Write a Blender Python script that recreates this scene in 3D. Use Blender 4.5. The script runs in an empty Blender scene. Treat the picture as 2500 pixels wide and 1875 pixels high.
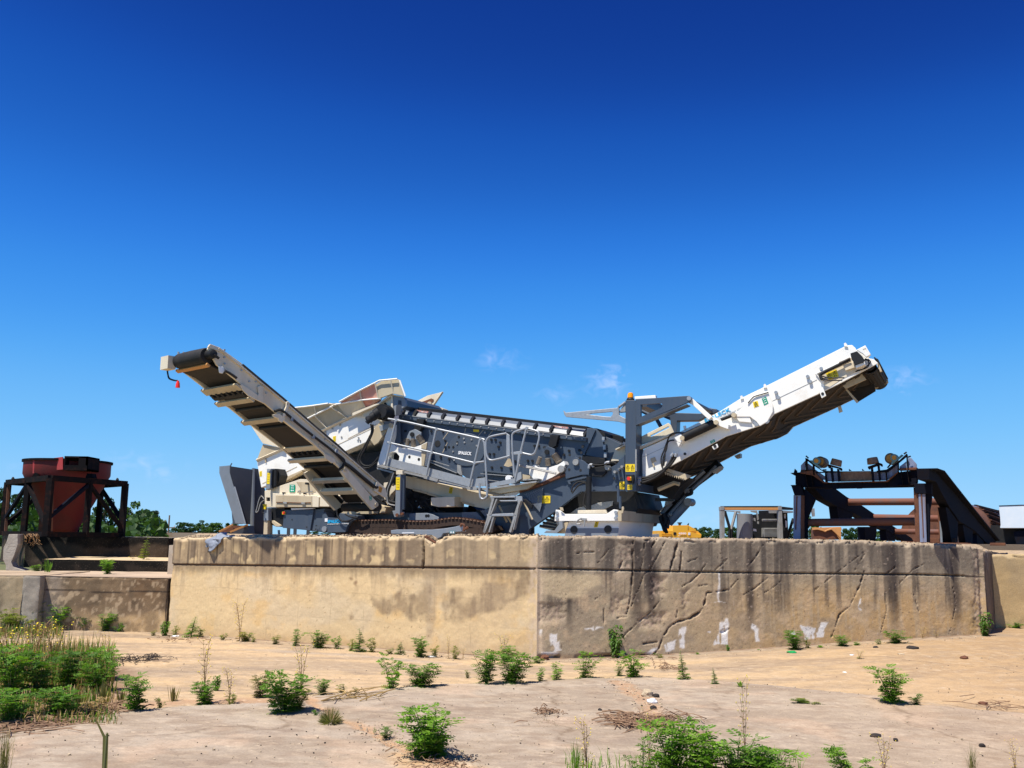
import bpy, bmesh, math, random
import numpy as np
from mathutils import Vector, Matrix, Euler, geometry
R = math.radians
sc = bpy.context.scene
COL = sc.collection
# ---------------------------------------------------------------- camera
EYE = 2.35
PITCH, ROLL, FPX = R(8.86), 0.014, 2400.0
cam_d = bpy.data.cameras.new('camera'); cam = bpy.data.objects.new('camera', cam_d); COL.objects.link(cam)
CM = Euler((R(90)+PITCH, 0, 0)).to_matrix() @ Matrix.Rotation(ROLL, 3, 'Z')
cam.matrix_world = Matrix.Translation((0, 0, EYE)) @ CM.to_4x4()
cam_d.sensor_width = 36.0; cam_d.lens = 36.0*FPX/2500.0
cam_d.clip_start = 0.05; cam_d.clip_end = 5000
sc.camera = cam
# ---------------------------------------------------------------- sun and sky
SUN_AZ = Vector((-0.71, -0.70, 0)).normalized(); SUN_EL = R(65)
to_sun = SUN_AZ*math.cos(SUN_EL) + Vector((0, 0, math.sin(SUN_EL)))
sun_d = bpy.data.lights.new('sun', 'SUN'); sun = bpy.data.objects.new('sun', sun_d); COL.objects.link(sun)
sun_d.energy = 5.0; sun_d.angle = R(0.5); sun_d.color = (1.0, 0.94, 0.83)
sun.rotation_euler = to_sun.to_track_quat('Z', 'Y').to_euler(); sun.location = (0, 0, 30)
world = bpy.data.worlds.new('World'); sc.world = world; world.use_nodes = True
nt = world.node_tree; nt.nodes.clear()
def N(nt, t, **k):
    n = nt.nodes.new(t)
    for a, b in k.items():
        if a[0] == '_': n.inputs[int(a[1:])].default_value = b
        else: setattr(n, a, b)
    return n
def L(nt, a, b, i=0, o=0): nt.links.new(a.outputs[o], b.inputs[i])
def M(nt, op, a, b=None, c=None, clamp=False):
    n = nt.nodes.new('ShaderNodeMath'); n.operation = op; n.use_clamp = clamp
    for i, v in enumerate((a, b, c)):
        if v is None: continue
        if isinstance(v, (int, float)): n.inputs[i].default_value = v
        else: nt.links.new(v, n.inputs[i])
    return n.outputs[0]
def MIX(nt, f, a, b, mode='MIX'):
    n = nt.nodes.new('ShaderNodeMix'); n.data_type = 'RGBA'; n.blend_type = mode
    for i, v in ((0, f), (6, a), (7, b)):
        if hasattr(v, 'links') or hasattr(v, 'is_linked'): nt.links.new(v, n.inputs[i])
        elif isinstance(v, (int, float)): n.inputs[i].default_value = v
        else: n.inputs[i].default_value = (*v, 1)
    return n.outputs[2]
sky = N(nt, 'ShaderNodeTexSky', sky_type='NISHITA'); sky.sun_disc = False
sky.sun_elevation = SUN_EL; sky.sun_rotation = math.atan2(SUN_AZ.x, SUN_AZ.y)
sky.altitude = 2000; sky.air_density = 0.7; sky.dust_density = 0.0; sky.ozone_density = 8.0
mul = N(nt, 'ShaderNodeVectorMath', operation='SCALE'); mul.inputs['Scale'].default_value = 0.12; L(nt, sky, mul)
crv = N(nt, 'ShaderNodeRGBCurve'); nt.links.new(mul.outputs[0], crv.inputs[1])
for ch, pts_ in ((0, ((.05, .005), (.066, .012), (.10, .050), (.174, .165), (.373, .32), (.58, .38), (1, .40))),
                 (1, ((.10, .036), (.136, .105), (.17, .20), (.21, .30), (.343, .50), (.63, .65), (.81, .70), (1, .72))),
                 (2, ((.25, .28), (.318, .50), (.47, .86), (.68, .96), (.94, .99), (1, .995)))):
    cu = crv.mapping.curves[ch]
    for q in pts_[:-1]: cu.points.new(*q)
    cu.points[-1].location = pts_[-1]
crv.mapping.update()
gam = N(nt, 'ShaderNodeVectorMath', operation='SCALE'); gam.inputs['Scale'].default_value = .71/.12; nt.links.new(crv.outputs[0], gam.inputs[0])
tc = N(nt, 'ShaderNodeTexCoord')
def ray(px, py):
    v = CM @ Vector(((px-1250)/FPX, (937.5-py)/FPX, -1.0)); return v
skyc = gam.outputs[0]
nz = N(nt, 'ShaderNodeTexNoise'); nz.inputs['Scale'].default_value = 60; nz.inputs['Detail'].default_value = 7; nz.inputs['Distortion'].default_value = 1.0
mp = N(nt, 'ShaderNodeMapping'); mp.inputs['Scale'].default_value = (1, 1, 1.6)
L(nt, tc, mp, 0, 0); nt.links.new(tc.outputs['Generated'], mp.inputs[0]); L(nt, mp, nz)
for (px, py, sx, sz, am) in [(a_, b_, c_*1.7, e_*1.5, f_) for (a_, b_, c_, e_, f_) in ((345, 1130, .030, .011, .2), (395, 1158, .022, .010, .17), (1198, 875, .014, .012, .22), (1355, 965, .018, .010, .18),
                             (1480, 935, .022, .017, .34), (1500, 920, .010, .02, .2), (2190, 928, .024, .013, .30), (1250, 880, .016, .014, .12), (80, 1148, .022, .009, .22), (1740, 1265, .03, .012, .12))]:
    c = ray(px, py).normalized()
    v = N(nt, 'ShaderNodeVectorMath', operation='SUBTRACT'); nt.links.new(tc.outputs['Generated'], v.inputs[0]); v.inputs[1].default_value = c
    v2 = N(nt, 'ShaderNodeVectorMath', operation='MULTIPLY'); L(nt, v, v2); v2.inputs[1].default_value = (1/sx, 1/sx, 1/sz)
    v3 = N(nt, 'ShaderNodeVectorMath', operation='LENGTH'); L(nt, v2, v3)
    m = M(nt, 'SUBTRACT', 1.0, v3.outputs['Value'], clamp=True)
    m = M(nt, 'ADD', m, M(nt, 'MULTIPLY', M(nt, 'SUBTRACT', nz.outputs[0], .58), 3.2))
    m = M(nt, 'MULTIPLY', M(nt, 'MULTIPLY', m, M(nt, 'GREATER_THAN', 1.0, v3.outputs['Value'])), am*.45, clamp=True)
    m = M(nt, 'MULTIPLY', m, M(nt, 'SUBTRACT', 1.0, v3.outputs['Value'], clamp=True)); m = M(nt, 'MULTIPLY', m, 2.2, clamp=True)
    skyc = MIX(nt, m, skyc, (4.6, 5.2, 7.6))
bg = N(nt, 'ShaderNodeBackground'); nt.links.new(skyc, bg.inputs[0]); bg.inputs[1].default_value = 0.12
wo = N(nt, 'ShaderNodeOutputWorld'); L(nt, bg, wo)
sc.view_settings.view_transform = 'Standard'; sc.view_settings.look = 'None'
sc.view_settings.exposure = 0.5; sc.view_settings.gamma = 1.0
sc.render.resolution_x = 1024; sc.render.resolution_y = 768
# ---------------------------------------------------------------- helpers
rnd = random.Random(7)
def tag(o, label, cat, group=None, kind=None):
    o['label'] = label; o['category'] = cat
    if group: o['group'] = group
    if kind: o['kind'] = kind
    return o
OFF = {}
def root(name, loc, label, cat, group=None):
    o = bpy.data.objects.new(name, None); COL.objects.link(o); o.location = loc; o.empty_display_size = .3
    OFF[o.name] = Vector(loc); return tag(o, label, cat, group)
def link(name, me, mats, parent=None):
    o = bpy.data.objects.new(name, me); COL.objects.link(o)
    for m in (mats if isinstance(mats, (list, tuple)) else [mats]): me.materials.append(m)
    if parent is not None:
        o.parent = parent; OFF[o.name] = OFF[parent.name]
    return o
def mk(name, vs, fs, mat, parent=None, smooth=False, fix=True):
    off = OFF[parent.name] if parent is not None else Vector((0, 0, 0))
    me = bpy.data.meshes.new(name)
    me.from_pydata([tuple(Vector(v)-off) for v in vs], [], fs)
    if fix:
        bm = bmesh.new(); bm.from_mesh(me); bmesh.ops.recalc_face_normals(bm, faces=bm.faces); bm.to_mesh(me); bm.free()
    if smooth:
        me.polygons.foreach_set('use_smooth', [True]*len(me.polygons))
        try: me.set_sharp_from_angle(angle=R(40))
        except Exception: pass
    me.update()
    return link(name, me, mat, parent)
class G:
    """collects geometry for one mesh object"""
    K = 1.0
    def __init__(s): s.v = []; s.f = []
    def add(s, vs, fs):
        b = len(s.v); s.v += [Vector(v) for v in vs]; s.f += [tuple(i+b for i in f) for f in fs]; return s
    def box(s, p, ax, ay, az):          # corner p and three edge vectors
        p = Vector(p); c = [p, p+ax, p+ax+ay, p+ay, p+az, p+ax+az, p+ax+ay+az, p+ay+az]
        return s.add(c, [(0,3,2,1), (4,5,6,7), (0,1,5,4), (1,2,6,5), (2,3,7,6), (3,0,4,7)])
    def abox(s, x0, x1, y0, y1, z0, z1): return s.box((x0, y0, z0), Vector((x1-x0, 0, 0)), Vector((0, y1-y0, 0)), Vector((0, 0, z1-z0)))
    def beam(s, a, b, w, h, up=Vector((0, 0, 1))):   # rectangular bar from a to b
        w *= G.K; h *= G.K; a = Vector(a); b = Vector(b); t = (b-a).normalized(); sd = t.cross(up)
        if sd.length < 1e-3: sd = t.cross(Vector((0, 1, 0)))
        sd.normalize(); n = sd.cross(t).normalized()
        return s.box(a - sd*w/2 - n*h/2, b-a, sd*w, n*h)
    def tube(s, pts, r, n=8, cap=True, r1=None):
        pts = [Vector(p) for p in pts]; k = len(pts); b = len(s.v); prev = None
        for i, p in enumerate(pts):
            t = (pts[min(i+1, k-1)] - pts[max(i-1, 0)]).normalized()
            if prev is None:
                a = t.cross(Vector((0, 0, 1)));  a = t.cross(Vector((0, 1, 0))) if a.length < .05 else a
            else: a = prev - t*prev.dot(t)
            a.normalize(); prev = a; c = t.cross(a); rr = r if r1 is None else r + (r1-r)*i/(k-1)
            if isinstance(r, (list, tuple)): rr = r[i]
            rr *= G.K
            for j in range(n):
                q = 2*math.pi*j/n; s.v.append(p + a*math.cos(q)*rr + c*math.sin(q)*rr)
        for i in range(k-1):
            for j in range(n):
                j2 = (j+1) % n; s.f.append((b+i*n+j, b+i*n+j2, b+(i+1)*n+j2, b+(i+1)*n+j))
        if cap:
            s.f.append(tuple(b+j for j in range(n))[::-1]); s.f.append(tuple(b+(k-1)*n+j for j in range(n)))
        return s
    def lathe(s, a, b, prof, n=24):    # prof: (t along a->b in 0..1, radius)
        a = Vector(a); b = Vector(b)
        t = (b-a).normalized(); x = t.cross(Vector((0, 0, 1))); x = t.cross(Vector((0, 1, 0))) if x.length < .05 else x
        x.normalize(); y = t.cross(x); base = len(s.v)
        for (q, r) in prof:
            r *= G.K
            for j in range(n):
                w = 2*math.pi*j/n; s.v.append(a+(b-a)*q + x*math.cos(w)*r + y*math.sin(w)*r)
        for i in range(len(prof)-1):
            for j in range(n):
                j2 = (j+1) % n; s.f.append((base+i*n+j, base+i*n+j2, base+(i+1)*n+j2, base+(i+1)*n+j))
        s.f.append(tuple(base+j for j in range(n))[::-1]); s.f.append(tuple(base+(len(prof)-1)*n+j for j in range(n)))
        return s
    def prism(s, near, th, holes=()):   # near: list of 3D points, th: vector; holes: lists of 3D points
        near = [Vector(p) for p in near]; loops = [near]+[[Vector(p) for p in h] for h in holes]
        allp = [p for l in loops for p in l]; n = len(allp); b = len(s.v)
        s.v += allp + [p+th for p in allp]
        if holes:
            tr = geometry.tessellate_polygon(loops)
            for t in tr: s.f.append(tuple(b+i for i in t)); s.f.append(tuple(b+n+i for i in t)[::-1])
        else:
            s.f.append(tuple(b+i for i in range(n))); s.f.append(tuple(b+n+i for i in range(n))[::-1])
        o = 0
        for l in loops:
            m = len(l)
            for i in range(m):
                j = (i+1) % m; s.f.append((b+o+i, b+o+j, b+n+o+j, b+n+o+i))
            o += m
        return s
    def build(s, name, mat, parent=None, smooth=False, fix=True): return mk(name, s.v, s.f, mat, parent, smooth, fix)
# pixel of the photograph -> point on a real vertical or horizontal plane
E0 = Vector((0, 0, EYE))
def hit(px, py, P, n):
    d = ray(px, py); t = (Vector(P)-E0).dot(n)/d.dot(n); return E0 + d*t
def hgt(x, y):       # the floor rises gently towards the right end of the wall
    f = lambda a, b, v: (lambda t: t*t*(3-2*t))(np.clip((v-a)/(b-a), 0, 1))
    return .40*f(.8, 11, x)*f(11, 20, y)
def PG(px, py, z=None):
    if z is not None: return hit(px, py, (0, 0, z), Vector((0, 0, 1)))
    z = 0.0
    for _ in range(25): p = hit(px, py, (0, 0, z), Vector((0, 0, 1))); z = z*.4+.6*float(hgt(p.x, p.y))
    return p
def PY(px, py, Y): return hit(px, py, (0, Y, 0), Vector((0, 1, 0)))
class Fr:
    def __init__(s, px0, Y0, ang):
        s.a = R(ang); s.u = Vector((math.cos(s.a), -math.sin(s.a), 0)); s.w = Vector((math.sin(s.a), math.cos(s.a), 0))
        s.P = PY(px0, 1300, Y0)
    def pt(s, px, py, d=0.0): return hit(px, py, s.P + s.w*d, s.w)
    def pts(s, l, d=0.0): return [s.pt(p[0], p[1], p[2] if len(p) > 2 else d) for p in l]
ZM = {'0': (0, 0, 1), '1': (370, 800, 3.13), '2': (880, 920, 3.687), '3': (1340, 920, 4.046), '4': (1640, 820, 3.77), '5': (1740, 1080, 2.911), '6': (0, 1080, 3.457),
      'A': (620, 1120, 6.144), 'B': (940, 1130, 6.144), 'C': (1280, 1130, 5.027), 'D': (2160, 1180, 6.506), 'E': (1740, 1180, 4.424),
      'F': (1900, 1090, 6.506), 'G': (860, 900, 8.508), 'H': (1380, 1000, 8.296), 'J': (400, 1290, 4.424), 'K': (1300, 1290, 3.687)}
def Z(k, *l):        # crop coordinates -> photograph pixels; l = flat x,y,x,y...
    ox, oy, s = ZM[k]
    return [(ox+l[i]/s, oy+l[i+1]/s) for i in range(0, len(l), 2)]
# ---------------------------------------------------------------- materials
def mat(name, base, rough=.6, metal=0.0, var=None, vs=3.0, amt=.5, bump=0.0, bs=60.0, spec=.4, fine=None, streak=False, thr=(.45, .7)):
    m = bpy.data.materials.new(name); m.use_nodes = True; t = m.node_tree; b = t.nodes['Principled BSDF']
    b.inputs['Roughness'].default_value = rough; b.inputs['Metallic'].default_value = metal; b.inputs['Specular IOR Level'].default_value = spec
    c = base; tcx = N(t, 'ShaderNodeTexCoord'); co = tcx.outputs['Object']
    if streak:
        mpp = N(t, 'ShaderNodeMapping'); mpp.inputs['Scale'].default_value = (1, 1, .12); t.links.new(co, mpp.inputs[0]); cs = mpp.outputs[0]
    else: cs = co
    out = None
    if var is not None:
        n = N(t, 'ShaderNodeTexNoise'); n.inputs['Scale'].default_value = vs; n.inputs['Detail'].default_value = 8; n.inputs['Roughness'].default_value = .65
        t.links.new(cs, n.inputs[0])
        mr = N(t, 'ShaderNodeMapRange'); L(t, n, mr); mr.inputs[1].default_value = thr[0]; mr.inputs[2].default_value = thr[1]; mr.inputs[4].default_value = amt
        out = MIX(t, mr.outputs[0], c, var)
    if fine is not None:
        n = N(t, 'ShaderNodeTexNoise'); n.inputs['Scale'].default_value = 90; n.inputs['Detail'].default_value = 4; t.links.new(co, n.inputs[0])
        mr = N(t, 'ShaderNodeMapRange'); L(t, n, mr); mr.inputs[1].default_value = .5; mr.inputs[2].default_value = .75; mr.inputs[4].default_value = .6
        out = MIX(t, mr.outputs[0], out if out is not None else c, fine)
    if out is not None:
        t.links.new(out, b.inputs[0])
    else: b.inputs[0].default_value = (*base, 1)
    if bump:
        n = N(t, 'ShaderNodeTexNoise'); n.inputs['Scale'].default_value = bs; n.inputs['Detail'].default_value = 6; t.links.new(co, n.inputs[0])
        bp = N(t, 'ShaderNodeBump'); bp.inputs['Strength'].default_value = bump; bp.inputs['Distance'].default_value = .02
        L(t, n, bp, 'Height'); L(t, bp, b, 'Normal')
    return m
def leafmat(name, a, b2, tr=.35, sc_=4.0):
    m = bpy.data.materials.new(name); m.use_nodes = True; t = m.node_tree; t.nodes.clear()
    g = N(t, 'ShaderNodeNewGeometry'); n = N(t, 'ShaderNodeTexNoise'); n.inputs['Scale'].default_value = sc_; n.inputs['Detail'].default_value = 3
    L(t, g, n, 0, 0); mr = N(t, 'ShaderNodeMapRange'); L(t, n, mr); mr.inputs[1].default_value = .35; mr.inputs[2].default_value = .65
    c = MIX(t, mr.outputs[0], a, b2)
    wn = N(t, 'ShaderNodeTexWhiteNoise'); wn.noise_dimensions = '1D'; t.links.new(g.outputs['Random Per Island'], wn.inputs['W'])
    c2 = MIX(t, wn.outputs[0], (.6, .6, .6), (1.35, 1.3, 1.2)); c = MIX(t, 1.0, c, c2, 'MULTIPLY')
    d = N(t, 'ShaderNodeBsdfPrincipled'); d.inputs['Roughness'].default_value = .55; d.inputs['Specular IOR Level'].default_value = .3; tl = N(t, 'ShaderNodeBsdfTranslucent')
    t.links.new(c, d.inputs[0]); cc = MIX(t, 1.0, c, (1.3, 1.5, .5), 'MULTIPLY'); t.links.new(cc, tl.inputs[0])
    mx = N(t, 'ShaderNodeMixShader'); mx.inputs[0].default_value = tr; L(t, d, mx, 1); L(t, tl, mx, 2)
    o = N(t, 'ShaderNodeOutputMaterial'); L(t, mx, o); return m
MT = dict(
 cream=mat('cream_paint', (.74, .65, .49), .45, var=(.40, .29, .17), vs=1.6, amt=.40, fine=(.55, .45, .32), streak=True, bump=.05),
 white=mat('white_paint', (.86, .84, .78), .4, var=(.55, .46, .34), vs=2.2, amt=.35, bump=.04, thr=(.55, .75)),
 dusty=mat('dusty_cream', (.52, .43, .29), .6, var=(.33, .25, .15), vs=3, amt=.55, streak=True, bump=.1),
 pink=mat('faded_red_paint', (.72, .30, .22), .5, var=(.70, .56, .42), vs=2.0, amt=.8),
 slate=mat('slate_paint', (.050, .070, .105), .38, var=(.12, .13, .14), vs=2.5, amt=.45, fine=(.08, .10, .125), streak=True, bump=.05, thr=(.45, .8)),
 slate2=mat('slate_frame_paint', (.065, .085, .115), .4, var=(.10, .11, .12), vs=4, amt=.5, bump=.03),
 slatelite=mat('light_slate_paint', (.20, .23, .27), .45, var=(.28, .28, .27), vs=5, amt=.5, streak=True),
 dark=mat('black_steel', (.010, .011, .013), .6, var=(.030, .026, .024), vs=6, amt=.5, bump=.1, spec=.3),
 rubber=mat('black_rubber', (.014, .014, .014), .75, var=(.04, .032, .028), vs=3, amt=.7, bump=.15),
 belt=mat('belt_underside', (.036, .029, .025), .85, var=(.028, .024, .022), vs=2.5, amt=.8, bump=.2),
 cleat=mat('belt_cleat', (.10, .072, .05), .9, var=(.07, .05, .035), vs=8, amt=.7, bump=.3),
 galv=mat('galvanised_steel', (.36, .38, .40), .42, .35, var=(.27, .28, .29), vs=14, amt=.7, fine=(.46, .47, .48)),
 galv2=mat('weathered_galvanised', (.36, .36, .35), .5, .3, var=(.24, .21, .17), vs=8, amt=.7),
 rust=mat('rusty_steel', (.15, .058, .030), .9, var=(.045, .024, .020), vs=3, amt=.8, fine=(.22, .10, .05), bump=.35, bs=40),
 rustred=mat('rusty_red_pipe', (.165, .055, .030), .75, var=(.09, .075, .075), vs=3.5, amt=.75, fine=(.22, .10, .05), bump=.2),
 rustblue=mat('skylit_rusty_steel', (.22, .25, .36), .45, .1, var=(.16, .09, .06), vs=4, amt=.7, streak=True, bump=.1, thr=(.5, .62)),  # rustblue: rusty steel with reflected sky light put into its blue tone
 bluesteel=mat('shaded_blue_steel', (.008, .010, .018), .95, 0, var=(.014, .010, .009), vs=3.5, amt=.8, bump=.15, spec=.05),  # bluesteel: the same steel made near-black to carry shade on webs and chords
 redcone=mat('red_oxide_paint', (.15, .010, .010), .7, var=(.075, .014, .012), vs=2, amt=.7, fine=(.20, .05, .035), bump=.08),
 redlite=mat('faded_red_oxide', (.40, .045, .045), .6, var=(.30, .07, .055), vs=2, amt=.6),
 darkrust=mat('dark_rusty_frame', (.009, .008, .009), .95, var=(.055, .022, .014), vs=5, amt=.75, bump=.3, thr=(.5, .75), spec=.08),
 bingrey=mat('lit_bin_paint', (.17, .19, .22), .5, var=(.14, .15, .16), vs=4, amt=.6),  # bingrey: lit tone of the bin's grey paint, for its sun-facing end
 bindark=mat('shaded_bin_paint', (.045, .052, .070), .55, var=(.07, .07, .075), vs=3, amt=.6),  # bindark: same grey paint with shade put into its colour
 panel=mat('blue_grey_panel', (.125, .148, .18), .4, var=(.17, .175, .18), vs=4, amt=.6, bump=.03), shade=mat('shaded_cream_paint', (.50, .43, .30), .5, var=(.38, .31, .2), vs=2, amt=.5), mark=mat('dim_print', (.20, .14, .01), .6),  # shade: cream darkened to carry the shade on the outward-leaning wings
 yellow=mat('yellow_sticker', (.85, .62, .02), .5), black=mat('black_print', (.02, .02, .02), .6),
 bluet=mat('blue_lettering', (.02, .40, .75), .5), whitet=mat('white_lettering', (.85, .85, .85), .5), greyt=mat('grey_lettering', (.40, .42, .44), .5),
 green=mat('green_sticker', (.0, .30, .17), .5), amber=mat('amber_lens', (.95, .32, .0), .25), redp=mat('red_plastic', (.75, .03, .02), .35),
 exc=mat('yellow_excavator_paint', (.85, .44, .03), .5, var=(.70, .34, .04), vs=1.5, amt=.5),
 teal=mat('teal_bearing_paint', (.10, .24, .26), .5, var=(.2, .2, .18), vs=20, amt=.5), ochre=mat('ochre_rust', (.58, .27, .04), .7, var=(.35, .15, .04), vs=20, amt=.7),
 brownroll=mat('brown_roller', (.17, .095, .055), .6, var=(.32, .19, .10), vs=9, amt=.8),
 pipegrey=mat('grey_pipe', (.22, .23, .25), .5, var=(.30, .30, .31), vs=3, amt=.5), skypaint=mat('pale_blue_panel', (.62, .70, .76), .5, var=(.72, .76, .78), vs=2, amt=.6),
 cloth=mat('grey_cloth', (.24, .27, .33), .9, var=(.18, .20, .25), vs=12, amt=.6, bump=.2, bs=200), orange=mat('orange_primer', (.62, .29, .09), .7, var=(.42, .22, .10), vs=5, amt=.6),
 wood=mat('weathered_pole', (.22, .17, .12), .9, var=(.12, .09, .07), vs=8, amt=.6), bark=mat('bark', (.10, .075, .05), .9),
 stem=mat('plant_stem', (.12, .13, .045), .8), drystem=mat('dry_stem', (.26, .15, .07), .9), twig=mat('dry_twig', (.22, .13, .08), .9, var=(.36, .25, .15), vs=12, amt=.7),
 leaf=leafmat('leaf_green', (.075, .18, .02), (.14, .27, .035), .42), leafb=leafmat('leaf_bright', (.10, .23, .02), (.20, .35, .045), .42), leafd=leafmat('leaf_dark', (.06, .14, .02), (.10, .20, .03), .4),
 leafy=leafmat('leaf_yellowing', (.24, .25, .045), (.13, .20, .035)), leafo=leafmat('leaf_olive', (.16, .17, .06), (.24, .21, .08)),
 petal=mat('yellow_petal', (.85, .66, .03), .6), straw=leafmat('dry_straw', (.42, .30, .13), (.30, .20, .09), .2),
 crown=leafmat('crown_dark', (.022, .055, .014), (.045, .10, .022), .25, .35), crownb=leafmat('crown_green', (.045, .10, .018), (.085, .17, .03), .25, .35), pine=leafmat('crown_pine', (.016, .038, .018), (.032, .065, .026), .15, .5),
 stone=mat('pale_stone', (.50, .40, .27), .9, var=(.30, .22, .15), vs=10, amt=.7, bump=.4), clod=mat('dark_clod', (.035, .028, .025), .9, bump=.5), glass=mat('green_glass', (.02, .35, .10), .15), paper=mat('white_scrap', (.75, .76, .78), .7),
)
# ---------------------------------------------------------------- noise for numpy surfaces
def vnoise(x, y, seed=0):
    xi = np.floor(x).astype(np.int64); yi = np.floor(y).astype(np.int64); fx = x-xi; fy = y-yi
    fx = fx*fx*(3-2*fx); fy = fy*fy*(3-2*fy)
    def h(a, b):
        n = (a*374761393 + b*668265263 + seed*1442695041) & 0x7fffffff
        n = ((n ^ (n >> 13))*1274126177) & 0x7fffffff; n = (n ^ (n >> 16)) & 0xffff
        return n/65535.0
    return (h(xi, yi)*(1-fx)+h(xi+1, yi)*fx)*(1-fy) + (h(xi, yi+1)*(1-fx)+h(xi+1, yi+1)*fx)*fy
def fbm(x, y, o=4, seed=0, g=.5):
    s = 0; a = 1; t = 0
    for i in range(o): s = s + a*vnoise(x*2**i, y*2**i, seed+i*17); t += a; a *= g
    return s/t
def sstep(a, b, x): t = np.clip((x-a)/(b-a), 0, 1); return t*t*(3-2*t)
def segdist(x, y, pts):      # distance to a polyline and arc parameter
    best = np.full(x.shape, 1e9); tt = np.zeros(x.shape); n = len(pts)-1
    for i in range(n):
        ax, ay = pts[i][:2]; bx, by = pts[i+1][:2]; dx, dy = bx-ax, by-ay; l = dx*dx+dy*dy+1e-12
        t = np.clip(((x-ax)*dx+(y-ay)*dy)/l, 0, 1); d = np.hypot(x-ax-dx*t, y-ay-dy*t)
        m = d < best; best = np.where(m, d, best); tt = np.where(m, (i+t)/n, tt)
    return best, tt
def inpoly(x, y, pts):
    c = np.zeros(x.shape, bool); n = len(pts)
    for i in range(n):
        x0, y0 = pts[i][:2]; x1, y1 = pts[(i+1) % n][:2]
        m = ((y0 > y) != (y1 > y)) & (x < (x1-x0)*(y-y0)/((y1-y0) if y1 != y0 else 1e-9)+x0); c ^= m
    return c
def polymask(x, y, pts, soft):       # soft polygon mask
    d, _ = segdist(x, y, list(pts)+[pts[0]]); s = np.where(inpoly(x, y, pts), d, -d); return sstep(-soft, soft, s)
def gridmesh(name, V, C, mats, nr, nc, parent=None, smooth=True):
    """V (nr,nc,3) world points, C (nr,nc,3) colours"""
    off = OFF[parent.name] if parent is not None else Vector((0, 0, 0))
    V = V.reshape(-1, 3) - np.array(off); me = bpy.data.meshes.new(name)
    idx = np.arange(nr*nc).reshape(nr, nc); f = np.stack([idx[:-1, :-1], idx[:-1, 1:], idx[1:, 1:], idx[1:, :-1]], -1).reshape(-1, 4)
    me.vertices.add(len(V)); me.vertices.foreach_set('co', V.astype(np.float32).ravel())
    me.loops.add(f.size); me.loops.foreach_set('vertex_index', f.astype(np.int32).ravel())
    me.polygons.add(len(f)); me.polygons.foreach_set('loop_start', (np.arange(len(f))*4).astype(np.int32))
    me.update(calc_edges=True); me.polygons.foreach_set('use_smooth', np.ones(len(f), bool))
    if C is not None:
        a = me.color_attributes.new('Col', 'FLOAT_COLOR', 'POINT')
        a.data.foreach_set('color', np.concatenate([C.reshape(-1, 3), np.ones((len(V), 1))], 1).astype(np.float32).ravel())
    me.update(); return link(name, me, mats, parent)
def concmat(name, speck=.5, bump=.5, rough=.9, gscale=38.0):
    m = bpy.data.materials.new(name); m.use_nodes = True; t = m.node_tree; b = t.nodes['Principled BSDF']
    b.inputs['Roughness'].default_value = rough; b.inputs['Specular IOR Level'].default_value = .12
    at = N(t, 'ShaderNodeAttribute'); at.attribute_name = 'Col'; g = N(t, 'ShaderNodeNewGeometry')
    n = N(t, 'ShaderNodeTexNoise'); n.inputs['Scale'].default_value = gscale; n.inputs['Detail'].default_value = 6; n.inputs['Roughness'].default_value = .7; t.links.new(g.outputs['Position'], n.inputs[0])
    mr = N(t, 'ShaderNodeMapRange'); L(t, n, mr); mr.inputs[1].default_value = .3; mr.inputs[2].default_value = .7; mr.inputs[3].default_value = 1-speck*.55; mr.inputs[4].default_value = 1+speck*.5
    vv = N(t, 'ShaderNodeCombineColor')
    for i in range(3): t.links.new(mr.outputs[0], vv.inputs[i])
    c = MIX(t, 1.0, at.outputs[0], vv.outputs[0], 'MULTIPLY')
    vo = N(t, 'ShaderNodeTexVoronoi'); vo.inputs['Scale'].default_value = 42; t.links.new(g.outputs['Position'], vo.inputs[0])
    k = M(t, 'LESS_THAN', vo.outputs['Distance'], .22)
    sp = N(t, 'ShaderNodeSeparateColor'); t.links.new(vo.outputs['Color'], sp.inputs[0])
    kk = M(t, 'MULTIPLY', k, M(t, 'GREATER_THAN', sp.outputs[0], .72))
    c = MIX(t, M(t, 'MULTIPLY', kk, speck*.8), c, MIX(t, sp.outputs[1], (.12, .08, .06), (.62, .50, .38)))
    t.links.new(c, b.inputs[0])
    bp = N(t, 'ShaderNodeBump'); bp.inputs['Strength'].default_value = bump; bp.inputs['Distance'].default_value = .015; L(t, n, bp, 'Height'); L(t, bp, b, 'Normal')
    return m
MT['conc'] = concmat('stained_concrete', .45, .3, gscale=55); MT['concL'] = concmat('smooth_stained_concrete', .16, .25, gscale=22); MT['ground'] = concmat('sandy_concrete', .34, .35, gscale=34)
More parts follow.
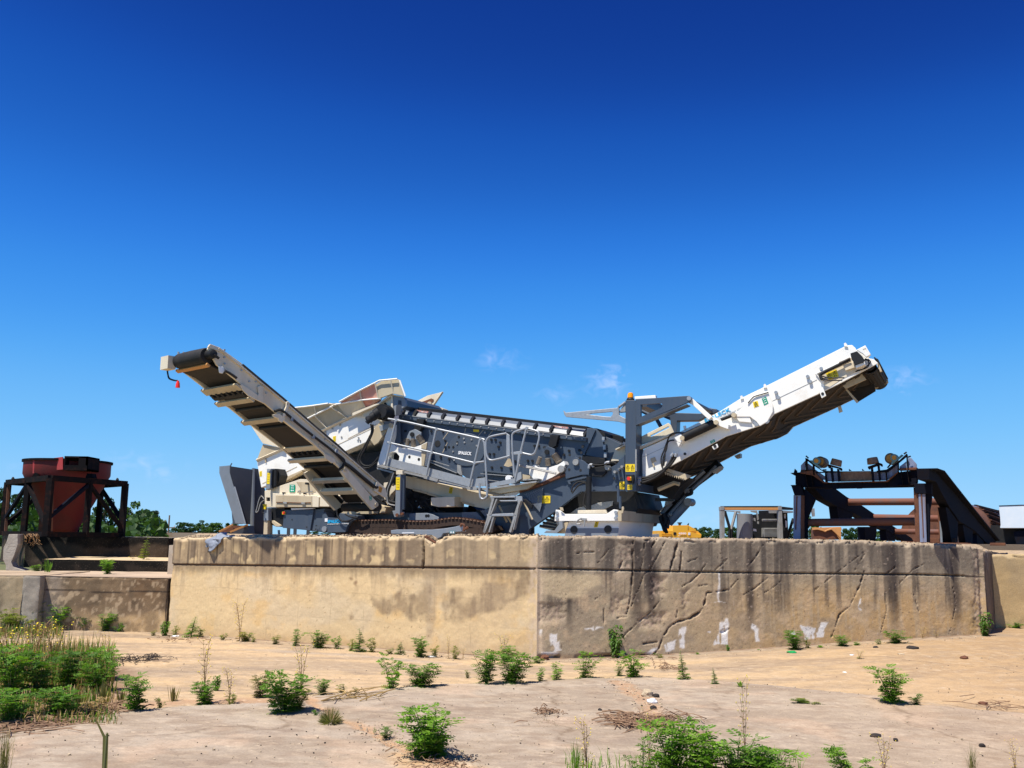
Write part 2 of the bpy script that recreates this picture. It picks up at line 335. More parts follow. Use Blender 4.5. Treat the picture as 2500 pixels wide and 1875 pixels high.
# ---------------------------------------------------------------- retaining wall
YARD = 2.338
WA, WB, WC = PG(405, 1545, 0), PG(1310, 1608, 0), PG(2412, 1549, .40)
WD = WC + Vector((.50, .866, 0))*4.2
class WallPlane:
    def __init__(s, A, B):
        s.A = Vector((A.x, A.y, 0)); d = Vector((B.x-A.x, B.y-A.y, 0)); s.len = d.length; s.u = d.normalized(); s.n = Vector((s.u.y, -s.u.x, 0))
    def sz(s, pts): 
        r = []
        for p in pts:
            h = hit(p[0], p[1], s.A, s.n); r.append(((h-s.A).dot(s.u), h.z))
        return r
def lerpc(C, m, col): return C*(1-m[..., None]) + np.array(col)*m[..., None]
def wall(name, W, top, colour, disp, capd=.9, step=.02, parent=None, ext=(0, 0), capz=None, ends=(0, 0), m='conc'):
    ns = int((W.len+ext[0]+ext[1])/step)+1; nz_ = int(2.45/step)
    s = np.linspace(-ext[0], W.len+ext[1], ns); tp = W.sz(top); ts = np.array([t[0] for t in tp]); tz = np.array([t[1] for t in tp])
    zt = np.interp(s, ts, tz) + (fbm(s*3, s*0, 4, 5)-.5)*.06 + (vnoise(s*25, s*0, 9)-.5)*.02
    t = np.linspace(0, 1, nz_)[:, None]; S = np.repeat(s[None, :], nz_, 0); Zz = t*zt[None, :]*1.0
    o = disp(S, Zz, zt[None, :]); C = colour(S, Zz, zt[None, :])
    rnd_ = zt[None, :]-Zz; o = o - np.clip(.04-rnd_, 0, 1)**2/.04*1.0*(.3+1.2*fbm(S*6, Zz*6, 3, 3)); o = o - .05*sstep(.56, .62, fbm(S*7, Zz*7, 3, 33))*sstep(.10, .03, rnd_)
    for k_, e_ in enumerate((S, W.len-S)):
        if ends[k_]: o = o*sstep(0, .10, e_)   # worn top edge
    base = np.array(W.A)[None, None, :] + S[..., None]*np.array(W.u)
    V = base + o[..., None]*np.array(W.n); V[..., 2] = Zz-.02*(t == 0)
    nc_ = 34; q = np.linspace(0, 1, nc_)[1:, None]; S2 = np.repeat(s[None, :], nc_-1, 0)
    o2 = o[-1][None, :] - q*capd; cz = YARD if capz is None else capz
    z2 = zt[None, :]*(1-sstep(.1, 1, q)) + cz*sstep(.1, 1, q) + (fbm(S2*7, q*9, 4, 8)-.5)*.05*np.sin(np.pi*q)
    z2 = np.minimum(z2, np.maximum(zt[None, :], cz)+.03)
    V2 = np.array(W.A)[None, None, :] + S2[..., None]*np.array(W.u) + o2[..., None]*np.array(W.n); V2[..., 2] = z2
    n2 = fbm(S2*9, q*12+3, 3, 11)[..., None]
    C2 = np.array((.36, .27, .18))*(.7+.6*n2)
    return gridmesh(name, np.concatenate([V, V2]), np.concatenate([C, C2]), MT[m], nz_+nc_-1, ns, parent)
wl, wr = WallPlane(WA, WB), WallPlane(WB, WC); ws = WallPlane(WC, WD)
J1 = wl.sz([(405, 1377.5), (760, 1382), (1310, 1388)]); J2 = wr.sz(Z('K', 0, 355, 50, 360, 700, 375, 1400, 390, 2212, 402) + [(2250, 1403), (2380, 1407), (2412, 1409)])
def jz(J, S): return np.interp(S, [j[0] for j in J], [j[1] for j in J])
def streaks(S, Zz, seed, f=3.2): return fbm(S*f, Zz*.35+3, 4, seed)
# ---- left leg (cream, brown streaked band on top)
patchL = wl.sz([(905, 1450), (940, 1470), (975, 1440), (1020, 1452), (1045, 1400), (1080, 1428), (1120, 1447), (1165, 1440), (1185, 1415), (1235, 1420), (1310, 1400), (1310, 1455), (1250, 1470), (1180, 1500), (1120, 1520), (1060, 1515), (1000, 1510), (950, 1500), (915, 1480)])
patchL2 = wl.sz([(1030, 1392), (1075, 1395), (1070, 1450), (1055, 1560), (1040, 1560), (1045, 1450)])
crackL = wl.sz([(1036, 1306), (1034, 1330), (1037, 1350), (1033, 1387)])
burst = [wl.sz([p])[0] for p in ((857, 1412), (868, 1425), (858, 1505))]
def colL(S, Zz, zt):
    j = jz(J1, S); w = (fbm(S*4, Zz*4, 4, 2)-.5)*.16
    C = np.ones(S.shape+(3,))*np.array((.66, .49, .275))
    n = fbm(S*1.1, Zz*1.6, 4, 21); C = lerpc(C, sstep(.5, .75, n)*.6, (.60, .48, .32)); C = lerpc(C, sstep(.58, .8, fbm(S*2.2, Zz*2.8, 5, 22))*.6, (.70, .46, .20))
    C = lerpc(C, sstep(.3, .0, Zz+w)*.5, (.50, .35, .19))
    C = lerpc(C, sstep(.58, .72, streaks(S, Zz, 31, 5))*sstep(.9, 1.5, Zz+w*3)*.35, (.40, .29, .18))
    pm = polymask(S+w*1.2, Zz+w*1.8, patchL, .07)*sstep(.26, .62, fbm(S*4, Zz*2.4, 5, 41))*.9; C = lerpc(C, pm*.85, (.30, .215, .13)); C = lerpc(C, pm*sstep(.5, .65, fbm(S*6, Zz*1.2, 4, 45))*.6, (.17, .12, .08)); C = lerpc(C, polymask(S+w, Zz, patchL2, .05)*.5, (.36, .27, .18))
    C = lerpc(C, sstep(7.2, 8.9, S)*sstep(.62, .45, fbm(S*2, Zz*1.5, 4, 43))*sstep(2.0, 1.2, Zz)*.35, (.42, .31, .2))
    # drips under the joint
    C = lerpc(C, sstep(.28, .0, (j-Zz) - .25*(streaks(S, Zz, 51, 9)-.45))*(Zz < j)*.8, (.22, .16, .10)); C = lerpc(C, sstep(.60, .66, fbm(S*7, Zz*.5, 3, 52))*sstep(.9, .1, j-Zz)*(Zz < j)*.45, (.36, .26, .16))
    up = (Zz > j)
    U = np.ones(S.shape+(3,))*np.array((.33, .24, .145)); st = streaks(S, Zz, 61, 6)
    U = lerpc(U, sstep(.42, .62, st)*.85, (.185, .135, .092)); U = lerpc(U, sstep(.5, .25, st)*.6, (.47, .34, .20))
    U = lerpc(U, sstep(.60, .68, fbm(S*4.2, Zz*3.0, 3, 63))*sstep(-.0, .45, (zt-Zz))*.85, (.62, .46, .25))
    U = lerpc(U, sstep(.58, .70, fbm(S*11, Zz*.3, 3, 66))*.8, (.11, .08, .058)); U = lerpc(U, sstep(.16, .03, Zz-j+w)*.5, (.20, .155, .11))
    U = lerpc(U, sstep(.10, .02, zt-Zz+w*.5)*.8, (.60, .46, .29)); U = lerpc(U, sstep(6.2, 7.5, S)*.4, (.40, .31, .2))
    C = np.where(up[..., None], U, C)
    C = lerpc(C, sstep(.035, .008, np.abs(Zz-j))*.9, (.16, .085, .05))
    d, _ = segdist(S+(fbm(Zz*8, S*0, 3, 4)-.5)*.05, Zz, crackL); C = lerpc(C, sstep(.03, .008, d)*.9, (.06, .045, .035))
    for b in burst:
        d = np.hypot(S-b[0]+w*.5, (Zz-b[1])+w*.5); C = lerpc(C, sstep(.13, .03, d+.08*fbm(S*20, Zz*20, 2, 7))*.7, (.20, .11, .06))
    C = lerpc(C, sstep(.25, .05, wl.len-S+w)*sstep(.35, .6, fbm(S*14, Zz*10, 3, 12))*.7, (.58, .45, .33))
    for k_ in range(11): C = lerpc(C, sstep(.012, .004, np.abs(S-(k_*.86+.35)-.01*np.sin(Zz*9)))*(Zz < j)*sstep(.4, .6, fbm(S*2, Zz*3, 3, 80+k_))*.35, (.30, .21, .13))
    for k_ in (.55, 1.1): C = lerpc(C, sstep(.012, .004, np.abs(Zz-k_-.01*np.sin(S*5)))*sstep(.42, .6, fbm(S*2, Zz*3, 3, 95))*.3, (.32, .23, .14))
    sp = vnoise(S*45, Zz*45, 77); C = lerpc(C, (sp > .93)*sstep(.45, .65, fbm(S*2, Zz*2, 3, 78))*.6, (.25, .15, .08))
    return C
def dispL(S, Zz, zt):
    j = jz(J1, S); o = (fbm(S*1.2, Zz*1.2, 3, 1)-.5)*.03 + (fbm(S*9, Zz*9, 4, 14)-.5)*.012
    o = o + .02*sstep(-.012, .004, Zz-j) - .045*sstep(.016, .006, np.abs(Zz-j))
    d, _ = segdist(S+(fbm(Zz*8, S*0, 3, 4)-.5)*.05, Zz, crackL); o = o - .10*sstep(.03, .01, d)
    e = np.clip(.10-(wl.len-S), 0, 1); o = o - e*.4*fbm(S*3, Zz*5, 3, 19)
    e = np.clip(.16-S, 0, 1)**1.5; o = o - e*1.2*(.4+fbm(S*4, Zz*4, 3, 29))
    return o
topL = [(395, 1322), (409, 1316)] + Z('J', 95, 100, 500, 99, 660, 95, 1300, 90, 2200, 85) + [(1030, 1308.5), (1034, 1311), (1040, 1314), (1052, 1326), (1062, 1325), (1072, 1319), (1084, 1311), (1094, 1308), (1200, 1307), (1310, 1307)]
R0 = root('retaining_wall', WB, 'long angled concrete retaining wall with a warm cream left face and a grey gouged right face', 'wall')
wall('wall_face', wl, topL, colL, dispL, parent=R0, ends=(0, 1), m='concL')
# ---- right leg (grey, gouged, white scuffs)
GOU = [(Z('K', 840, 790, 860, 740, 885, 600, 895, 480, 905, 340, 900, 180, 905, 120), .035, 1.0), (Z('K', 760, 805, 850, 795), .02, .6),
 (Z('K', 1100, 1130, 1140, 1080, 1170, 990, 1230, 890, 1290, 845, 1420, 810, 1510, 750, 1550, 680, 1570, 580, 1650, 575, 1770, 550, 1850, 460), .035, 1.0),
 (Z('K', 1235, 385, 1270, 270, 1300, 150, 1320, 90), .04, 1.0), (Z('K', 1325, 385, 1340, 290, 1340, 210), .03, .9), (Z('K', 590, 310, 640, 250, 690, 180), .03, .9),
 (Z('K', 400, 225, 470, 212, 560, 210), .03, .9), (Z('K', 960, 540, 1000, 420, 1060, 370, 1130, 240, 1190, 120), .018, .7), (Z('K', 970, 380, 990, 300, 1010, 130), .022, .8),
 (Z('K', 780, 370, 800, 320, 820, 290), .04, .8), (Z('K', 800, 1000, 860, 930, 940, 860, 1010, 800, 1080, 740, 1130, 670, 1200, 610), .022, .7), (Z('K', 890, 700, 930, 590, 970, 540), .018, .7),
 (Z('K', 1320, 540, 1420, 480, 1500, 410, 1560, 320), .026, .9), (Z('K', 1890, 390, 1950, 330, 2020, 240, 2080, 140), .02, .7), (Z('K', 1900, 600, 2000, 540, 2100, 460, 2212, 370), .02, .7),
 (Z('K', 640, 900, 645, 700), .012, .5), (Z('K', 1000, 1040, 1130, 1020), .03, .7), (Z('K', 1700, 930, 1760, 910), .05, .8), (Z('K', 1500, 520, 1640, 495), .014, .5), (Z('K', 1070, 170, 1100, 120), .03, .9),
 (Z('K', 1290, 830, 1310, 720), .018, .6), (Z('K', 1680, 200, 1720, 300, 1720, 380), .012, .5), (Z('K', 1640, 380, 1760, 270), .015, .5), (Z('K', 1400, 300, 1480, 270), .015, .5), (Z('K', 560, 640, 620, 600), .012, .5),
 ([(2030, 1555), (2050, 1500), (2075, 1480), (2100, 1430), (2110, 1395)], .028, .9), ([(2160, 1405), (2185, 1385)], .03, .9), ([(2190, 1430), (2230, 1390), (2260, 1375)], .016, .6), ([(1990, 1440), (2060, 1385), (2120, 1340)], .015, .6),
 ([(2085, 1395), (2115, 1345)], .015, .6), ([(2150, 1545), (2165, 1490), (2160, 1440)], .014, .5), ([(2320, 1540), (2335, 1470), (2325, 1430)], .016, .5), ([(1850, 1455), (1880, 1440), (1905, 1420)], .015, .6), ([(2230, 1450), (2245, 1500)], .014, .4)]
GOU = [(wr.sz(p), r, a) for p, r, a in GOU]
WH = [Z('K', 160, 950, 235, 960, 250, 1060, 260, 1100, 190, 1110, 165, 1050), Z('K', 80, 1115, 180, 1110, 250, 1125, 200, 1150, 180, 1190, 120, 1180), Z('K', 55, 905, 100, 920, 90, 980, 55, 970),
 Z('K', 1320, 900, 1390, 880, 1385, 1000, 1375, 1080, 1320, 1075, 1330, 980), Z('K', 1700, 840, 1770, 820, 1755, 950, 1760, 1060, 1640, 1060, 1650, 980, 1690, 930), Z('K', 1980, 850, 2030, 870, 2045, 1000, 2020, 1010, 2015, 930, 1970, 900),
 Z('K', 1005, 1130, 1080, 1080, 1130, 1060, 1120, 1100, 1070, 1130), Z('K', 1190, 1040, 1300, 1000, 1290, 1110, 1200, 1120), Z('K', 1570, 930, 1615, 920, 1610, 950), Z('K', 1640, 652, 1750, 652, 1750, 660, 1640, 660),
 Z('K', 480, 905, 640, 900, 640, 915, 480, 920), [(2098, 1462), (2104, 1460), (2104, 1492), (2097, 1492)], [(1955, 1528), (1990, 1530), (1990, 1560), (1965, 1562)], [(2005, 1522), (2022, 1520), (2010, 1555), (1985, 1562)], [(1755, 1390), (1760, 1390), (1757, 1470), (1754, 1470)], [(1930, 1540), (1944, 1538), (1940, 1558)]]
WH = [wr.sz(p) for p in WH]
pale = wr.sz(Z('K', 45, 400, 600, 420, 620, 500, 500, 560, 440, 620, 260, 640, 190, 610, 60, 590)); pale2 = wr.sz(Z('K', 740, 400, 870, 410, 850, 450, 760, 460))
ROUGH = [wr.sz(p) for p in (Z('K', 740, 600, 850, 620, 830, 780, 700, 790), Z('K', 1080, 440, 1200, 450, 1180, 600, 1050, 600), Z('K', 960, 780, 1200, 760, 1180, 880, 960, 900), Z('K', 60, 680, 300, 690, 280, 830, 60, 850), Z('K', 1360, 560, 1410, 560, 1400, 800, 1380, 800), Z('K', 780, 130, 900, 140, 880, 370, 760, 370), [(2370, 1335), (2412, 1345), (2412, 1545), (2385, 1545)])]
def gouge(S, Zz):
    o = np.zeros(S.shape); C = np.zeros(S.shape); w = (fbm(S*11, Zz*11, 3, 91)-.5)
    for p, r, a in GOU:
        bx = [q[0] for q in p]; bz = [q[1] for q in p]; m = (S > min(bx)-.3) & (S < max(bx)+.3) & (Zz > min(bz)-.3) & (Zz < max(bz)+.3)
        if not m.any(): continue
        d, t = segdist(S[m], Zz[m], p); rr = r*.62*(.45+1.1*fbm(S[m]*7, Zz[m]*7, 3, 92))*(.4+.6*np.sin(np.pi*np.clip(t, .04, .96))); d = d+w[m]*r*1.5
        k = sstep(rr, rr*.1, d)*a; o[m] = np.maximum(o[m], k); C[m] = np.maximum(C[m], sstep(rr*2.6, rr, d)*a)
    return o, C
_gc = {}
def dispR(S, Zz, zt):
    j = jz(J2, S); k, c = gouge(S, Zz); _gc['k'] = k; _gc['c'] = c
    o = (fbm(S*1.0, Zz*1.0, 2, 101)-.5)*.025 + (fbm(S*10, Zz*10, 4, 102)-.5)*.008 + (fbm(S*26, Zz*26, 2, 103)-.5)*.006
    rg = np.zeros(S.shape)
    for p in ROUGH: rg = np.maximum(rg, polymask(S+(fbm(S*5, Zz*5, 3, 4)-.5)*.2, Zz, p, .08))
    _gc['r'] = rg
    o = o - rg*(.012+.03*fbm(S*18, Zz*18, 3, 104)) - .045*k**.6
    o = o - .05*sstep(.020, .008, np.abs(Zz-j))*(S < wr.len-.5) + .008*sstep(-.01, .01, Zz-j)
    o = o - np.clip(.16-(wr.len-S), 0, 1)*.7*(.3+fbm(S*3, Zz*6, 4, 105)) - .10*sstep(.10, .0, Zz)*sstep(.45, .6, fbm(S*1.6, Zz*0, 3, 106))
    e = np.clip(.10-S, 0, 1); o = o - e*.4
    return o
def colR(S, Zz, zt):
    j = jz(J2, S); w = (fbm(S*4, Zz*4, 4, 111)-.5)*.2; big = sstep(1.5, 6.5, S)
    C = np.ones(S.shape+(3,))*np.array((.39, .31, .205)); C = lerpc(C, big*.85*sstep(1.75, .9, Zz+w*2), (.54, .345, .155))
    C = lerpc(C, sstep(.45, .7, fbm(S*2.5, Zz*3, 5, 112))*.55, (.32, .25, .175)); C = lerpc(C, sstep(.5, .72, fbm(S*5, Zz*5, 5, 113))*.55, (.58, .42, .26))
    C = lerpc(C, sstep(1.45, 1.9, Zz+w)*.85, (.17, .142, .112)); C = lerpc(C, sstep(.50, .30, streaks(S, Zz, 114, 4))*sstep(1.3, 1.8, Zz)*.75, (.46, .37, .26))
    C = lerpc(C, sstep(.56, .70, streaks(S, Zz, 115, 2.6))*sstep(.7, 1.5, Zz+w)*.85, (.085, .070, .060)); C = lerpc(C, sstep(.56, .68, streaks(S, Zz, 116, 7))*sstep(.7, 1.3, Zz)*.65, (.075, .062, .055))
    C = lerpc(C, sstep(.58, .68, fbm(S*14, Zz*1.1, 3, 117))*big*.5*sstep(1.9, 1.2, Zz), (.50, .38, .24))
    for sx, ww in ((1555, .10), (1590, .07), (1390, .05), (2180, .09), (2330, .1), (1830, .08)):
        sc_ = wr.sz([(sx, 1400)])[0][0]; C = lerpc(C, sstep(ww*2, ww*.3, np.abs(S-sc_+w*.25))*sstep(.2, 1.2, Zz)*.8, (.05, .04, .038))
    C = lerpc(C, polymask(S+w*.6, Zz+w*.5, pale, .05)*.85, (.60, .47, .29)); C = lerpc(C, polymask(S+w*.6, Zz+w*.5, pale2, .05)*.7, (.52, .40, .27))
    o, c = _gc['k'], _gc['c']; C = lerpc(C, c*.30, (.36, .27, .19)); C = lerpc(C, sstep(.25, .8, o)*.9, (.045, .032, .026))
    C = lerpc(C, _gc['r']*sstep(.42, .62, fbm(S*22, Zz*22, 3, 118))*.7, (.42, .31, .23))
    for p in WH:
        m = polymask(S+(fbm(S*9, Zz*5, 3, 119)-.5)*.12, Zz+(fbm(S*6, Zz*9, 3, 120)-.5)*.14, p, .015)*sstep(.26, .34, fbm(S*16, Zz*5, 3, 121)); C = lerpc(C, m*.95, (.80, .76, .70))
    C = lerpc(C, sstep(.22, .0, S+w)*sstep(.3, .5, fbm(S*10, Zz*8, 3, 122)+.1)*.8, (.60, .46, .32)); C = lerpc(C, sstep(.09, .02, zt-Zz+w*.5)*.8, (.36, .28, .20))
    C = lerpc(C, sstep(.018, .008, np.abs(Zz-j))*.85, (.05, .04, .035)); C = lerpc(C, sstep(.12, .0, Zz+w*.3)*.5, (.28, .17, .09))
    sp = vnoise(S*38, Zz*38, 123); C = lerpc(C, (sp > .92)*.5, (.55, .42, .32)); C = lerpc(C, (sp < .07)*.6, (.08, .06, .05))
    return C
def swap(f, g):      # displacement first so the colours can use the gouge mask
    def c(S, Zz, zt): return g(S, Zz, zt)
    return c
topR = [(1310, 1307)] + Z('K', 60, 68, 850, 75, 1400, 90, 2200, 95) + [(2050, 1319), (2150, 1322), (2215, 1324), (2268, 1327), (2340, 1330), (2375, 1332), (2394, 1338), (2412, 1345)]
wall('wall_face', wr, topR, colR, dispR, parent=R0, ends=(1, 1))
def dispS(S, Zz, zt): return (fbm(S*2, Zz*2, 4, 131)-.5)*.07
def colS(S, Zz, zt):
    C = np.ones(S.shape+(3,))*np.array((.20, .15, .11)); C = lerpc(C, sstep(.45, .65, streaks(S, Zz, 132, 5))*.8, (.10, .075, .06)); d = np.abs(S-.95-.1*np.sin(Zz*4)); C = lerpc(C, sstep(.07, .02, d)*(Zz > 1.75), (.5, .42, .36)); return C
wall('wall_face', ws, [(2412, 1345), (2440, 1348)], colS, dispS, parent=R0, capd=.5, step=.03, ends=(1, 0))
# block wall behind the corner, running off to the right
WE = WC + Vector((.50, .866, 0))*2.2; WF = WE + Vector((8.0, -.9, 0)); wf = WallPlane(WE, WF)
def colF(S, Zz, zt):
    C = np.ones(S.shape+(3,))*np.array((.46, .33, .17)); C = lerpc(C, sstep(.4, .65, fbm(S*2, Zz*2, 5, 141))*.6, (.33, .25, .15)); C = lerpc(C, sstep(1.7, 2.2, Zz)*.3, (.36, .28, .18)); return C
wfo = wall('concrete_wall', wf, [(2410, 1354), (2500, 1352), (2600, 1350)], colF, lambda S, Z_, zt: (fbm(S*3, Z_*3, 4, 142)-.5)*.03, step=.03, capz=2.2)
tag(wfo, 'tan concrete wall running off the right edge behind the shaded wall corner', 'wall')
# ---------------------------------------------------------------- raised yard (behind the wall) and far ground
mtY = mat('yard_dirt', (.22, .16, .11), .95, var=(.20, .15, .10), vs=1.2, amt=.8, fine=(.40, .31, .22), bump=.5)
inn = lambda p, q, d: p + (q-p).normalized()*d
nL, nR = wl.n, wr.n
y0 = WA - nL*.85; y1 = WB - (nL+nR).normalized()*.9; y2 = WC - nR*.85 - wr.u*.2; y3 = WD + Vector((-.6, 1, 0)); y4 = WF + Vector((20, .9, 0))
g = G(); loop = [Vector((-8.6, 28.5, 0)), Vector((y0.x+.1, y0.y, 0)), y1, y2, y3, y4, Vector((70, 100, 0)), Vector((-34.6, 100, 0))]
g.prism([Vector((p.x, p.y, YARD)) for p in loop], Vector((0, 0, -.6))); o = g.build('yard_ground', mtY); o['kind'] = 'structure'
g = G(); g.add([(-900, -40, -.05), (900, -40, -.05), (900, 1800, -.05), (-900, 1800, -.05)], [(0, 1, 2, 3)])
o = g.build('far_ground', mat('far_grass', (.10, .12, .04), .95, var=(.16, .14, .07), vs=.05, amt=.8)); o['kind'] = 'structure'
# ---------------------------------------------------------------- concrete yard floor in front
st = .045; xs = np.arange(-11.5, 17.5, st); ys = np.concatenate([np.arange(6.5, 14, .035), np.arange(14, 30, .06)])
X, Y = np.meshgrid(xs, ys)
def gp(*l): return [tuple(PG(l[i], l[i+1])[:2]) for i in range(0, len(l), 2)]
slab_edge = gp(-300, 1800, 0, 1789, 60, 1787, 120, 1770, 170, 1749, 311, 1739, 480, 1727, 650, 1721, 735, 1706, 780, 1701, 900, 1690, 1073, 1673, 1250, 1670, 1420, 1660, 1589, 1656, 1700, 1664, 1872, 1676, 2000, 1690, 2120, 1701, 2250, 1724, 2500, 1745, 2900, 1790)
wv = (fbm(X*2.2, Y*2.2, 4, 151)-.5)*.35; ex = np.array([p[0] for p in slab_edge]); ey = np.array([p[1] for p in slab_edge])
edge = np.interp(X, ex, ey); ed = edge + wv*.3 + (fbm(X*9, Y*9, 3, 149)-.5)*.10 - Y; sl = sstep(-.02, .02, ed)
Hh = hgt(X, Y) + sl*.03 + (fbm(X*.5, Y*.5, 3, 152)-.5)*.03 + (fbm(X*6, Y*6, 4, 153)-.5)*.008
C = np.ones(X.shape+(3,))*np.array((.49, .35, .21))
n1 = fbm(X*.45, Y*1.3, 5, 154); C = lerpc(C, sstep(.45, .62, n1)*.75, (.34, .255, .175)); C = lerpc(C, sstep(.50, .66, fbm(X*.9+5, Y*3.5, 5, 155))*.6, (.265, .20, .145)); C = lerpc(C, sstep(.46, .3, fbm(X*.8, Y*2, 4, 156))*.5, (.54, .38, .21))
C = lerpc(C, sstep(2.5, 9, X)*.6, (.40, .255, .13)); C = lerpc(C, sstep(6, 10.5, X)*sstep(14, 19, Y)*.4, (.30, .20, .11))
S_ = np.ones(X.shape+(3,))*np.array((.375, .305, .235)); S_ = lerpc(S_, sstep(.42, .62, fbm(X*.8, Y*1.4, 5, 157))*.75, (.30, .235, .175)); S_ = lerpc(S_, sstep(.50, .68, fbm(X*3, Y*4, 5, 158))*.45, (.235, .165, .115)); S_ = lerpc(S_, sstep(.45, .0, edge+wv-Y)*.5, (.43, .37, .31))
S_ = lerpc(S_, sstep(2.5, 7, X)*.4, (.40, .285, .19)); S_ = lerpc(S_, sstep(.56, .7, fbm(X*1.3, Y*1.3, 4, 159))*.4, (.50, .35, .24)); S_ = lerpc(S_, sstep(.6, .7, fbm(X*.7+9, Y*2.6, 5, 150))*.35, (.24, .18, .14))
C = C*(1-sl[..., None]) + S_*sl[..., None]; C = lerpc(C, sstep(.05, .015, np.abs(ed+.03))*sstep(.35, .6, fbm(X*3, Y*3, 3, 148))*.55, (.15, .10, .065))
def line(C, pts, w, col, a, seed=1):
    d, _ = segdist(X+(fbm(X*4, Y*4, 3, seed)-.5)*.25, Y+(fbm(X*4, Y*4, 3, seed+5)-.5)*.25, pts); m = sstep(w, w*.3, d)*(.5+.8*fbm(X*9, Y*9, 3, seed+9)); return lerpc(C, np.clip(m*a, 0, 1), col), m
wa, wb, wc = (WA.x, WA.y), (WB.x, WB.y), (WC.x, WC.y)
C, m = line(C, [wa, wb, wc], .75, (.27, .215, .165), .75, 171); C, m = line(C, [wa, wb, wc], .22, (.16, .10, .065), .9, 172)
C, m = line(C, gp(735, 1704, 830, 1760, 904, 1788, 1000, 1835, 1060, 1865, 1250, 1900), .13, (.42, .26, .15), 1.0, 173); Hh -= .02*m
C, m = line(C, gp(1000, 1850, 1040, 1880), .35, (.46, .30, .17), .9, 174)
C, m = line(C, gp(1500, 1668, 1545, 1692, 1589, 1726, 1590, 1755, 1600, 1790), .22, (.40, .25, .15), 1.0, 175)
C, m = line(C, gp(0, 1700, 200, 1715, 330, 1722, 420, 1716, 560, 1712, 700, 1712), .40, (.40, .25, .155), .9, 176); C, m = line(C, gp(-60, 1770, 100, 1740, 250, 1700, 260, 1640, 100, 1600), .7, (.22, .13, .085), .8, 177); C, m = line(C, gp(290, 1612, 400, 1612), .22, (.16, .11, .08), .8, 178)
C, m = line(C, gp(1600, 1790, 1700, 1800), .3, (.26, .16, .10), .8, 179); C, m = line(C, gp(0, 1790, 60, 1788, 120, 1772, 165, 1750), .035, (.07, .05, .04), 1, 180)
C, m = line(C, gp(1250, 1670, 1589, 1656, 1872, 1676, 2120, 1701, 2500, 1745), .10, (.32, .25, .19), .7, 181)
C, m = line(C, gp(-100, 1545, 100, 1545, 400, 1556), .5, (.24, .18, .13), .8, 182); C, m = line(C, gp(600, 1585, 850, 1600, 1100, 1620), .25, (.34, .29, .25), .5, 183)
C = lerpc(C, sstep(.52, .62, fbm(X*11, Y*14, 4, 187))*.22, (.20, .15, .11)); C = lerpc(C, sstep(.56, .66, fbm(X*8+4, Y*11, 4, 188))*.22, (.58, .46, .33)); C = lerpc(C, sstep(.56, .70, fbm(X*1.8, Y*3.4, 5, 189))*.30, (.27, .20, .14))
C = lerpc(C, sstep(2, 8, X)*sstep(20, 9, Y)*.22, (.30, .20, .12))
sp = vnoise(X*17, Y*17, 185); C = lerpc(C, (sp > .95)*.4, (.20, .14, .10)); sp = vnoise(X*13, Y*13, 186); C = lerpc(C, (sp > .955)*.5, (.62, .50, .36))
for cr, wd in ((gp(1310, 1640, 1420, 1875), .012), (gp(300, 1800, 700, 1780, 735, 1704), .014), (gp(1830, 1676, 1700, 1760, 1650, 1875), .010), (gp(2120, 1701, 2300, 1800, 2500, 1860), .012), (gp(0, 1640, 500, 1600), .01), (gp(1700, 1640, 2100, 1600, 2500, 1640), .012)):
    d, _ = segdist(X+(fbm(X*1.5, Y*1.5, 4, 190)-.5)*.8, Y+(fbm(X*1.5, Y*1.5, 4, 191)-.5)*.8, cr); C = lerpc(C, sstep(wd*3, wd, d)*.5, (.14, .095, .06))
V = np.stack([X, Y, Hh], -1)
o = gridmesh('ground', V[::-1], C[::-1], MT['ground'], len(ys), len(xs)); o['kind'] = 'structure'
GH = lambda x, y: float(np.interp(x, ex, ey) > y)*.03 + float(hgt(x, y))
# ---------------------------------------------------------------- stepped concrete blocks on the left
def block(name, label, corners, z0, z1, colf, step=.035, parent=None, top=True, rag=.03, seed=200):
    """solid concrete block from its plan outline (counter-clockwise) with rough, coloured faces"""
    g_v = []; pts = [Vector((c[0], c[1], 0)) for c in corners]
    rt = root(name, (pts[0].x, pts[0].y, z0), label, 'concrete block')
    n = len(pts)
    for i in range(n):
        A, B = pts[i], pts[(i+1) % n]; W = WallPlane(A, B)
        if W.n.y > .2: continue
        ns = max(3, int(W.len/step)); nz_ = max(3, int((z1-z0)/step)); S, Zz = np.meshgrid(np.linspace(0, W.len, ns), np.linspace(z0, z1, nz_))
        e = np.minimum(np.minimum(S, W.len-S), z1-Zz); o_ = (fbm(S*2+i*7, Zz*2, 4, seed)-.5)*rag*2 + (fbm(S*11, Zz*11, 3, seed+1)-.5)*rag*.5 - np.clip(.025-e, 0, 1)*.6
        V = np.array(A)[None, None]+S[..., None]*np.array(W.u)+o_[..., None]*np.array(W.n); V[..., 2] = Zz; gridmesh('face', V, colf(S, Zz, i), MT['conc'], nz_, ns, rt)
    x0 = min(p.x for p in pts); x1 = max(p.x for p in pts); ya = min(p.y for p in pts); yb = max(p.y for p in pts)
    q = [p for p in pts]; ns, nz_ = 120, 60; a, b = np.meshgrid(np.linspace(0, 1, ns), np.linspace(0, 1, nz_))
    P = (np.array(q[0])[None, None]*((1-a)*(1-b))[..., None]+np.array(q[1])[None, None]*(a*(1-b))[..., None]+np.array(q[2])[None, None]*(a*b)[..., None]+np.array(q[3])[None, None]*((1-a)*b)[..., None])
    P[..., 2] = z1 + (fbm(P[..., 0]*2, P[..., 1]*2, 3, seed+4)-.5)*.02 - np.clip(.03-np.minimum(a, 1-a)*3, 0, 1)*.5
    gridmesh('top', P, colf(P[..., 0], P[..., 1], 9), MT['conc'], nz_, ns, rt); return rt
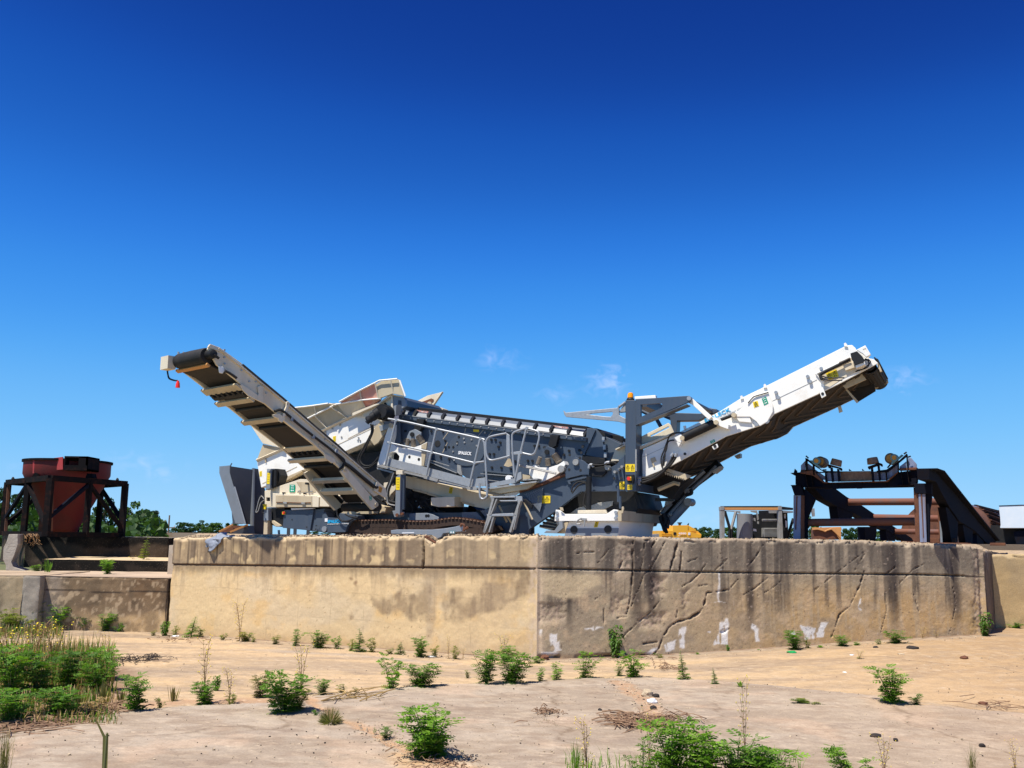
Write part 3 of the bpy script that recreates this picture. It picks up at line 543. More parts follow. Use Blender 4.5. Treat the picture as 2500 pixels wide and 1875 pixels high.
def pcol(base, spots):
    def f(S, Zz, i):
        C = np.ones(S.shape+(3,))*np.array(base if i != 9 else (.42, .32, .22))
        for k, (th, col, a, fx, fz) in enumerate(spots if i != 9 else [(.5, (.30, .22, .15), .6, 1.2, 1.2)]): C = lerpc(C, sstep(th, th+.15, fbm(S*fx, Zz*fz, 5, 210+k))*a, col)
        return C
    return f
def lowcol(S, Zz, i):
    if i == 9:
        C = np.ones(S.shape+(3,))*np.array((.47, .36, .26)); return lerpc(C, sstep(.45, .65, fbm(S*.8, Zz*2, 5, 220))*.7, (.32, .24, .18))
    w = (fbm(S*3, Zz*3, 4, 221)-.5)*.5; C = np.ones(S.shape+(3,))*np.array((.215, .148, .088)); C = lerpc(C, sstep(.7, .2, S)*.6, (.34, .29, .24))
    C = lerpc(C, sstep(.5, .25, Zz+w)*.85*sstep(.8, 1.4, S), (.52, .36, .19)); C = lerpc(C, sstep(1.7, 2.6, S)*sstep(.5, 1.0, Zz)*.5, (.15, .082, .04)); C = lerpc(C, sstep(.5, .7, fbm(S*3, Zz*3, 5, 222))*.5, (.11, .082, .055))
    C = lerpc(C, sstep(.62, .68, fbm(S*12, Zz*8, 3, 224))*.5, (.56, .42, .27)); C = lerpc(C, sstep(.02, .008, np.abs(Zz-.93-.02*np.sin(S*3)))*.9, (.04, .03, .025)); return C
Z1 = 1.27
a0, a1 = PG(97, 1538), PG(404, 1544)
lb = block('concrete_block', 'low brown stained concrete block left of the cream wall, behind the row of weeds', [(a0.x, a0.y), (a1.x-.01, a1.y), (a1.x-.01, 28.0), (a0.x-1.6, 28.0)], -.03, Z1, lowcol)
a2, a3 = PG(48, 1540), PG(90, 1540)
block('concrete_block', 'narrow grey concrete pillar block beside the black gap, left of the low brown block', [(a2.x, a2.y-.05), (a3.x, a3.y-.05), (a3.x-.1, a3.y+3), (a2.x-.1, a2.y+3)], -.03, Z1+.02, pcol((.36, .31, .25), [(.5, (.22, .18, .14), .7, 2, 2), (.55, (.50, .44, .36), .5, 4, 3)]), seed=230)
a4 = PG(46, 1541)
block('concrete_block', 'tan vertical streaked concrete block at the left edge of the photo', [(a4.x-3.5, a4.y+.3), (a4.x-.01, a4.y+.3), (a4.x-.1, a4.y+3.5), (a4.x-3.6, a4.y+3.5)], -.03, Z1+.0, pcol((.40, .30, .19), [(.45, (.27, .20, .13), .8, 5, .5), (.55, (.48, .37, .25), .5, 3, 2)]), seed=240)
# middle step with the sunlit tread
mblk = pcol((.010, .009, .008), [(.6, (.045, .034, .026), .5, 2, 3)])  # riser colour: near black with slightly lighter blotches
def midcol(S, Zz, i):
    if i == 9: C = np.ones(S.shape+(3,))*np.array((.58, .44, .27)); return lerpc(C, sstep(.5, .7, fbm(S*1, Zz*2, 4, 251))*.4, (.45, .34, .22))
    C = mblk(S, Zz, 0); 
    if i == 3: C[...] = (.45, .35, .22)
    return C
c0 = PY(100, 1392, 27.6); c1 = PY(409, 1392, 27.6)
block('concrete_step', 'concrete step with a bright sunlit tread and black riser above the low brown block', [(c0.x, 27.6), (c1.x+.3, 27.6), (c1.x+.3, 31.6), (c0.x-.6, 31.6)], Z1-.02, 1.57, midcol, seed=250, rag=.02)
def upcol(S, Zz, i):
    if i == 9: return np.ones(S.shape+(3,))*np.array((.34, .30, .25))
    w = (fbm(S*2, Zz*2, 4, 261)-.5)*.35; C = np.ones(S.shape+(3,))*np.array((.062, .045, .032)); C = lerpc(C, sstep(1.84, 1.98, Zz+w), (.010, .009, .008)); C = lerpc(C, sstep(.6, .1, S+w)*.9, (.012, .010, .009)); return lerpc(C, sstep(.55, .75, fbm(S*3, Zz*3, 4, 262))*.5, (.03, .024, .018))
c0 = PY(60, 1340, 31.6); c1 = PY(405, 1340, 31.0)
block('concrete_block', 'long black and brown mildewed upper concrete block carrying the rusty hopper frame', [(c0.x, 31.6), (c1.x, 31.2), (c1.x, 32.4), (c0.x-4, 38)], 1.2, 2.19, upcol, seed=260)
# broken pale end of the upper block
g = G(); fr = Fr(40, 27.2, 0)
prof = Z('6', 75, 775, 150, 775, 150, 860, 118, 960, 95, 1010, 110, 1050, 200, 1080, 210, 1085, 100, 1100, 90, 1130, 45, 1130, 50, 1040, 25, 990, 30, 890, 55, 840)
g.prism(fr.pts(prof), Vector((-.3, .9, 0))); o = g.build('concrete_block', mat('broken_concrete', (.36, .32, .27), .95, var=(.24, .19, .15), vs=2.5, amt=.8, fine=(.55, .50, .42), bump=.8, bs=18)); tag(o, 'pale broken concrete block end with a chipped base, below the rusty hopper frame', 'concrete block')
md = o.modifiers.new('bevel', 'BEVEL'); md.width = .05; md.segments = 2
g = G(); g.prism(Fr(200, 27.4, 0).pts(Z('6', 150, 1092, 1400, 1082, 1408, 1090, 1408, 1120, 600, 1122, 150, 1105)), Vector((0, .2, 0)))
g = G(); pf = PY(409, 1390, 26.2); g.abox(pf.x, pf.x+.5, 26.2, 30.5, 0, 2.02); tag(g.build('concrete_block', MT['conc'] if False else mat('pale_wall_end', (.52, .44, .34), .9, var=(.38, .3, .22), vs=3, amt=.6, bump=.4)), 'pale concrete stub filling the gap between the steps and the cream wall', 'concrete block')
# rubble scattered on the wall top
def rubble(name, pts, label, cat, kind=None, group=None, m='stone'):
    g = G(); r = random.Random(len(pts))
    for (p, s) in pts:
        k = [Vector((r.uniform(.5, 1)*math.cos(t*1.05+r.random()*.4)*math.cos(ph), r.uniform(.5, 1)*math.sin(t*1.05)*math.cos(ph), r.uniform(.4, .8)*math.sin(ph)+.3))*s for ph in (-.5, .6) for t in range(6)]
        b = [Vector(p)+q for q in k]; g.add(b, [(0, 1, 7, 6), (1, 2, 8, 7), (2, 3, 9, 8), (3, 4, 10, 9), (4, 5, 11, 10), (5, 0, 6, 11), (6, 7, 8, 9, 10, 11), (5, 4, 3, 2, 1, 0)])
    o = g.build(name, MT[m]); tag(o, label, cat, group)
    if kind: o['kind'] = kind
    return o
# ================================================================ the screening machine
MF = Fr(1290, 24.4, 25); MF.w *= 1.1; MF.u *= 1.1; G.K = 1.1
mroot = root('screening_machine', MF.pt(1290, 1312, 1.2), 'large cream and slate tracked screening machine with two raised conveyors standing behind the angled wall', 'screening machine')
MF.V = lambda d: MF.w*d
class PB:
    """part builder: plates and tubes traced on the machine's own planes"""
    def __init__(s, fr, rt): s.fr = fr; s.rt = rt
    def plate(s, name, m, pts, d, th, holes=(), parent=None, smooth=False, bev=.008):
        g = G(); g.prism(s.fr.pts(pts, d), s.fr.w*th, [s.fr.pts(h, d) for h in holes])
        o = g.build(name, MT[m] if isinstance(m, str) else m, parent or s.rt)
        if bev:
            b = o.modifiers.new('bevel', 'BEVEL'); b.width = bev; b.segments = 2; b.limit_method = 'ANGLE'; b.angle_limit = R(40)
        return o
    def plates(s, name, m, lst, parent=None):
        for (pts, d, th) in lst: o = G().prism(s.fr.pts(pts, d), s.fr.w*th).build(name, MT[m], parent or s.rt)
        return o
    def tube(s, name, m, paths, r, d=0.0, parent=None, n=8, smooth=True, round_=0):
        if not isinstance(paths[0], list): paths = [paths]
        for p in paths:
            q = s.fr.pts(p, d)
            if round_: q = spline(q, round_)
            o = G().tube(q, r, n).build(name, MT[m], parent or s.rt, smooth)
        return o
    def discs(s, name, m, lst, d, th, parent=None, n=16):     # (px,py,radius m)
        for p in lst:
            c = s.fr.pt(p[0], p[1], p[3] if len(p) > 3 else d); o = G().tube([c, c+s.fr.w*th], p[2], n).build(name, MT[m], parent or s.rt, True)
        return o
    def label(s, m, a, b, c, e, d, parent=None, kind=1):      # quad sticker with printed marks
        pts = [a, b, c, e]; o = s.plate('sticker', m, pts, d, .004, parent=parent, bev=0)
        A, B, C_, D_ = [s.fr.pt(p[0], p[1], d-.003) for p in pts]
        def q(u, v): return A*(1-u)*(1-v)+B*u*(1-v)+C_*u*v+D_*(1-u)*v
        g = G(); n = s.fr.w*.002
        def quad(u0, v0, u1, v1): g.prism([q(u0, v0), q(u1, v0), q(u1, v1), q(u0, v1)], n)
        def tri(u, v, w, h):
            for (p0, p1) in (((u, v+h), (u+w/2, v)), ((u+w/2, v), (u+w, v+h)), ((u, v+h), (u+w, v+h))): g.beam(q(*p0)-n, q(*p1)-n, .007, .002, s.fr.w)
        if kind == 1: tri(.2, .08, .6, .38); quad(.46, .2, .54, .38); quad(.2, .56, .45, .75); quad(.55, .56, .8, .75); quad(.2, .82, .8, .9)
        elif kind == 2:
            for k in (0, .5): tri(k+.08, .1, .34, .42); quad(k+.22, .26, k+.28, .44); quad(k+.12, .66, k+.2, .86); quad(k+.28, .66, k+.34, .86)
        elif kind == 3:
            
            for k in range(4): quad(.22, .16+k*.2, .42, .20+k*.2); quad(.55, .16+k*.2, .80, .20+k*.2)
        elif kind == 4: quad(.2, .12, .8, .2); quad(.25, .4, .45, .5); quad(.55, .4, .75, .5); quad(.25, .7, .45, .85); quad(.55, .7, .75, .85)
        elif kind == 5: quad(.1, .2, .9, .35); quad(.1, .55, .9, .7)
        g.build('pictogram', MT['mark' if m == 'yellow' else 'whitet'], o, fix=True); return o
    def text(s, body, m, A, B, hpx, d, parent=None, name='lettering', shear=0.0, bold=0.0, squeeze=True):
        cu = bpy.data.curves.new(name, 'FONT'); cu.body = body; cu.size = 1; cu.extrude = .012; cu.shear = shear; cu.offset = bold; cu.resolution_u = 3
        t = bpy.data.objects.new(name, cu); COL.objects.link(t); dg = bpy.context.evaluated_depsgraph_get(); me = bpy.data.meshes.new_from_object(t.evaluated_get(dg))
        bpy.data.objects.remove(t); co = [v.co.copy() for v in me.vertices]; x0 = min(v.x for v in co); x1 = max(v.x for v in co); y0 = min(v.y for v in co); y1 = max(v.y for v in co)
        a = s.fr.pt(*A, d); b = s.fr.pt(*B, d); up = s.fr.pt(A[0], A[1]-hpx, d)-a; ux = (b-a)
        n = -s.fr.w; upn = n.cross(ux).normalized(); upn = upn if upn.dot(up) > 0 else -upn; up = upn*up.length
        off = OFF[(parent or s.rt).name]
        for v, c in zip(me.vertices, co): v.co = a+ux*((c.x-x0)/(x1-x0))+up*((c.y-y0)/(y1-y0))+n*(c.z*.3+.003)-off
        return link(name, me, MT[m], parent or s.rt)
def spline(p, k):
    out = []; n = len(p)
    for i in range(n-1):
        a, b, c, e = p[max(i-1, 0)], p[i], p[i+1], p[min(i+2, n-1)]
        for j in range(k):
            t = j/k; out.append(.5*((2*b)+(c-a)*t+(2*a-5*b+4*c-e)*t*t+(3*b-a-3*c+e)*t**3))
    out.append(p[-1]); return out
def mid(a, b, t=.5): return (a[0]+(b[0]-a[0])*t, a[1]+(b[1]-a[1])*t)
P = PB(MF, mroot)
MT['chain'] = mat('track_chain_rust', (.045, .026, .018), .8, var=(.03, .02, .015), vs=6, amt=.8, bump=.3); MT['shoe'] = mat('track_shoe_metal', (.22, .13, .085), .7, var=(.12, .06, .04), vs=9, amt=.8)
# ---- tracks
def track(d0, shift=0.0):
    g1 = G()
    tp = Z('B', -760, 1000, -640, 905, -560, 880, -200, 872, 45, 868, 300, 882, 500, 888, 700, 878, 900, 850, 1040, 838, 1250, 862, 1480, 908, 1545, 965)
    top = MF.pts(tp, d0); zb = YARD+.06
    bot = [Vector((top[-1].x, top[-1].y, (top[-1].z+zb)/2)) + MF.u*.05, Vector((top[-1].x, top[-1].y, zb))-MF.u*.2, Vector((top[0].x, top[0].y, zb))+MF.u*.15]
    for q in top: q.z = max(q.z, zb+.1)
    path = spline(top, 6); bp = []
    for a, b in ((path[-1], bot[0]), (bot[0], bot[1]), (bot[1], bot[2]), (bot[2], path[0])):
        k = max(2, int((b-a).length/.1)); bp += [a+(b-a)*(i/k) for i in range(1, k+1)]
    loop = path+bp; acc = [0]
    for i in range(1, len(loop)): acc.append(acc[-1]+(loop[i]-loop[i-1]).length)
    g = G(); n = int(acc[-1]/.105); j = 0
    for i in range(n):
        sdist = acc[-1]*i/n
        while j < len(acc)-2 and acc[j+1] < sdist: j += 1
        f = (sdist-acc[j])/max(1e-6, acc[j+1]-acc[j]); p = loop[j].lerp(loop[j+1], f); t = (loop[j+1]-loop[j]).normalized(); nn = MF.w.cross(t)
        if nn.z < 0 and j < len(path): nn = -nn
        if j >= len(path) and nn.z > 0: nn = -nn
        g1.box(p-t*.040+nn*.004, t*.068, MF.w*.5, nn*.018); g1.box(p-t*.018+nn*.02, t*.012, MF.w*.5, nn*.022); g.box(p-t*.060+MF.w*(.03+.004*(i % 2))-nn*.15, t*.125, MF.w*.40, nn*.152)
    tr = g.build('track_chain', MT['chain'], mroot); g1.build('track_shoes', MT['shoe'], tr)
    return path
tpth = track(.05); track(2.0)
gt = G(); zt = Vector((0, 0, YARD+.12)); a = MF.pt(880, 1300, .14); b = MF.pt(1178, 1300, .14)
for dd in (.0, 1.95):
    gt = G(); aa = Vector((a.x, a.y, YARD+.12))+MF.w*dd; bb = Vector((b.x, b.y, YARD+.12))+MF.w*dd; gt.box(aa, bb-aa, MF.w*.3, Vector((0, 0, .2))); gt.build('track_frame', MT['dark'], mroot)
g = G()
for k in range(7):
    c = Vector((a.x, a.y, YARD+.16))+(b-a)*(k/6)*1.0; c.z = YARD+.15; G().tube([c-MF.w*.03, c+MF.w*.1], .09, 14).build('track_roller', MT['darkrust'], mroot, True)
c = MF.pt(868, 1297, .1); G().tube([c, c+MF.w*.2], .2, 20).build('track_sprocket', MT['darkrust'], mroot, True)
# ---- chassis under the middle
P.plate('chassis_beam', 'slate2', Z('B', -1180, 790, -1130, 1020, -560, 1080, -560, 860, 300, 870, 320, 1120, 1480, 1120, 1520, 905, 1400, 745, 310, 750, 300, 770, -560, 760), .55, 1.6, bev=0)
P.plate('chassis_plate', 'slatelite', Z('B', 365, 762, 470, 755, 620, 752, 700, 770, 806, 815, 806, 858, 360, 862), .40, .1)
P.discs('bolt_hole', 'dark', [(*q, .035) for q in Z('B', 617, 795, 650, 793)], .395, .02)
P.plate('side_panel', 'slate', Z('A', 455, 768, 897, 763, 842, 1076, 428, 1036), -.05, .5)
P.plate('side_panel', 'slate2', Z('A', 899, 763, 1062, 745, 1040, 850, 972, 1086, 845, 1077), .0, .5)
sp = P.plate('side_panel', 'slate', Z('A', 1066, 790, 1105, 880, 1260, 890, 1290, 815, 1560, 850, 1560, 905, 1470, 930, 1400, 1010, 1370, 1102, 1095, 1108, 974, 1086, 1000, 980, 1040, 830), -.02, .3)
P.text('SPALECK', 'bluet', Z('A', 1106, 968)[0], Z('A', 1310, 962)[0], 8.0, -.025, sp, bold=.03)
P.text('conveying and separation technology', 'whitet', Z('A', 1100, 993)[0], Z('A', 1425, 983)[0], 3.4, -.025, sp)
P.plate('sticker', 'paper', Z('A', 1062, 893, 1104, 893, 1104, 945, 1062, 945), -.03, .004, bev=0)
P.plate('lug', 'dark', Z('A', 1010, 1060, 1040, 1010, 1078, 1020, 1076, 1104), -.05, .03)
P.discs('lug_eye', 'slatelite', [(*Z('A', 1050, 1055)[0], .07)], -.06, .03)
for q in ((918, 1006), (925, 1058), (790, 1024)): pass
P.discs('bolt_hole', 'black', [(*Z('A', x, y)[0], .018) for x, y in ((930, 1004), (925, 1056), (790, 1024), (570, 912))], -.056, .01)
P.plate('isolator_box', 'yellow', Z('A', 420, 790, 460, 786, 462, 836, 420, 836), -.08, .05); P.discs('isolator_knob', 'redp', [(*Z('A', 440, 812)[0], .03)], -.1, .03)
# dark interior behind the power unit, mid conveyor trough
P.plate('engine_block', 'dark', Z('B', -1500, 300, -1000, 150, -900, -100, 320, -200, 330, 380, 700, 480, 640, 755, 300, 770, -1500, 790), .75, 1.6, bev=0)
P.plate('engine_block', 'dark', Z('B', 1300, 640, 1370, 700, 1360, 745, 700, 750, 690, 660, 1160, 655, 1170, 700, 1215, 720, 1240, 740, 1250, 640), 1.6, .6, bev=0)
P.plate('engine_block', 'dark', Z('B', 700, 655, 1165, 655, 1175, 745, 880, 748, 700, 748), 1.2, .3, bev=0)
mc = P.plate('trough', 'cream', Z('B', 312, 195, 700, 280, 1320, 405, 1700, 480, 1640, 690, 1560, 700, 1350, 660, 1150, 590, 640, 460, 310, 372), .62, .9)
P.label('yellow', *Z('B', 970, 362, 1022, 370, 1003, 465, 952, 456), .612)
g = G()
for x0, y0, x1, y1 in ((420, 400, 640, 455), (640, 462, 900, 530), (1160, 592, 1330, 640)): G().beam(MF.pt(*Z('B', x0, y0)[0], .60), MF.pt(*Z('B', x1, y1)[0], .60), .03, .05).build('trough_flange', MT['dusty'], mroot)
bx_ = P.plate('tool_box', 'cream', Z('B', 690, 522, 1040, 505, 1040, 655, 800, 662, 690, 635), .30, .5)
P.label('paper', *Z('B', 455, 568, 538, 565, 538, 600, 455, 603), .74, kind=5); P.plate('sticker', 'paper', Z('B', 455, 640, 545, 640, 545, 682, 455, 682), .74, .01, bev=0)
P.label('yellow', *Z('B', 553, 572, 580, 572, 575, 668, 550, 668), .74, kind=3)
g = G(); rr = random.Random(4)
for k in range(60):
    x = rr.uniform(300, 640); y = rr.uniform(460, 760); p0 = MF.pt(*Z('B', x, y)[0], .70); g.box(p0, MF.u*rr.uniform(.04, .22), MF.w*.08, Vector((0, 0, rr.uniform(.03, .14))))
g.build('valve_block', MT['dark'], mroot)
P.tube('hose', 'rubber', [Z('B', 600, 560, 640, 620, 690, 700, 760, 740), Z('B', 780, 660, 800, 720, 900, 740), Z('B', 330, 540, 400, 640, 430, 740)], .025, .7, round_=4)
# perforated guard mesh (real bars)
def meshpanel(name, quad, d, nx, ny, m='slatelite', parent=None, r=.008):
    A, B, C_, D_ = [MF.pt(p[0], p[1], d) for p in quad]; g = G(); q = lambda u, v: A*(1-u)*(1-v)+B*u*(1-v)+C_*u*v+D_*(1-u)*v
    for i in range(nx):
        for j in range(ny):
            u0, u1 = i/nx, (i+1)/nx; v0, v1 = j/ny, (j+1)/ny
            if (j+i) % 2 == 0: g.beam(q(u0, v0), q(u1, v1), r*1.6, r)
            else: g.beam(q(u0, v1), q(u1, v0), r*1.6, r)
    return g.build(name, MT[m], mroot)
meshpanel('guard_mesh', Z('B', 1155, 742, 1370, 738, 1500, 880, 1155, 850), .42, 22, 12); meshpanel('guard_mesh', Z('B', 1430, 720, 2040, 600, 2040, 780, 1500, 800), .44, 36, 12)
P.plate('guard_backing', 'slate2', Z('B', 1500, 700, 2230, 380, 2230, 1120, 1500, 1120), .60, .05, bev=0)
meshpanel('guard_mesh', Z('C', 0, 385, 230, 310, 210, 520, 190, 600), .24, 16, 18)
# ---- big slate frame on the right
fr_out = Z('C', -60, 350, 490, 140, 505, 200, 620, 160, 800, 150, 830, 165, 935, 160, 1010, 80, 1130, 18, 1232, -100, 1232, 348, 690, 354, 350, 615, 62, 815, 40, 930, -60, 930)
P.plate('main_frame', 'slate', fr_out, .30, .12); P.plate('main_frame', 'slate2', fr_out, 2.3, .12)
P.plate('frame_edge', 'rust', Z('C', -60, 335, 110, 285, 500, 130, 510, 150, 140, 305, -60, 365), .22, .35, bev=.003)
P.plate('frame_flange', 'slate2', Z('C', 520, 210, 760, 160, 770, 185, 560, 235, 575, 262, 545, 265), .24, .05)
P.plate('frame_gusset', 'slate', Z('3', 205, 840, 262, 790, 345, 832, 400, 880, 396, 968, 330, 968, 165, 1010, 160, 950), .22, .08)
P.discs('frame_bolt', 'galv2', [(*q, r) for q, r in zip(Z('3', 262, 842, 118, 910, 575, 897, 718, 888, 682, 912, 648, 938), (.07, .08, .055, .03, .03, .03))], .17, .12)
P.discs('frame_hole', 'black', [(*q, .03) for q in Z('3', 200, 916, 312, 922, 645, 1002, 714, 1000, 205, 772, 305, 800, 332, 690, 320, 750)], .215, .01)
P.plate('side_cover', 'dark', Z('3', 398, 900, 560, 880, 560, 945, 520, 985, 435, 980, 398, 965), .2, .2)
# galvanised strut fitting with bent hose
P.tube('hose', 'galv', [Z('3', 395, 905, 400, 875, 425, 868, 440, 890), Z('3', 560, 880, 562, 850, 600, 842)], .03, .15, round_=4)
P.tube('hose', 'rubber', [Z('3', 425, 868, 500, 870, 570, 862), Z('3', 600, 842, 640, 845, 670, 860), Z('3', 360, 1035, 290, 1040, 240, 1080, 222, 1140), Z('3', 370, 1045, 330, 1050, 280, 1085, 230, 1150), Z('3', 360, 1035, 372, 1100, 350, 1200, 342, 1260, 365, 1292)], .018, .12, round_=5)
P.tube('hydraulic_cylinder', 'dark', [Z('3', 398, 985, 392, 1320)], .06, .12, n=14); P.tube('hydraulic_rod', 'galv', [Z('3', 391, 1320, 390, 1560)], .025, .12, n=10)
# dark under-structure and tail hopper
P.plate('hopper_shell', 'dark', Z('C', 340, 620, 690, 356, 1230, 350, 1340, 350, 1400, 560, 1300, 760, 560, 860, 430, 760), .75, 2.0, bev=0)
g = G(); g.prism([MF.pt(*Z('C', 1364, 258)[0], .45), MF.pt(*Z('C', 1364, 350)[0], .45), MF.pt(*Z('C', 1364, 350)[0], .45)+MF.w*2.1, MF.pt(*Z('C', 1364, 258)[0], .45)+MF.w*2.1], MF.u*.12); g.build('cross_beam', MT['slate'], mroot)
P.plate('belt_cover', 'galv2', Z('C', 800, 530, 900, 490, 1090, 465, 1080, 520, 980, 570, 820, 580), .7, .04); P.plate('belt_cover', 'galv2', Z('C', 560, 620, 640, 560, 780, 520, 780, 620), .7, .04)
for a_, b_ in (((1155, 285, 1155, 480), .03), ((1175, 410, 1180, 560), .03)): P.tube('lever', 'slate', [Z('C', *a_)], b_, .1)
P.plate('louvre', 'cream', Z('C', 180, 790, 370, 640, 415, 700, 415, 760, 330, 830), .5, .3); g = G()

for k in range(4): G().beam(MF.pt(*Z('C', 190+k*38, 770-k*38)[0], .48), MF.pt(*Z('C', 400-k*5, 800-k*38)[0], .48), .03, .05).build('louvre_slot', MT['black'], mroot)
P.plate('frame_foot', 'slatelite', Z('C', 240, 860, 270, 830, 370, 830, 420, 760, 420, 700, 465, 700, 475, 800, 400, 865), .35, .15)
P.plate('frame_foot', 'dusty', Z('C', 390, 865, 475, 800, 475, 735, 540, 730, 500, 868), .45, .3)
# cream bottom bumper frame and tail box
P.plate('bumper_beam', 'white', Z('C', 385, 575, 425, 578, 485, 628, 1010, 625, 1095, 572, 1148, 578, 1146, 713, 370, 716), -.25, .09)
P.discs('bumper_bolt', 'galv', [(*q, .035) for q in Z('C', 399, 615, 399, 680, 1121, 607, 1119, 677)], -.28, .03)
g = G(); A_ = MF.pt(*Z('C', 1149, 585)[0], -.25); B_ = MF.pt(*Z('C', 1149, 713)[0], -.25); g.prism([A_, B_, B_+MF.w*2.95, A_+MF.w*2.95], MF.u*.08); sb_ = g.build('bumper_beam', MT['dusty'], mroot)
P.plate('rear_plate', 'cream', Z('C', 655, 582, 1000, 575, 1018, 623, 655, 625), -.1, .05)
tb_ = P.plate('tail_box', 'white', Z('C', 548, 720, 1175, 712, 1158, 800, 1140, 945, 485, 935, 520, 800), -.12, 2.5)
P.plate('tail_box_panel', 'slatelite', Z('C', 515, 805, 1160, 800, 1140, 940, 488, 930), -.135, .012, bev=0)
P.discs('handhold', 'black', [(*Z('C', 608, 820)[0], .085), (*Z('C', 1025, 815)[0], .085)], -.145, .02)
P.label('yellow', *Z('C', 870, 722, 915, 720, 898, 790, 853, 792), -.128, kind=1)
P.plate('chain_hook', 'galv2', Z('C', 690, 672, 760, 678, 758, 708, 690, 702), -.3, .04); P.tube('chain', 'galv2', [Z('C', 700, 680, 665, 700, 640, 730, 650, 752, 690, 750), Z('C', 738, 705, 740, 750, 733, 780)], .016, -.3, round_=4)
P.plate('lifting_eye', 'dusty', Z('C', 1195, 540, 1215, 535, 1222, 560, 1210, 620, 1192, 620), -.3, .04); P.plate('lifting_eye', 'dusty', Z('C', 432, 545, 470, 550, 480, 590, 440, 585), -.3, .04)
# ---- mast (near and far), arms
ms = Z('3', 757, 230, 862, 230, 862, 470, 858, 1128, 752, 1128)
P.plate('mast_post', 'slate', ms, .18, .42); P.plate('mast_post_edge', 'galv2', Z('3', 853, 715, 866, 715, 866, 930, 853, 930), .16, .02, bev=0)
arm = Z('3', 757, 229, 860, 222, 1330, 190, 1385, 188, 1405, 200, 1408, 225, 1395, 243, 862, 470); hole = Z('3', 905, 275, 1112, 260, 1120, 272, 1118, 295, 1105, 310, 905, 396)
P.plate('mast_arm', 'slate', arm[1:], .12, .07, holes=[hole]); P.plate('mast_arm', 'slate2', arm[1:], 2.25, .08, holes=[hole])
P.plate('mast_arm_flange', 'slate2', Z('3', 862, 466, 1362, 268, 1364, 276, 862, 476), .1, .3, bev=0); P.discs('pivot_pin', 'galv', [(*Z('3', 1382, 212)[0], .045)], .08, .2)
P.plate('mast_post', 'slate2', Z('3', 770, 250, 850, 250, 850, 1100, 770, 1100), 2.2, .3)
g = G(); c_ = MF.pt(*Z('3', 862, 300)[0], .6); g.box(c_, MF.u*.25, MF.w*1.6, Vector((0, 0, .22))); c_ = MF.pt(*Z('3', 1370, 225)[0], .2); g.tube([c_, c_+MF.w*2.05], .05, 12); g.build('mast_cross_tube', MT['slate2'], mroot)
P.plate('mast_cap', 'white', Z('3', 845, 195, 1052, 180, 1058, 212, 850, 222), .14, .12)
bc = MF.pt(*Z('3', 806, 228)[0], .38); bt = MF.pt(*Z('3', 806, 155)[0], .38); bq = root
bb_ = G().lathe(bc, bt, [(0, .09), (.12, .085), (.25, .065), (.3, .06)]).build('beacon_base', MT['dark'], mroot, True); G().lathe(bc, bt, [(.3, .068), (.75, .062), (.93, .05), (1, .02)]).build('beacon_lens', MT['amber'], mroot, True)
ga = Z('3', 141, 331, 165, 354, 675, 305, 690, 278, 694, 380, 757, 412, 757, 462, 680, 441, 170, 396, 152, 375); gh = Z('3', 385, 372, 420, 362, 618, 345, 632, 352, 628, 375, 610, 395, 560, 392)
P.plate('folding_arm', 'galv', ga, .25, .05, holes=[gh]); P.plate('folding_arm', 'galv', ga, .55, .05, holes=[gh]); P.plate('folding_arm_lug', 'galv2', Z('3', 690, 350, 757, 245, 757, 345, 700, 350), .3, .12)
P.tube('folding_arm_brace', 'galv', [Z('3', 690, 300, 757, 250)], .03, .3)
# far frame
P.plate('far_frame', 'slate2', Z('3', 1125, 352, 1500, 362, 1565, 340, 1595, 310, 1655, 318, 1662, 345, 1480, 430, 1266, 434, 1262, 556, 1206, 550, 1200, 430, 1130, 400), 2.3, .3)
P.discs('pivot_pin', 'galv', [(*Z('3', 1592, 322)[0], .04)], 2.26, .1); P.tube('far_brace', 'slate2', [Z('3', 915, 290, 1130, 375), Z('3', 1060, 410, 1110, 500), Z('3', 905, 330, 1060, 405)], .045, 1.9, n=4)
# ---- white link + hydraulic ram of the right conveyor
P.plate('link_bar', 'white', Z('3', 1385, 245, 1410, 208, 1612, 395, 1580, 425), .22, .07)
P.tube('hydraulic_cylinder', 'dark', [Z('3', 1330, 600, 1640, 455)], .095, .38, n=16); P.tube('hydraulic_rod', 'dark', [Z('3', 1700, 425, 1820, 378)], .035, .38, n=10)
P.plates('ram_bracket', 'white', [(Z('3', 1590, 400, 1640, 400, 1775, 470, 1770, 515, 1700, 490, 1630, 450), .3, .2), (Z('3', 1240, 600, 1300, 570, 1335, 590, 1335, 620, 1300, 650, 1270, 640), .3, .2), (Z('3', 1260, 640, 1300, 655, 1280, 690), .3, .15)])
P.discs('ram_pin', 'dusty', [(*q, .05) for q in Z('3', 1315, 604, 1583, 392, 1650, 448, 1825, 376)], .26, .1)
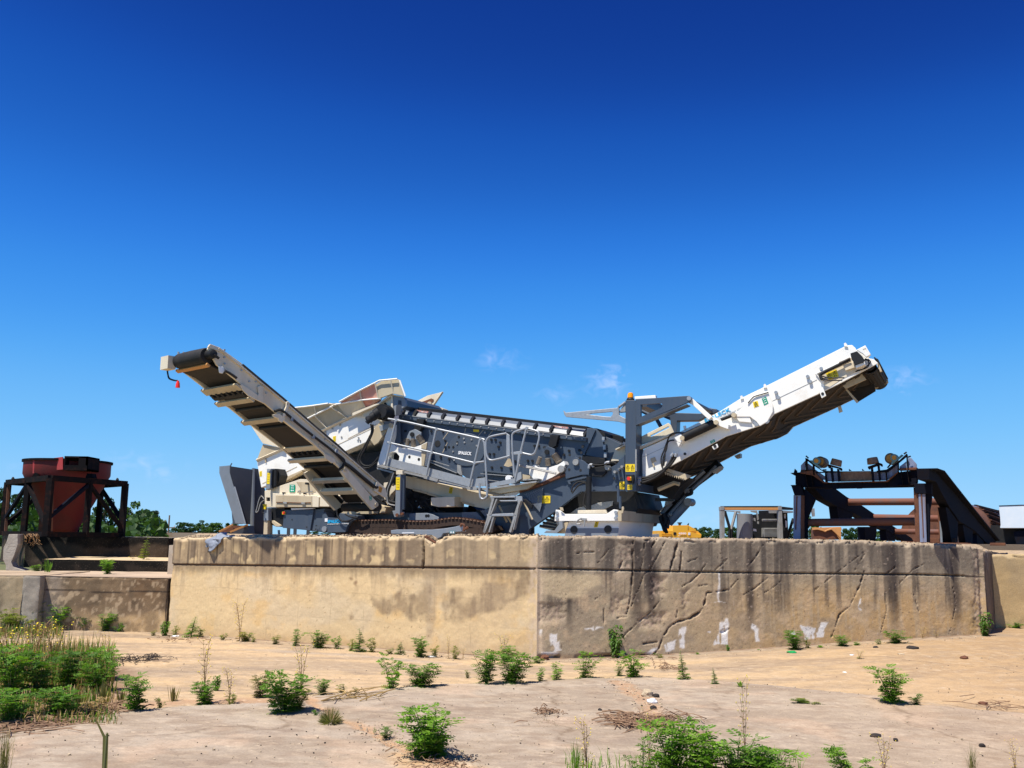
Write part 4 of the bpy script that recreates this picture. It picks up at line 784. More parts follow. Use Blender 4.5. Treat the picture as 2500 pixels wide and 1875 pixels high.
# ---- right conveyor
side = Z('3', 925, 1000, 920, 775, 942, 712, 1240, 570, 1520, 430, 1700, 335) + Z('4', 640, 572, 850, 470, 1200, 295, 1610, 88, 1660, 84, 1690, 112, 1700, 130, 1780, 87, 1830, 172, 1810, 205, 1860, 215, 1900, 252, 1560, 432, 1340, 540, 940, 722, 880, 790, 800, 832, 500, 925) + Z('3', 1190, 890)
P.plate('conveyor_side', 'white', side, .50, .05); g = G(); g.prism([p+MF.w*2.47 for p in MF.pts(side, .5)], MF.w*.05); g.build('conveyor_side', MT['cream'], mroot)
e4 = lambda *l: Z('4', *l)
P.plates('side_seam', 'galv2', [(e4(925, 597, 1335, 402, 1336, 405, 926, 600), .494, .008), (Z('3', 925, 792, 1150, 690, 1151, 693, 926, 795), .494, .008)])
P.plate('side_gusset', 'white', e4(540, 745, 570, 725, 790, 545, 890, 520, 930, 640, 930, 700, 880, 790, 810, 830, 780, 790, 720, 745, 600, 745), .44, .05)
P.plate('side_gusset', 'white', e4(590, 748, 715, 740, 735, 800, 620, 790), .455, .03); P.plates('side_lug', 'white', [(e4(*l), .47, .05) for l in ((1587, 95, 1585, 68, 1600, 62, 1615, 80, 1620, 100), (845, 480, 845, 448, 858, 440, 870, 455, 875, 475), (632, 585, 630, 555, 645, 548, 660, 575), (112, 870, 105, 830, 125, 825, 132, 855))])
P.plates('side_lug', 'white', [(Z('3', 1610, 690, 1660, 660, 1672, 690, 1665, 700, 1630, 718), .42, .04), (e4(1345, 480, 1390, 470, 1420, 550, 1380, 572), .42, .05), (e4(1525, 640, 1555, 635, 1572, 695, 1540, 708), 2.95, .05)])
P.discs('lug_eye', 'black', [(*Z('3', 1640, 685)[0], .035), (*e4(1388, 532)[0], .03), (*e4(120, 1086)[0], .03)], .41, .02)
P.discs('side_bolt', 'galv', [(*q, .035) for q in e4(958, 520, 980, 566, 1250, 373, 1275, 420, 1375, 300)]+[(*q, .06) for q in e4(405, 795, 568, 727, 702, 703, 833, 680, 870, 780, 780, 805)], .45, .05)
P.label('yellow', *e4(745, 610, 790, 597, 803, 645, 758, 662), .434, kind=1); P.label('green', *e4(828, 578, 868, 560, 890, 620, 850, 640), .434, kind=4); P.label('green', *e4(352, 970, 390, 950, 402, 975, 362, 995), .495, kind=4)
P.text('SPALECK', 'bluet', e4(310, 800)[0], e4(545, 690)[0], 9.5, .494, bold=.02); P.text('conveying and separation technology', 'greyt', e4(395, 788)[0], e4(690, 640)[0], 3.2, .494)
P.tube('cable', 'dark', [e4(700, 620, 745, 570, 770, 555, 890, 520)], .012, .42, round_=3)
P.plate('chain_guard', 'cream', Z('3', 865, 612, 1180, 455, 1205, 480, 1235, 550, 865, 690), .62, .05, holes=[Z('3', 1000, 580, 1180, 490, 1190, 500, 1010, 592)]); P.plate('chain_guard', 'cream', Z('3', 655, 712, 755, 668, 757, 800, 690, 830, 612, 835), .62, .05)
P.plates('guard_ledge', 'cream', [(Z('3', 865, 700, 1235, 545, 1240, 560, 865, 730), .45, .15), (Z('3', 655, 712, 752, 665, 752, 676, 660, 722), .5, .12)])
P.plate('receiving_box', 'slate2', Z('3', 862, 790, 922, 775, 922, 1000, 862, 1010), .52, 1.8); P.plate('receiving_box', 'slate', Z('3', 862, 740, 930, 700, 922, 775, 862, 790), .52, .05)
P.plate('small_plate', 'dusty', Z('3', 1000, 808, 1045, 790, 1060, 830, 1015, 850), .47, .03); P.plate('small_plate', 'dusty', Z('3', 1018, 850, 1038, 858, 1045, 890, 1030, 892), .47, .03)
P.plate('head_cutout', 'cream', e4(1322, 340, 1650, 200, 1700, 330, 1560, 400, 1410, 500, 1395, 430), .492, .01, bev=0)
P.plate('head_cutout_lip', 'white', e4(1318, 345, 1640, 196, 1645, 204, 1335, 352, 1405, 420, 1400, 436), .46, .05)
P.label('yellow', *e4(1418, 345, 1515, 305, 1537, 372, 1445, 410), .48, kind=2)
mo = P.plate('drive_motor', 'dark', e4(1643, 160, 1705, 140, 1755, 190, 1770, 240, 1690, 270, 1655, 215), .15, .33); P.plate('motor_bracket', 'white', e4(1690, 265, 1775, 235, 1780, 262, 1695, 298), .18, .3)
P.plate('motor_bracket', 'white', e4(1700, 128, 1782, 86, 1832, 172, 1790, 195, 1760, 165, 1735, 150), .3, .1, holes=[e4(1760, 125, 1785, 115, 1800, 150, 1778, 160)]); P.plate('cover_plate', 'cream', e4(1575, 270, 1680, 235, 1690, 290, 1600, 320), .44, .05)
P.tube('hose', 'rubber', [e4(1640, 215, 1500, 285, 1400, 335, 1368, 365, 1385, 405)], .032, .42, round_=4); P.tube('hose', 'galv2', [e4(1640, 200, 1540, 245)], .025, .4)
P.tube('cable', 'dark', [e4(1385, 370, 1450, 385, 1590, 385), e4(1385, 385, 1440, 408, 1570, 410), e4(1770, 220, 1810, 230, 1800, 290, 1700, 320), e4(1780, 210, 1830, 240, 1770, 300, 1690, 330)], .012, .40, round_=4)
# belt
def edge3(pts, d): return MF.pts(pts, d)
be = Z('3', 870, 1050, 925, 1008, 1190, 896) + e4(500, 930, 800, 840, 880, 800, 940, 728, 1340, 547, 1560, 440, 1870, 268)
nb = edge3(be, .58); g = G()
for i in range(len(nb)-1):
    a_, b_ = nb[i], nb[i+1]; n_ = MF.w.cross((b_-a_).normalized()); n_ = n_ if n_.z > 0 else -n_
    g.box(a_, b_-a_, MF.w*2.38, n_*.03)
bel = g.build('conveyor_belt', MT['belt'], mroot)
g = G(); acc = [0.0]
for i in range(1, len(nb)): acc.append(acc[-1]+(nb[i]-nb[i-1]).length)
def along(s_):
    for i in range(1, len(nb)):
        if s_ <= acc[i] or i == len(nb)-1: return nb[i-1].lerp(nb[i], min(1.0, (s_-acc[i-1])/(acc[i]-acc[i-1]))), (nb[i]-nb[i-1]).normalized()
s_ = .4; k = 0
while s_ < acc[-1]-.5:
    for sgn in (0, 1):
        pr = None
        for q in range(5):
            f = q/4; p, t = along(s_+ (.62*(1-f) if 1 else 0)); n_ = MF.w.cross(t); n_ = -n_ if n_.z > 0 else n_
            wv_ = .10+1.02*f if sgn == 0 else 2.28-1.02*f; c = p+MF.w*wv_+n_*.012
            if pr is not None: g.beam(pr, c, .055, .024, n_)
            pr = c
        p, t = along(s_+.05); p2, _ = along(s_+.30); n_ = MF.w.cross(t); n_ = -n_ if n_.z > 0 else n_; w0 = .10 if sgn == 0 else 2.28; 
        g.beam(p+MF.w*(w0+(.24 if sgn == 0 else -.24))+n_*.012, p2+MF.w*(w0+(.02 if sgn == 0 else -.02))+n_*.012, .04, .024, n_)
    s_ += .36; k += 1
g.build('belt_cleats', MT['cleat'], bel)
c0 = MF.pt(*e4(1808, 262)[0], .55); g = G(); g.tube([c0, c0+MF.w*2.35], .13, 28); hp = g.build('head_pulley', MT['rubber'], mroot, True)
g = G(); hd = nb[-1]; a_ = c0; 
for k in range(9):      # belt wrapping the head pulley
    t0 = -1.9+k*.32; t1 = t0+.32; u_ = MF.u; z_ = Vector((0, 0, 1)); p0 = c0+u_*math.cos(t0)*.19+z_*math.sin(t0)*.19; p1 = c0+u_*math.cos(t1)*.19+z_*math.sin(t1)*.19
    g.box(p0+MF.w*.05, p1-p0, MF.w*2.3, (p0-c0)*.1); 
    if k % 2 == 0: g.box(p0+MF.w*.2, (p1-p0)*.4, MF.w*1.9, (p0-c0)*.2)
g.build('belt_wrap', MT['rubber'], bel)
P.plates('head_bracket', 'dusty', [(e4(1885, 255, 1905, 250, 1935, 325, 1915, 330), .6, .1), (e4(1935, 385, 1970, 365, 1992, 425, 1872, 485, 1865, 470), 2.5, .12), (e4(1560, 450, 1750, 350, 1790, 400, 1600, 485), .75, .06), (e4(1598, 495, 1612, 488, 1720, 605, 1700, 618), 1.0, .05)])
P.plate('scraper_rubber', 'rubber', e4(1640, 500, 1860, 440, 1878, 508, 1718, 606, 1690, 590), 1.9, .03)
P.plate('belt_scraper', 'dusty', Z('3', 1150, 930, 1180, 905, 1405, 975, 1400, 985, 1345, 1022), .62, .03); g = G()
for k in range(9):
    t = k/9; g = G(); a_ = mid((1140, 935), (1335, 1000), t); q = [MF.pt(*Z('3', a_[0], a_[1]+2)[0], .60), MF.pt(*Z('3', a_[0]+20, a_[1]+9)[0], .60), MF.pt(*Z('3', a_[0]+14, a_[1]+34)[0], .60)]; g.prism(q, MF.w*.03); g.build('scraper_tooth', MT['dusty'], mroot)
P.tube('roller_guard', 'dusty', [Z('3', 1080, 1115, 1240, 1048, 1290, 1062)], .05, 1.0, n=6)
P.plate('return_belt', 'rubber', Z('3', 865, 1060, 900, 1050, 1190, 960, 1400, 1000, 1290, 1100, 1215, 1210, 862, 1075), 1.4, .5, bev=0)
P.plates('under_beam', 'slate2', [(Z('C', 1815, 290, 1830, 290, 1830, 470, 1600, 470, 1600, 430, 1810, 430), 1.9, .1)])
# hoses hanging in front of the right conveyor
P.tube('hose', 'rubber', [Z('3', 1350, 555, 1250, 555, 1195, 580, 1165, 650, 1140, 720, 1110, 800, 1115, 880, 1140, 930), Z('3', 1240, 625, 1180, 640, 1160, 720, 1130, 800, 1125, 890), Z('3', 1170, 640, 1150, 720, 1145, 800, 1135, 880)], .016, .38, round_=6)
P.tube('hose', 'rubber', [Z('3', 1255, 790, 1200, 870, 1100, 940, 1020, 985, 910, 1000), Z('3', 1235, 770, 1180, 870, 1090, 950, 1010, 1000, 910, 1025), Z('3', 1150, 920, 1060, 990, 950, 1040, 900, 1042)], .028, .36, round_=6)
P.tube('hose_fitting', 'galv', [Z('3', 882, 998, 915, 1000), Z('3', 882, 1024, 915, 1025), Z('3', 882, 1042, 905, 1043), Z('3', 885, 1058, 905, 1058), Z('3', 1210, 785, 1230, 755), Z('3', 1250, 790, 1262, 755)], .035, .34)
# stickers and stop switch on the mast
P.label('yellow', *Z('3', 757, 862, 849, 862, 849, 938, 757, 938), .174, kind=2); P.label('yellow', *Z('3', 776, 1066, 824, 1066, 823, 1116, 775, 1116), .174, kind=5); P.label('yellow', *Z('3', 698, 1034, 746, 1034, 745, 1110, 697, 1110), .29, kind=1)
P.plate('switch_hood', 'dark', Z('3', 750, 965, 835, 965, 840, 1000, 828, 1055, 778, 1040, 778, 990), .10, .08); P.plate('stop_switch', 'yellow', Z('3', 776, 985, 812, 988, 810, 1024, 776, 1024), .05, .06); P.discs('stop_button', 'redp', [(*Z('3', 787, 1004)[0], .04)], .02, .04)
P.label('yellow', *Z('C', 162, 403, 320, 403, 318, 494, 165, 500), .29, kind=2)
# far side conveyor seen below the belt
P.tube('side_conveyor_rail', 'galv', [Z('3', 1160, 1270, 1330, 1110, 1535, 930), Z('3', 1110, 1350, 1210, 1245)], .05, 2.2, n=4)
P.tube('side_conveyor_belt', 'rubber', [Z('3', 1120, 1370, 1300, 1180, 1450, 1040, 1640, 900, 1690, 855)], .12, 2.5, n=6); P.tube('side_conveyor_rail', 'slatelite', [Z('3', 1150, 1400, 1300, 1230, 1420, 1100, 1560, 980, 1650, 880)], .035, 2.15, n=4)
P.tube('side_cylinder', 'slatelite', [Z('3', 1180, 1440, 1370, 1235)], .11, 2.3, n=14); P.discs('pivot_pin', 'galv2', [(*Z('3', 1370, 1235)[0], .09)], 2.1, .4)
P.plates('side_conveyor_bracket', 'galv2', [(Z('3', 1340, 1110, 1400, 1100, 1405, 1125, 1340, 1150), 2.1, .2), (Z('3', 1610, 930, 1690, 880, 1680, 905, 1620, 950), 2.1, .4), (Z('3', 1150, 1230, 1190, 1230, 1180, 1260, 1140, 1280), 1.9, .2), (Z('3', 1180, 1350, 1215, 1350, 1200, 1375), 2.0, .1), (Z('3', 1830, 780, 1890, 755, 1890, 795, 1850, 805), 2.8, .2)])
P.tube('hose', 'rubber', [Z('3', 1100, 1380, 1110, 1430, 1150, 1500, 1165, 1545), Z('3', 1130, 1350, 1150, 1420, 1130, 1480, 1150, 1530), Z('3', 1350, 1170, 1410, 1150, 1400, 1110)], .04, 1.9, round_=4)
P.plate('coupling', 'dark', Z('3', 1095, 1370, 1150, 1350, 1175, 1420, 1165, 1500, 1120, 1500, 1090, 1430), 2.0, .2)
# ---- screen box
P.plate('screen_box', 'slate', Z('2', 350, 345, 600, 372, 2030, 575, 2000, 745, 2065, 830, 2060, 885, 1850, 905, 1770, 870, 1150, 900, 1060, 900, 1010, 960, 940, 900, 870, 850, 600, 740, 350, 640), .62, 1.9)
P.plate('exciter_cover', 'slate2', [(881+(950+165*math.cos(t*.262))/3.687, 920+(655+150*math.sin(t*.262))/3.687) for t in range(24)], .598, .03)
P.plates('screen_lip', 'slate2', [(Z('2', 345, 338, 2035, 548, 2030, 582, 345, 375), .54, .10)]); P.plates('screen_lip', 'galv2', [(Z('2', 345, 336, 2035, 544, 2035, 550, 345, 342), .53, .11)])
P.plate('top_cover', 'dark', Z('2', 410, 266, 700, 292, 1400, 372, 2040, 445, 2040, 545, 360, 345), .95, 1.4)
rb = [((385, 282), (372, 340)), ((500, 294), (475, 352)), ((622, 308), (598, 367)), ((750, 322), (725, 382)), ((882, 336), (857, 398)), ((1013, 350), (988, 414)), ((1146, 365), (1122, 428)), ((1287, 380), (1264, 445)), ((1430, 396), (1407, 463)), ((1578, 412), (1552, 480)), ((1726, 430), (1700, 498)), ((1883, 447), (1857, 516)), ((2036, 465), (2005, 535))]
for i in range(12):
    (a, b), (c, e) = rb[i], rb[i+1]; t0, t1, b0, b1 = Z('2', a[0]+(8 if i else 2), a[1]+6, c[0]-4, c[1]+6, b[0]+14, b[1], e[0]+2, e[1])
    mdl, mdr = mid(t0, b0, .45), mid(t1, b1, .45); mdl = (mdl[0]+1.2, mdl[1]); mdr = (mdr[0]+1.2, mdr[1]); g = G()
    vs = [MF.pt(*t0, .86), MF.pt(*t1, .86), MF.pt(*mdr, .66), MF.pt(*mdl, .66), MF.pt(*b1, .60), MF.pt(*b0, .60)]; th = MF.w*.08
    g.add(vs+[v+th for v in vs], [(0, 1, 2, 3), (3, 2, 4, 5), (6, 7, 8, 9), (9, 8, 10, 11), (0, 1, 7, 6), (5, 4, 10, 11), (0, 3, 9, 6), (3, 5, 11, 9), (1, 2, 8, 7), (2, 4, 10, 8)])
    o = g.build('top_panel', MT['panel'], mroot)
    if i in (1, 10):
        q = P.plate('label_strip', 'whitet', [mid(t0, mdl, .15), mid(t1, mdr, .15), mid(t1, mdr, .62), mid(t0, mdl, .62)], .70, .004, parent=o, bev=0)
        P.text('SPALECK', 'pink', mid(t0, mdl, .58), mid(t1, mdr, .58), 4.5, .697, q, bold=.02)
for (a, b) in rb:
    g = G(); t, bb = Z('2', *a, *b); x = 12/3.687; g.prism([MF.pt(t[0], t[1]-1.5, .80), MF.pt(t[0]+2, t[1]+4, .62), MF.pt(bb[0]+3, bb[1], .55), MF.pt(bb[0], bb[1], .56), MF.pt(bb[0]-1, bb[1]-7, .62)], MF.w*.06+MF.u*.02); g.build('top_rib', MT['dark'], mroot)
P.text('SPALECK', 'whitet', Z('2', 880, 697)[0], Z('2', 1000, 707)[0], 8.0, .594, bold=.03)
P.plate('sticker', 'yellow', Z('2', 1015, 472, 1067, 476, 1067, 498, 1015, 494), .612, .006, bev=0)
P.discs('port', 'black', [(*Z('2', 693, 600)[0], .078)], .61, .02, n=24)
bolts = [402, 488, 635, 488, 740, 492, 760, 575, 795, 632, 760, 632, 835, 632, 720, 720, 795, 740, 1175, 565, 1212, 565, 1255, 590, 1240, 628, 1160, 695, 1198, 695, 1180, 815, 1265, 818, 1350, 828, 1505, 755, 1545, 755, 1565, 620, 1602, 620, 1875, 665, 1830, 700, 2000, 625, 1970, 660, 1970, 735, 870, 590, 885, 540, 1600, 520, 445, 560, 1720, 470, 1460, 530, 1420, 700, 1390, 760]
P.discs('screen_bolt', 'dark', [(*q, .030) for q in Z('2', *bolts)], .59, .03, n=8); 
P.discs('screen_bolt', 'galv2', [(*q, .022) for q in Z('2', 832, 672, 842, 750, 888, 805, 868, 600, 935, 590, 930, 555, 1045, 620, 998, 565, 1805, 635, 1740, 540, 1120, 500)], .58, .03, n=8)
lip = [mid((345, 358), (2030, 562), (k+.5)/24) for k in range(24)]; P.discs('lip_bolt', 'galv2', [(*Z('2', *q)[0], .018) for q in lip], .525, .02, n=6)
# scratches of dry dust on the box
P.plates('dust_scratch', 'dusty', [(Z('2', *l), .616, .003) for l in ((738, 680, 780, 590, 784, 592, 742, 684), (930, 530, 945, 460, 950, 460, 936, 532), (1060, 525, 1105, 478, 1108, 480, 1064, 528), (1290, 800, 1330, 730, 1350, 740, 1370, 800, 1330, 812), (1150, 530, 1190, 480, 1193, 482, 1154, 534), (740, 560, 800, 480, 803, 482, 744, 563))])
# under-screen shelves
P.plates('screen_shelf', 'slate2', [(Z('2', 600, 738, 870, 852, 868, 866, 600, 755), .52, .12), (Z('2', 600, 772, 860, 872, 900, 960, 760, 920, 600, 840), .66, .3), (Z('2', 1090, 835, 1380, 865, 1380, 880, 1090, 850), .52, .12), (Z('2', 1090, 880, 1390, 905, 1390, 960, 1145, 950, 1090, 900), .66, .3)])
P.plates('shelf_edge', 'galv2', [(Z('2', 610, 760, 865, 862, 865, 869, 610, 767), .50, .03), (Z('2', 605, 738, 800, 800, 800, 806, 605, 744), .50, .03), (Z('2', 1080, 868, 1390, 893, 1390, 899, 1080, 874), .50, .03), (Z('2', 1150, 925, 1300, 945, 1300, 952, 1150, 932), .5, .03), (Z('2', 870, 790, 900, 800, 915, 880, 905, 890, 870, 860), .45, .05)])
# springs with brackets
def springs(ctr, lst, hanger, plate_):
    P.plate('spring_hanger', 'dark', Z('2', *hanger), .45, .12); P.plate('spring_bracket', 'slatelite' if ctr[0] < 1000 else 'slate', Z('2', *plate_), .40, .06)
    P.discs('spring_pin', 'dark', [(*Z('2', *ctr)[0], .055)], .36, .08)
    for (x0, y0, x1, y1, r) in lst:
        a, b = MF.pt(*Z('2', x0, y0)[0], .42), MF.pt(*Z('2', x1, y1)[0], .42); g = G(); n = 9; prof = [(0, r*.8)]
        for k in range(n): prof += [((k+.15)/n, r*.82), ((k+.5)/n, r), ((k+.85)/n, r*.82)]
        g.lathe(a, b, prof+[(1, r*.8)], 16); g.build('spring', MT['brownroll'] if 0 else MT['springs'], mroot, True)
MT['springs'] = mat('dusty_spring', (.20, .17, .14), .8, var=(.32, .27, .2), vs=9, amt=.8)
springs((462, 518), ((432, 555, 420, 615, .055), (472, 560, 478, 628, .065), (520, 530, 560, 592, .075)), (505, 375, 575, 380, 560, 430, 545, 470, 520, 490, 500, 540, 480, 450, 505, 420), (440, 490, 490, 470, 545, 500, 540, 530, 500, 560, 450, 575, 415, 560, 420, 535))
springs((1675, 675), ((1620, 720, 1595, 790, .055), (1685, 735, 1690, 800, .065), (1745, 700, 1790, 765, .085)), (1705, 520, 1785, 525, 1770, 570, 1760, 620, 1730, 640, 1700, 640, 1690, 600, 1705, 560), (1640, 640, 1690, 625, 1750, 650, 1750, 690, 1700, 720, 1650, 725, 1620, 705, 1630, 690))
P.discs('exciter_boss', 'dark', [(*Z('2', 400, 575)[0], .05), (*Z('2', 1655, 640)[0], .04)], .4, .1)
P.plate('spring_support', 'white', Z('2', 240, 478, 268, 432, 290, 425, 285, 520, 268, 590, 340, 640, 470, 640, 540, 615, 600, 585, 575, 800, 235, 790, 150, 795, 175, 700), .30, .25, holes=[Z('2', 255, 690, 280, 672, 320, 680, 350, 715, 345, 752, 250, 745)])
P.discs('support_hole', 'black', [(*q, .035) for q in Z('2', 440, 720, 525, 742)], .294, .01)
P.plate('spring_support', 'white', Z('2', 1520, 835, 1560, 790, 1600, 815, 1690, 818, 1780, 790, 1830, 757, 1845, 790, 1800, 860, 1730, 905, 1620, 955, 1560, 925, 1520, 880), .28, .25)
P.discs('support_pin', 'dusty', [(*Z('2', 1803, 830)[0], .07), (*Z('2', 270, 435)[0], .06)], .22, .08); P.plates('support_gusset', 'dusty', [(Z('2', 548, 615, 600, 590, 570, 800, 550, 800), .26, .04), (Z('2', 1450, 875, 1570, 900, 1580, 960, 1460, 925), .3, .1)])
P.plate('window_frame', 'slate2', Z('2', 315, 400, 355, 395, 362, 590, 340, 600, 280, 590), .5, .05); P.plate('window_frame', 'galv', Z('2', 165, 440, 265, 420, 262, 460, 180, 492), .35, .1)
# discharge hood on the screen box's low end
H = lambda *l: Z('H', *l)
P.plate('discharge_hood', 'slate', H(440, 375, 560, 385, 645, 400, 760, 545, 800, 990, 380, 920, 370, 905), .64, .3)
P.plate('discharge_hood', 'slate2', H(645, 398, 800, 480, 815, 545, 850, 560, 1150, 700, 1020, 810, 905, 1030, 840, 1040, 800, 990, 758, 545), .70, 1.7)
P.plate('hood_front_facet', 'slatelite', H(441, 385, 615, 418, 385, 908, 366, 908), .612, .03) if 0 else None
g = G(); vs = [MF.pt(*H(441, 382)[0], .60), MF.pt(*H(612, 412)[0], .60), MF.pt(*H(385, 915)[0], .60), MF.pt(*H(366, 908)[0], .60)]; g.prism(vs, MF.w*.03); g.build('hood_facet', MT['slate'], mroot)
P.plate('hood_skirt', 'dark', H(345, 905, 800, 995, 830, 1010, 820, 1085, 520, 1110, 330, 1025), .62, 1.6); P.plate('hood_flap', 'dark', H(850, 490, 1177, 542, 1152, 720, 1085, 760, 1050, 700, 930, 600, 850, 560), 1.2, .05)
P.plate('hood_top', 'dark', H(440, 372, 645, 380, 800, 470, 812, 545, 760, 530, 640, 402, 445, 380), .66, 1.6)
g = G(); 
for (x, y) in ((768, 600), (788, 760), (808, 918)): c = MF.pt(*H(x, y)[0], .58); g = G(); g.box(c-MF.u*.03-Vector((0, 0, .06)), MF.u*.06, MF.w*.05, Vector((0, 0, .12))); g.build('hood_latch', MT['galv'], mroot)
# ---- walkway with rails and ladder
P.plates('kick_plate', 'galv', [(Z('2', 232, 728, 500, 790, 1005, 922, 990, 992, 500, 865, 212, 795), .05, .02), (Z('2', 1003, 922, 1122, 905, 1124, 985, 990, 990), .05, .02), (Z('2', 1145, 962, 1425, 905, 1425, 948, 1145, 998), .05, .02), (Z('2', 1393, 870, 1445, 855, 1450, 915, 1390, 950), .0, .02)])
g = G(); A_, B_ = MF.pt(*Z('2', 150, 790)[0], .06), MF.pt(*Z('2', 1000, 992)[0], .06); g.box(A_, B_-A_, MF.w*.5, Vector((0, 0, -.05)))
C_, D_ = MF.pt(*Z('2', 1145, 1000)[0], .04), MF.pt(*Z('2', 1585, 935)[0], .04); g.box(B_, C_-B_, MF.w*.5, Vector((0, 0, -.05))); g.box(C_, D_-C_, MF.w*.5, Vector((0, 0, -.04))); g.build('walkway_deck', MT['galv2'], mroot)
P.plate('deck_underside', 'dusty', Z('2', 1145, 1010, 1590, 945, 1500, 1010, 1250, 1050, 1150, 1030), .12, .35); P.plates('deck_bracket', 'galv2', [(Z('2', 560, 885, 700, 920, 690, 945, 570, 915), .03, .4), (Z('2', 950, 990, 1050, 995, 1045, 1020, 960, 1015), .03, .4), (Z('2', 145, 815, 300, 855, 290, 870, 150, 830), .1, .3), (Z('2', 1140, 1030, 1290, 1062, 1290, 1080, 1130, 1050), .3, .3)])
g = G(); 
for k in range(26):
    t = k/26; p = mid((1390, 938), (1590, 925), t); c = MF.pt(*Z('2', p[0], p[1])[0], .05); g.box(c, MF.u*.035, MF.w*.5, Vector((0, 0, .03)))
g.build('grating', MT['galv2'], mroot)
RL = .026
P.tube('handrail', 'galv', [Z('2', 250, 378, 420, 408, 700, 472, 1080, 556, 1105, 575, 1118, 620, 1128, 800, 1140, 1050, 1130, 1085, 1105, 1100, 1082, 1088, 1074, 1050, 1070, 958)], RL, -.02, round_=5, n=10)
P.tube('handrail', 'galv', [Z('2', 245, 590, 640, 680, 1025, 775), Z('2', 1025, 775, 1115, 762)], RL*.9, -.02, n=10)
for l in ((320, 385, 222, 798), (683, 470, 592, 888), (1078, 556, 978, 992)): P.tube('rail_post', 'galv', [Z('2', *l)], RL, -.02, n=10)
P.tube('gate_loop', 'galv', [Z('2', 1315, 508, 1180, 535, 1142, 560, 1130, 600, 1134, 690, 1150, 735, 1175, 750, 1220, 745, 1345, 712)], RL*.9, -.04, round_=5, n=10)
P.tube('gate_loop', 'galv', [Z('2', 1495, 462, 1400, 492, 1370, 515, 1365, 560, 1370, 700, 1385, 890), Z('2', 1495, 462, 1590, 490, 1607, 520, 1605, 570, 1575, 670, 1550, 698, 1520, 700, 1442, 682)], RL*.9, .0, round_=5, n=10)
P.tube('rail_post', 'galv', [Z('2', 1495, 462, 1442, 680, 1388, 940)], RL, .0, n=10); P.plate('gate_plate', 'galv', Z('2', 1312, 505, 1342, 525, 1345, 725, 1325, 740, 1312, 700), -.05, .03); P.plate('gate_plate', 'galv', Z('2', 1350, 680, 1440, 668, 1430, 760, 1405, 830, 1415, 700, 1360, 702), -.0, .02)
P.tube('chain_rail', 'galv2', [Z('2', 1420, 790, 1580, 820, 1760, 865), Z('2', 1425, 800, 1580, 832, 1760, 873)], .018, .1)
P.discs('rail_clamp', 'galv', [(*q, .035) for q in Z('2', 320, 388, 683, 470, 640, 680, 262, 592, 1078, 556, 1025, 775, 1495, 462, 1442, 682)], -.05, .06)
Bz = lambda *l: Z('B', *l)
for l in ((1565, 500, 1950, 495, 1950, 522, 1590, 525), (1710, 560, 1980, 558, 1980, 578, 1730, 580), (1525, 772, 1915, 752, 1930, 778, 1925, 800, 1530, 803)):
    P.plate('ladder_step', 'galv', Bz(*l), -.15, .30)
g = G()
for l in ((1640, 530, 1500, 1045, .05), (1690, 545, 1600, 780, .03), (2040, 560, 1965, 780, .05), (1965, 790, 1890, 1040, .05), (1640, 820, 1575, 1040, .03), (2010, 700, 1940, 1000, .02), (1600, 800, 1500, 1045, .05)): G().beam(MF.pt(*Bz(l[0], l[1])[0], -.1), MF.pt(*Bz(l[2], l[3])[0], -.1), l[4], .12, MF.w).build('ladder_stringer', MT['galv2'], mroot)
P.plates('ladder_gusset', 'galv', [(Bz(1935, 495, 2055, 500, 2060, 570, 2030, 600, 1995, 600, 1940, 530), -.12, .04), (Bz(1575, 505, 1700, 525, 1690, 600, 1640, 640, 1600, 560), -.05, .04), (Bz(1545, 795, 1640, 800, 1620, 860, 1590, 880), -.12, .04), (Bz(1905, 780, 1975, 780, 1960, 870, 1920, 860), -.12, .04)])
P.tube('ladder_strut', 'dusty', [Bz(2085, 590, 2210, 850), Bz(1710, 640, 1830, 890), Bz(1830, 800, 1900, 900)], .025, .1, n=4); P.plate('ladder_mount', 'dark', Bz(2055, 545, 2100, 540, 2210, 630, 2200, 690, 2150, 640), .05, .06)
P.discs('ladder_bolt', 'galv', [(*Bz(1960, 810)[0], .03)], -.15, .05)
P.discs('lamp', 'whitet', [(*Bz(1845, 230)[0], .07)], .2, .12)
P.plate('perforated_plate', 'whitet', Z('2', 1250, 1040, 1520, 990, 1395, 1070, 1250, 1070), .35, .02)
# jack post in the middle
P.plate('jack_leg', 'slatelite', Bz(165, 205, 232, 165, 232, 190, 222, 770, 195, 815, 140, 815, 108, 720, 150, 715), -.05, .12); P.tube('hydraulic_cylinder', 'slate2', [Bz(272, 180, 262, 700)], .065, .08, n=14)
P.label('yellow', *Bz(165, 215, 225, 215, 220, 408, 162, 405), -.056, kind=3); P.discs('jack_pin', 'rust', [(*Bz(175, 782)[0], .04), (*Bz(247, 765)[0], .035)], -.08, .06); P.plate('jack_head', 'cream', Bz(165, 115, 260, 110, 262, 175, 165, 175), -.02, .15)
P.plate('jack_foot', 'slatelite', Bz(222, 745, 270, 735, 262, 800, 215, 810), .05, .08)
P.plate('valve_cover', 'cream', Bz(-20, 300, 60, 290, 110, 360, 160, 330, 160, 400, 80, 480, 40, 640, -30, 500), .15, .2)
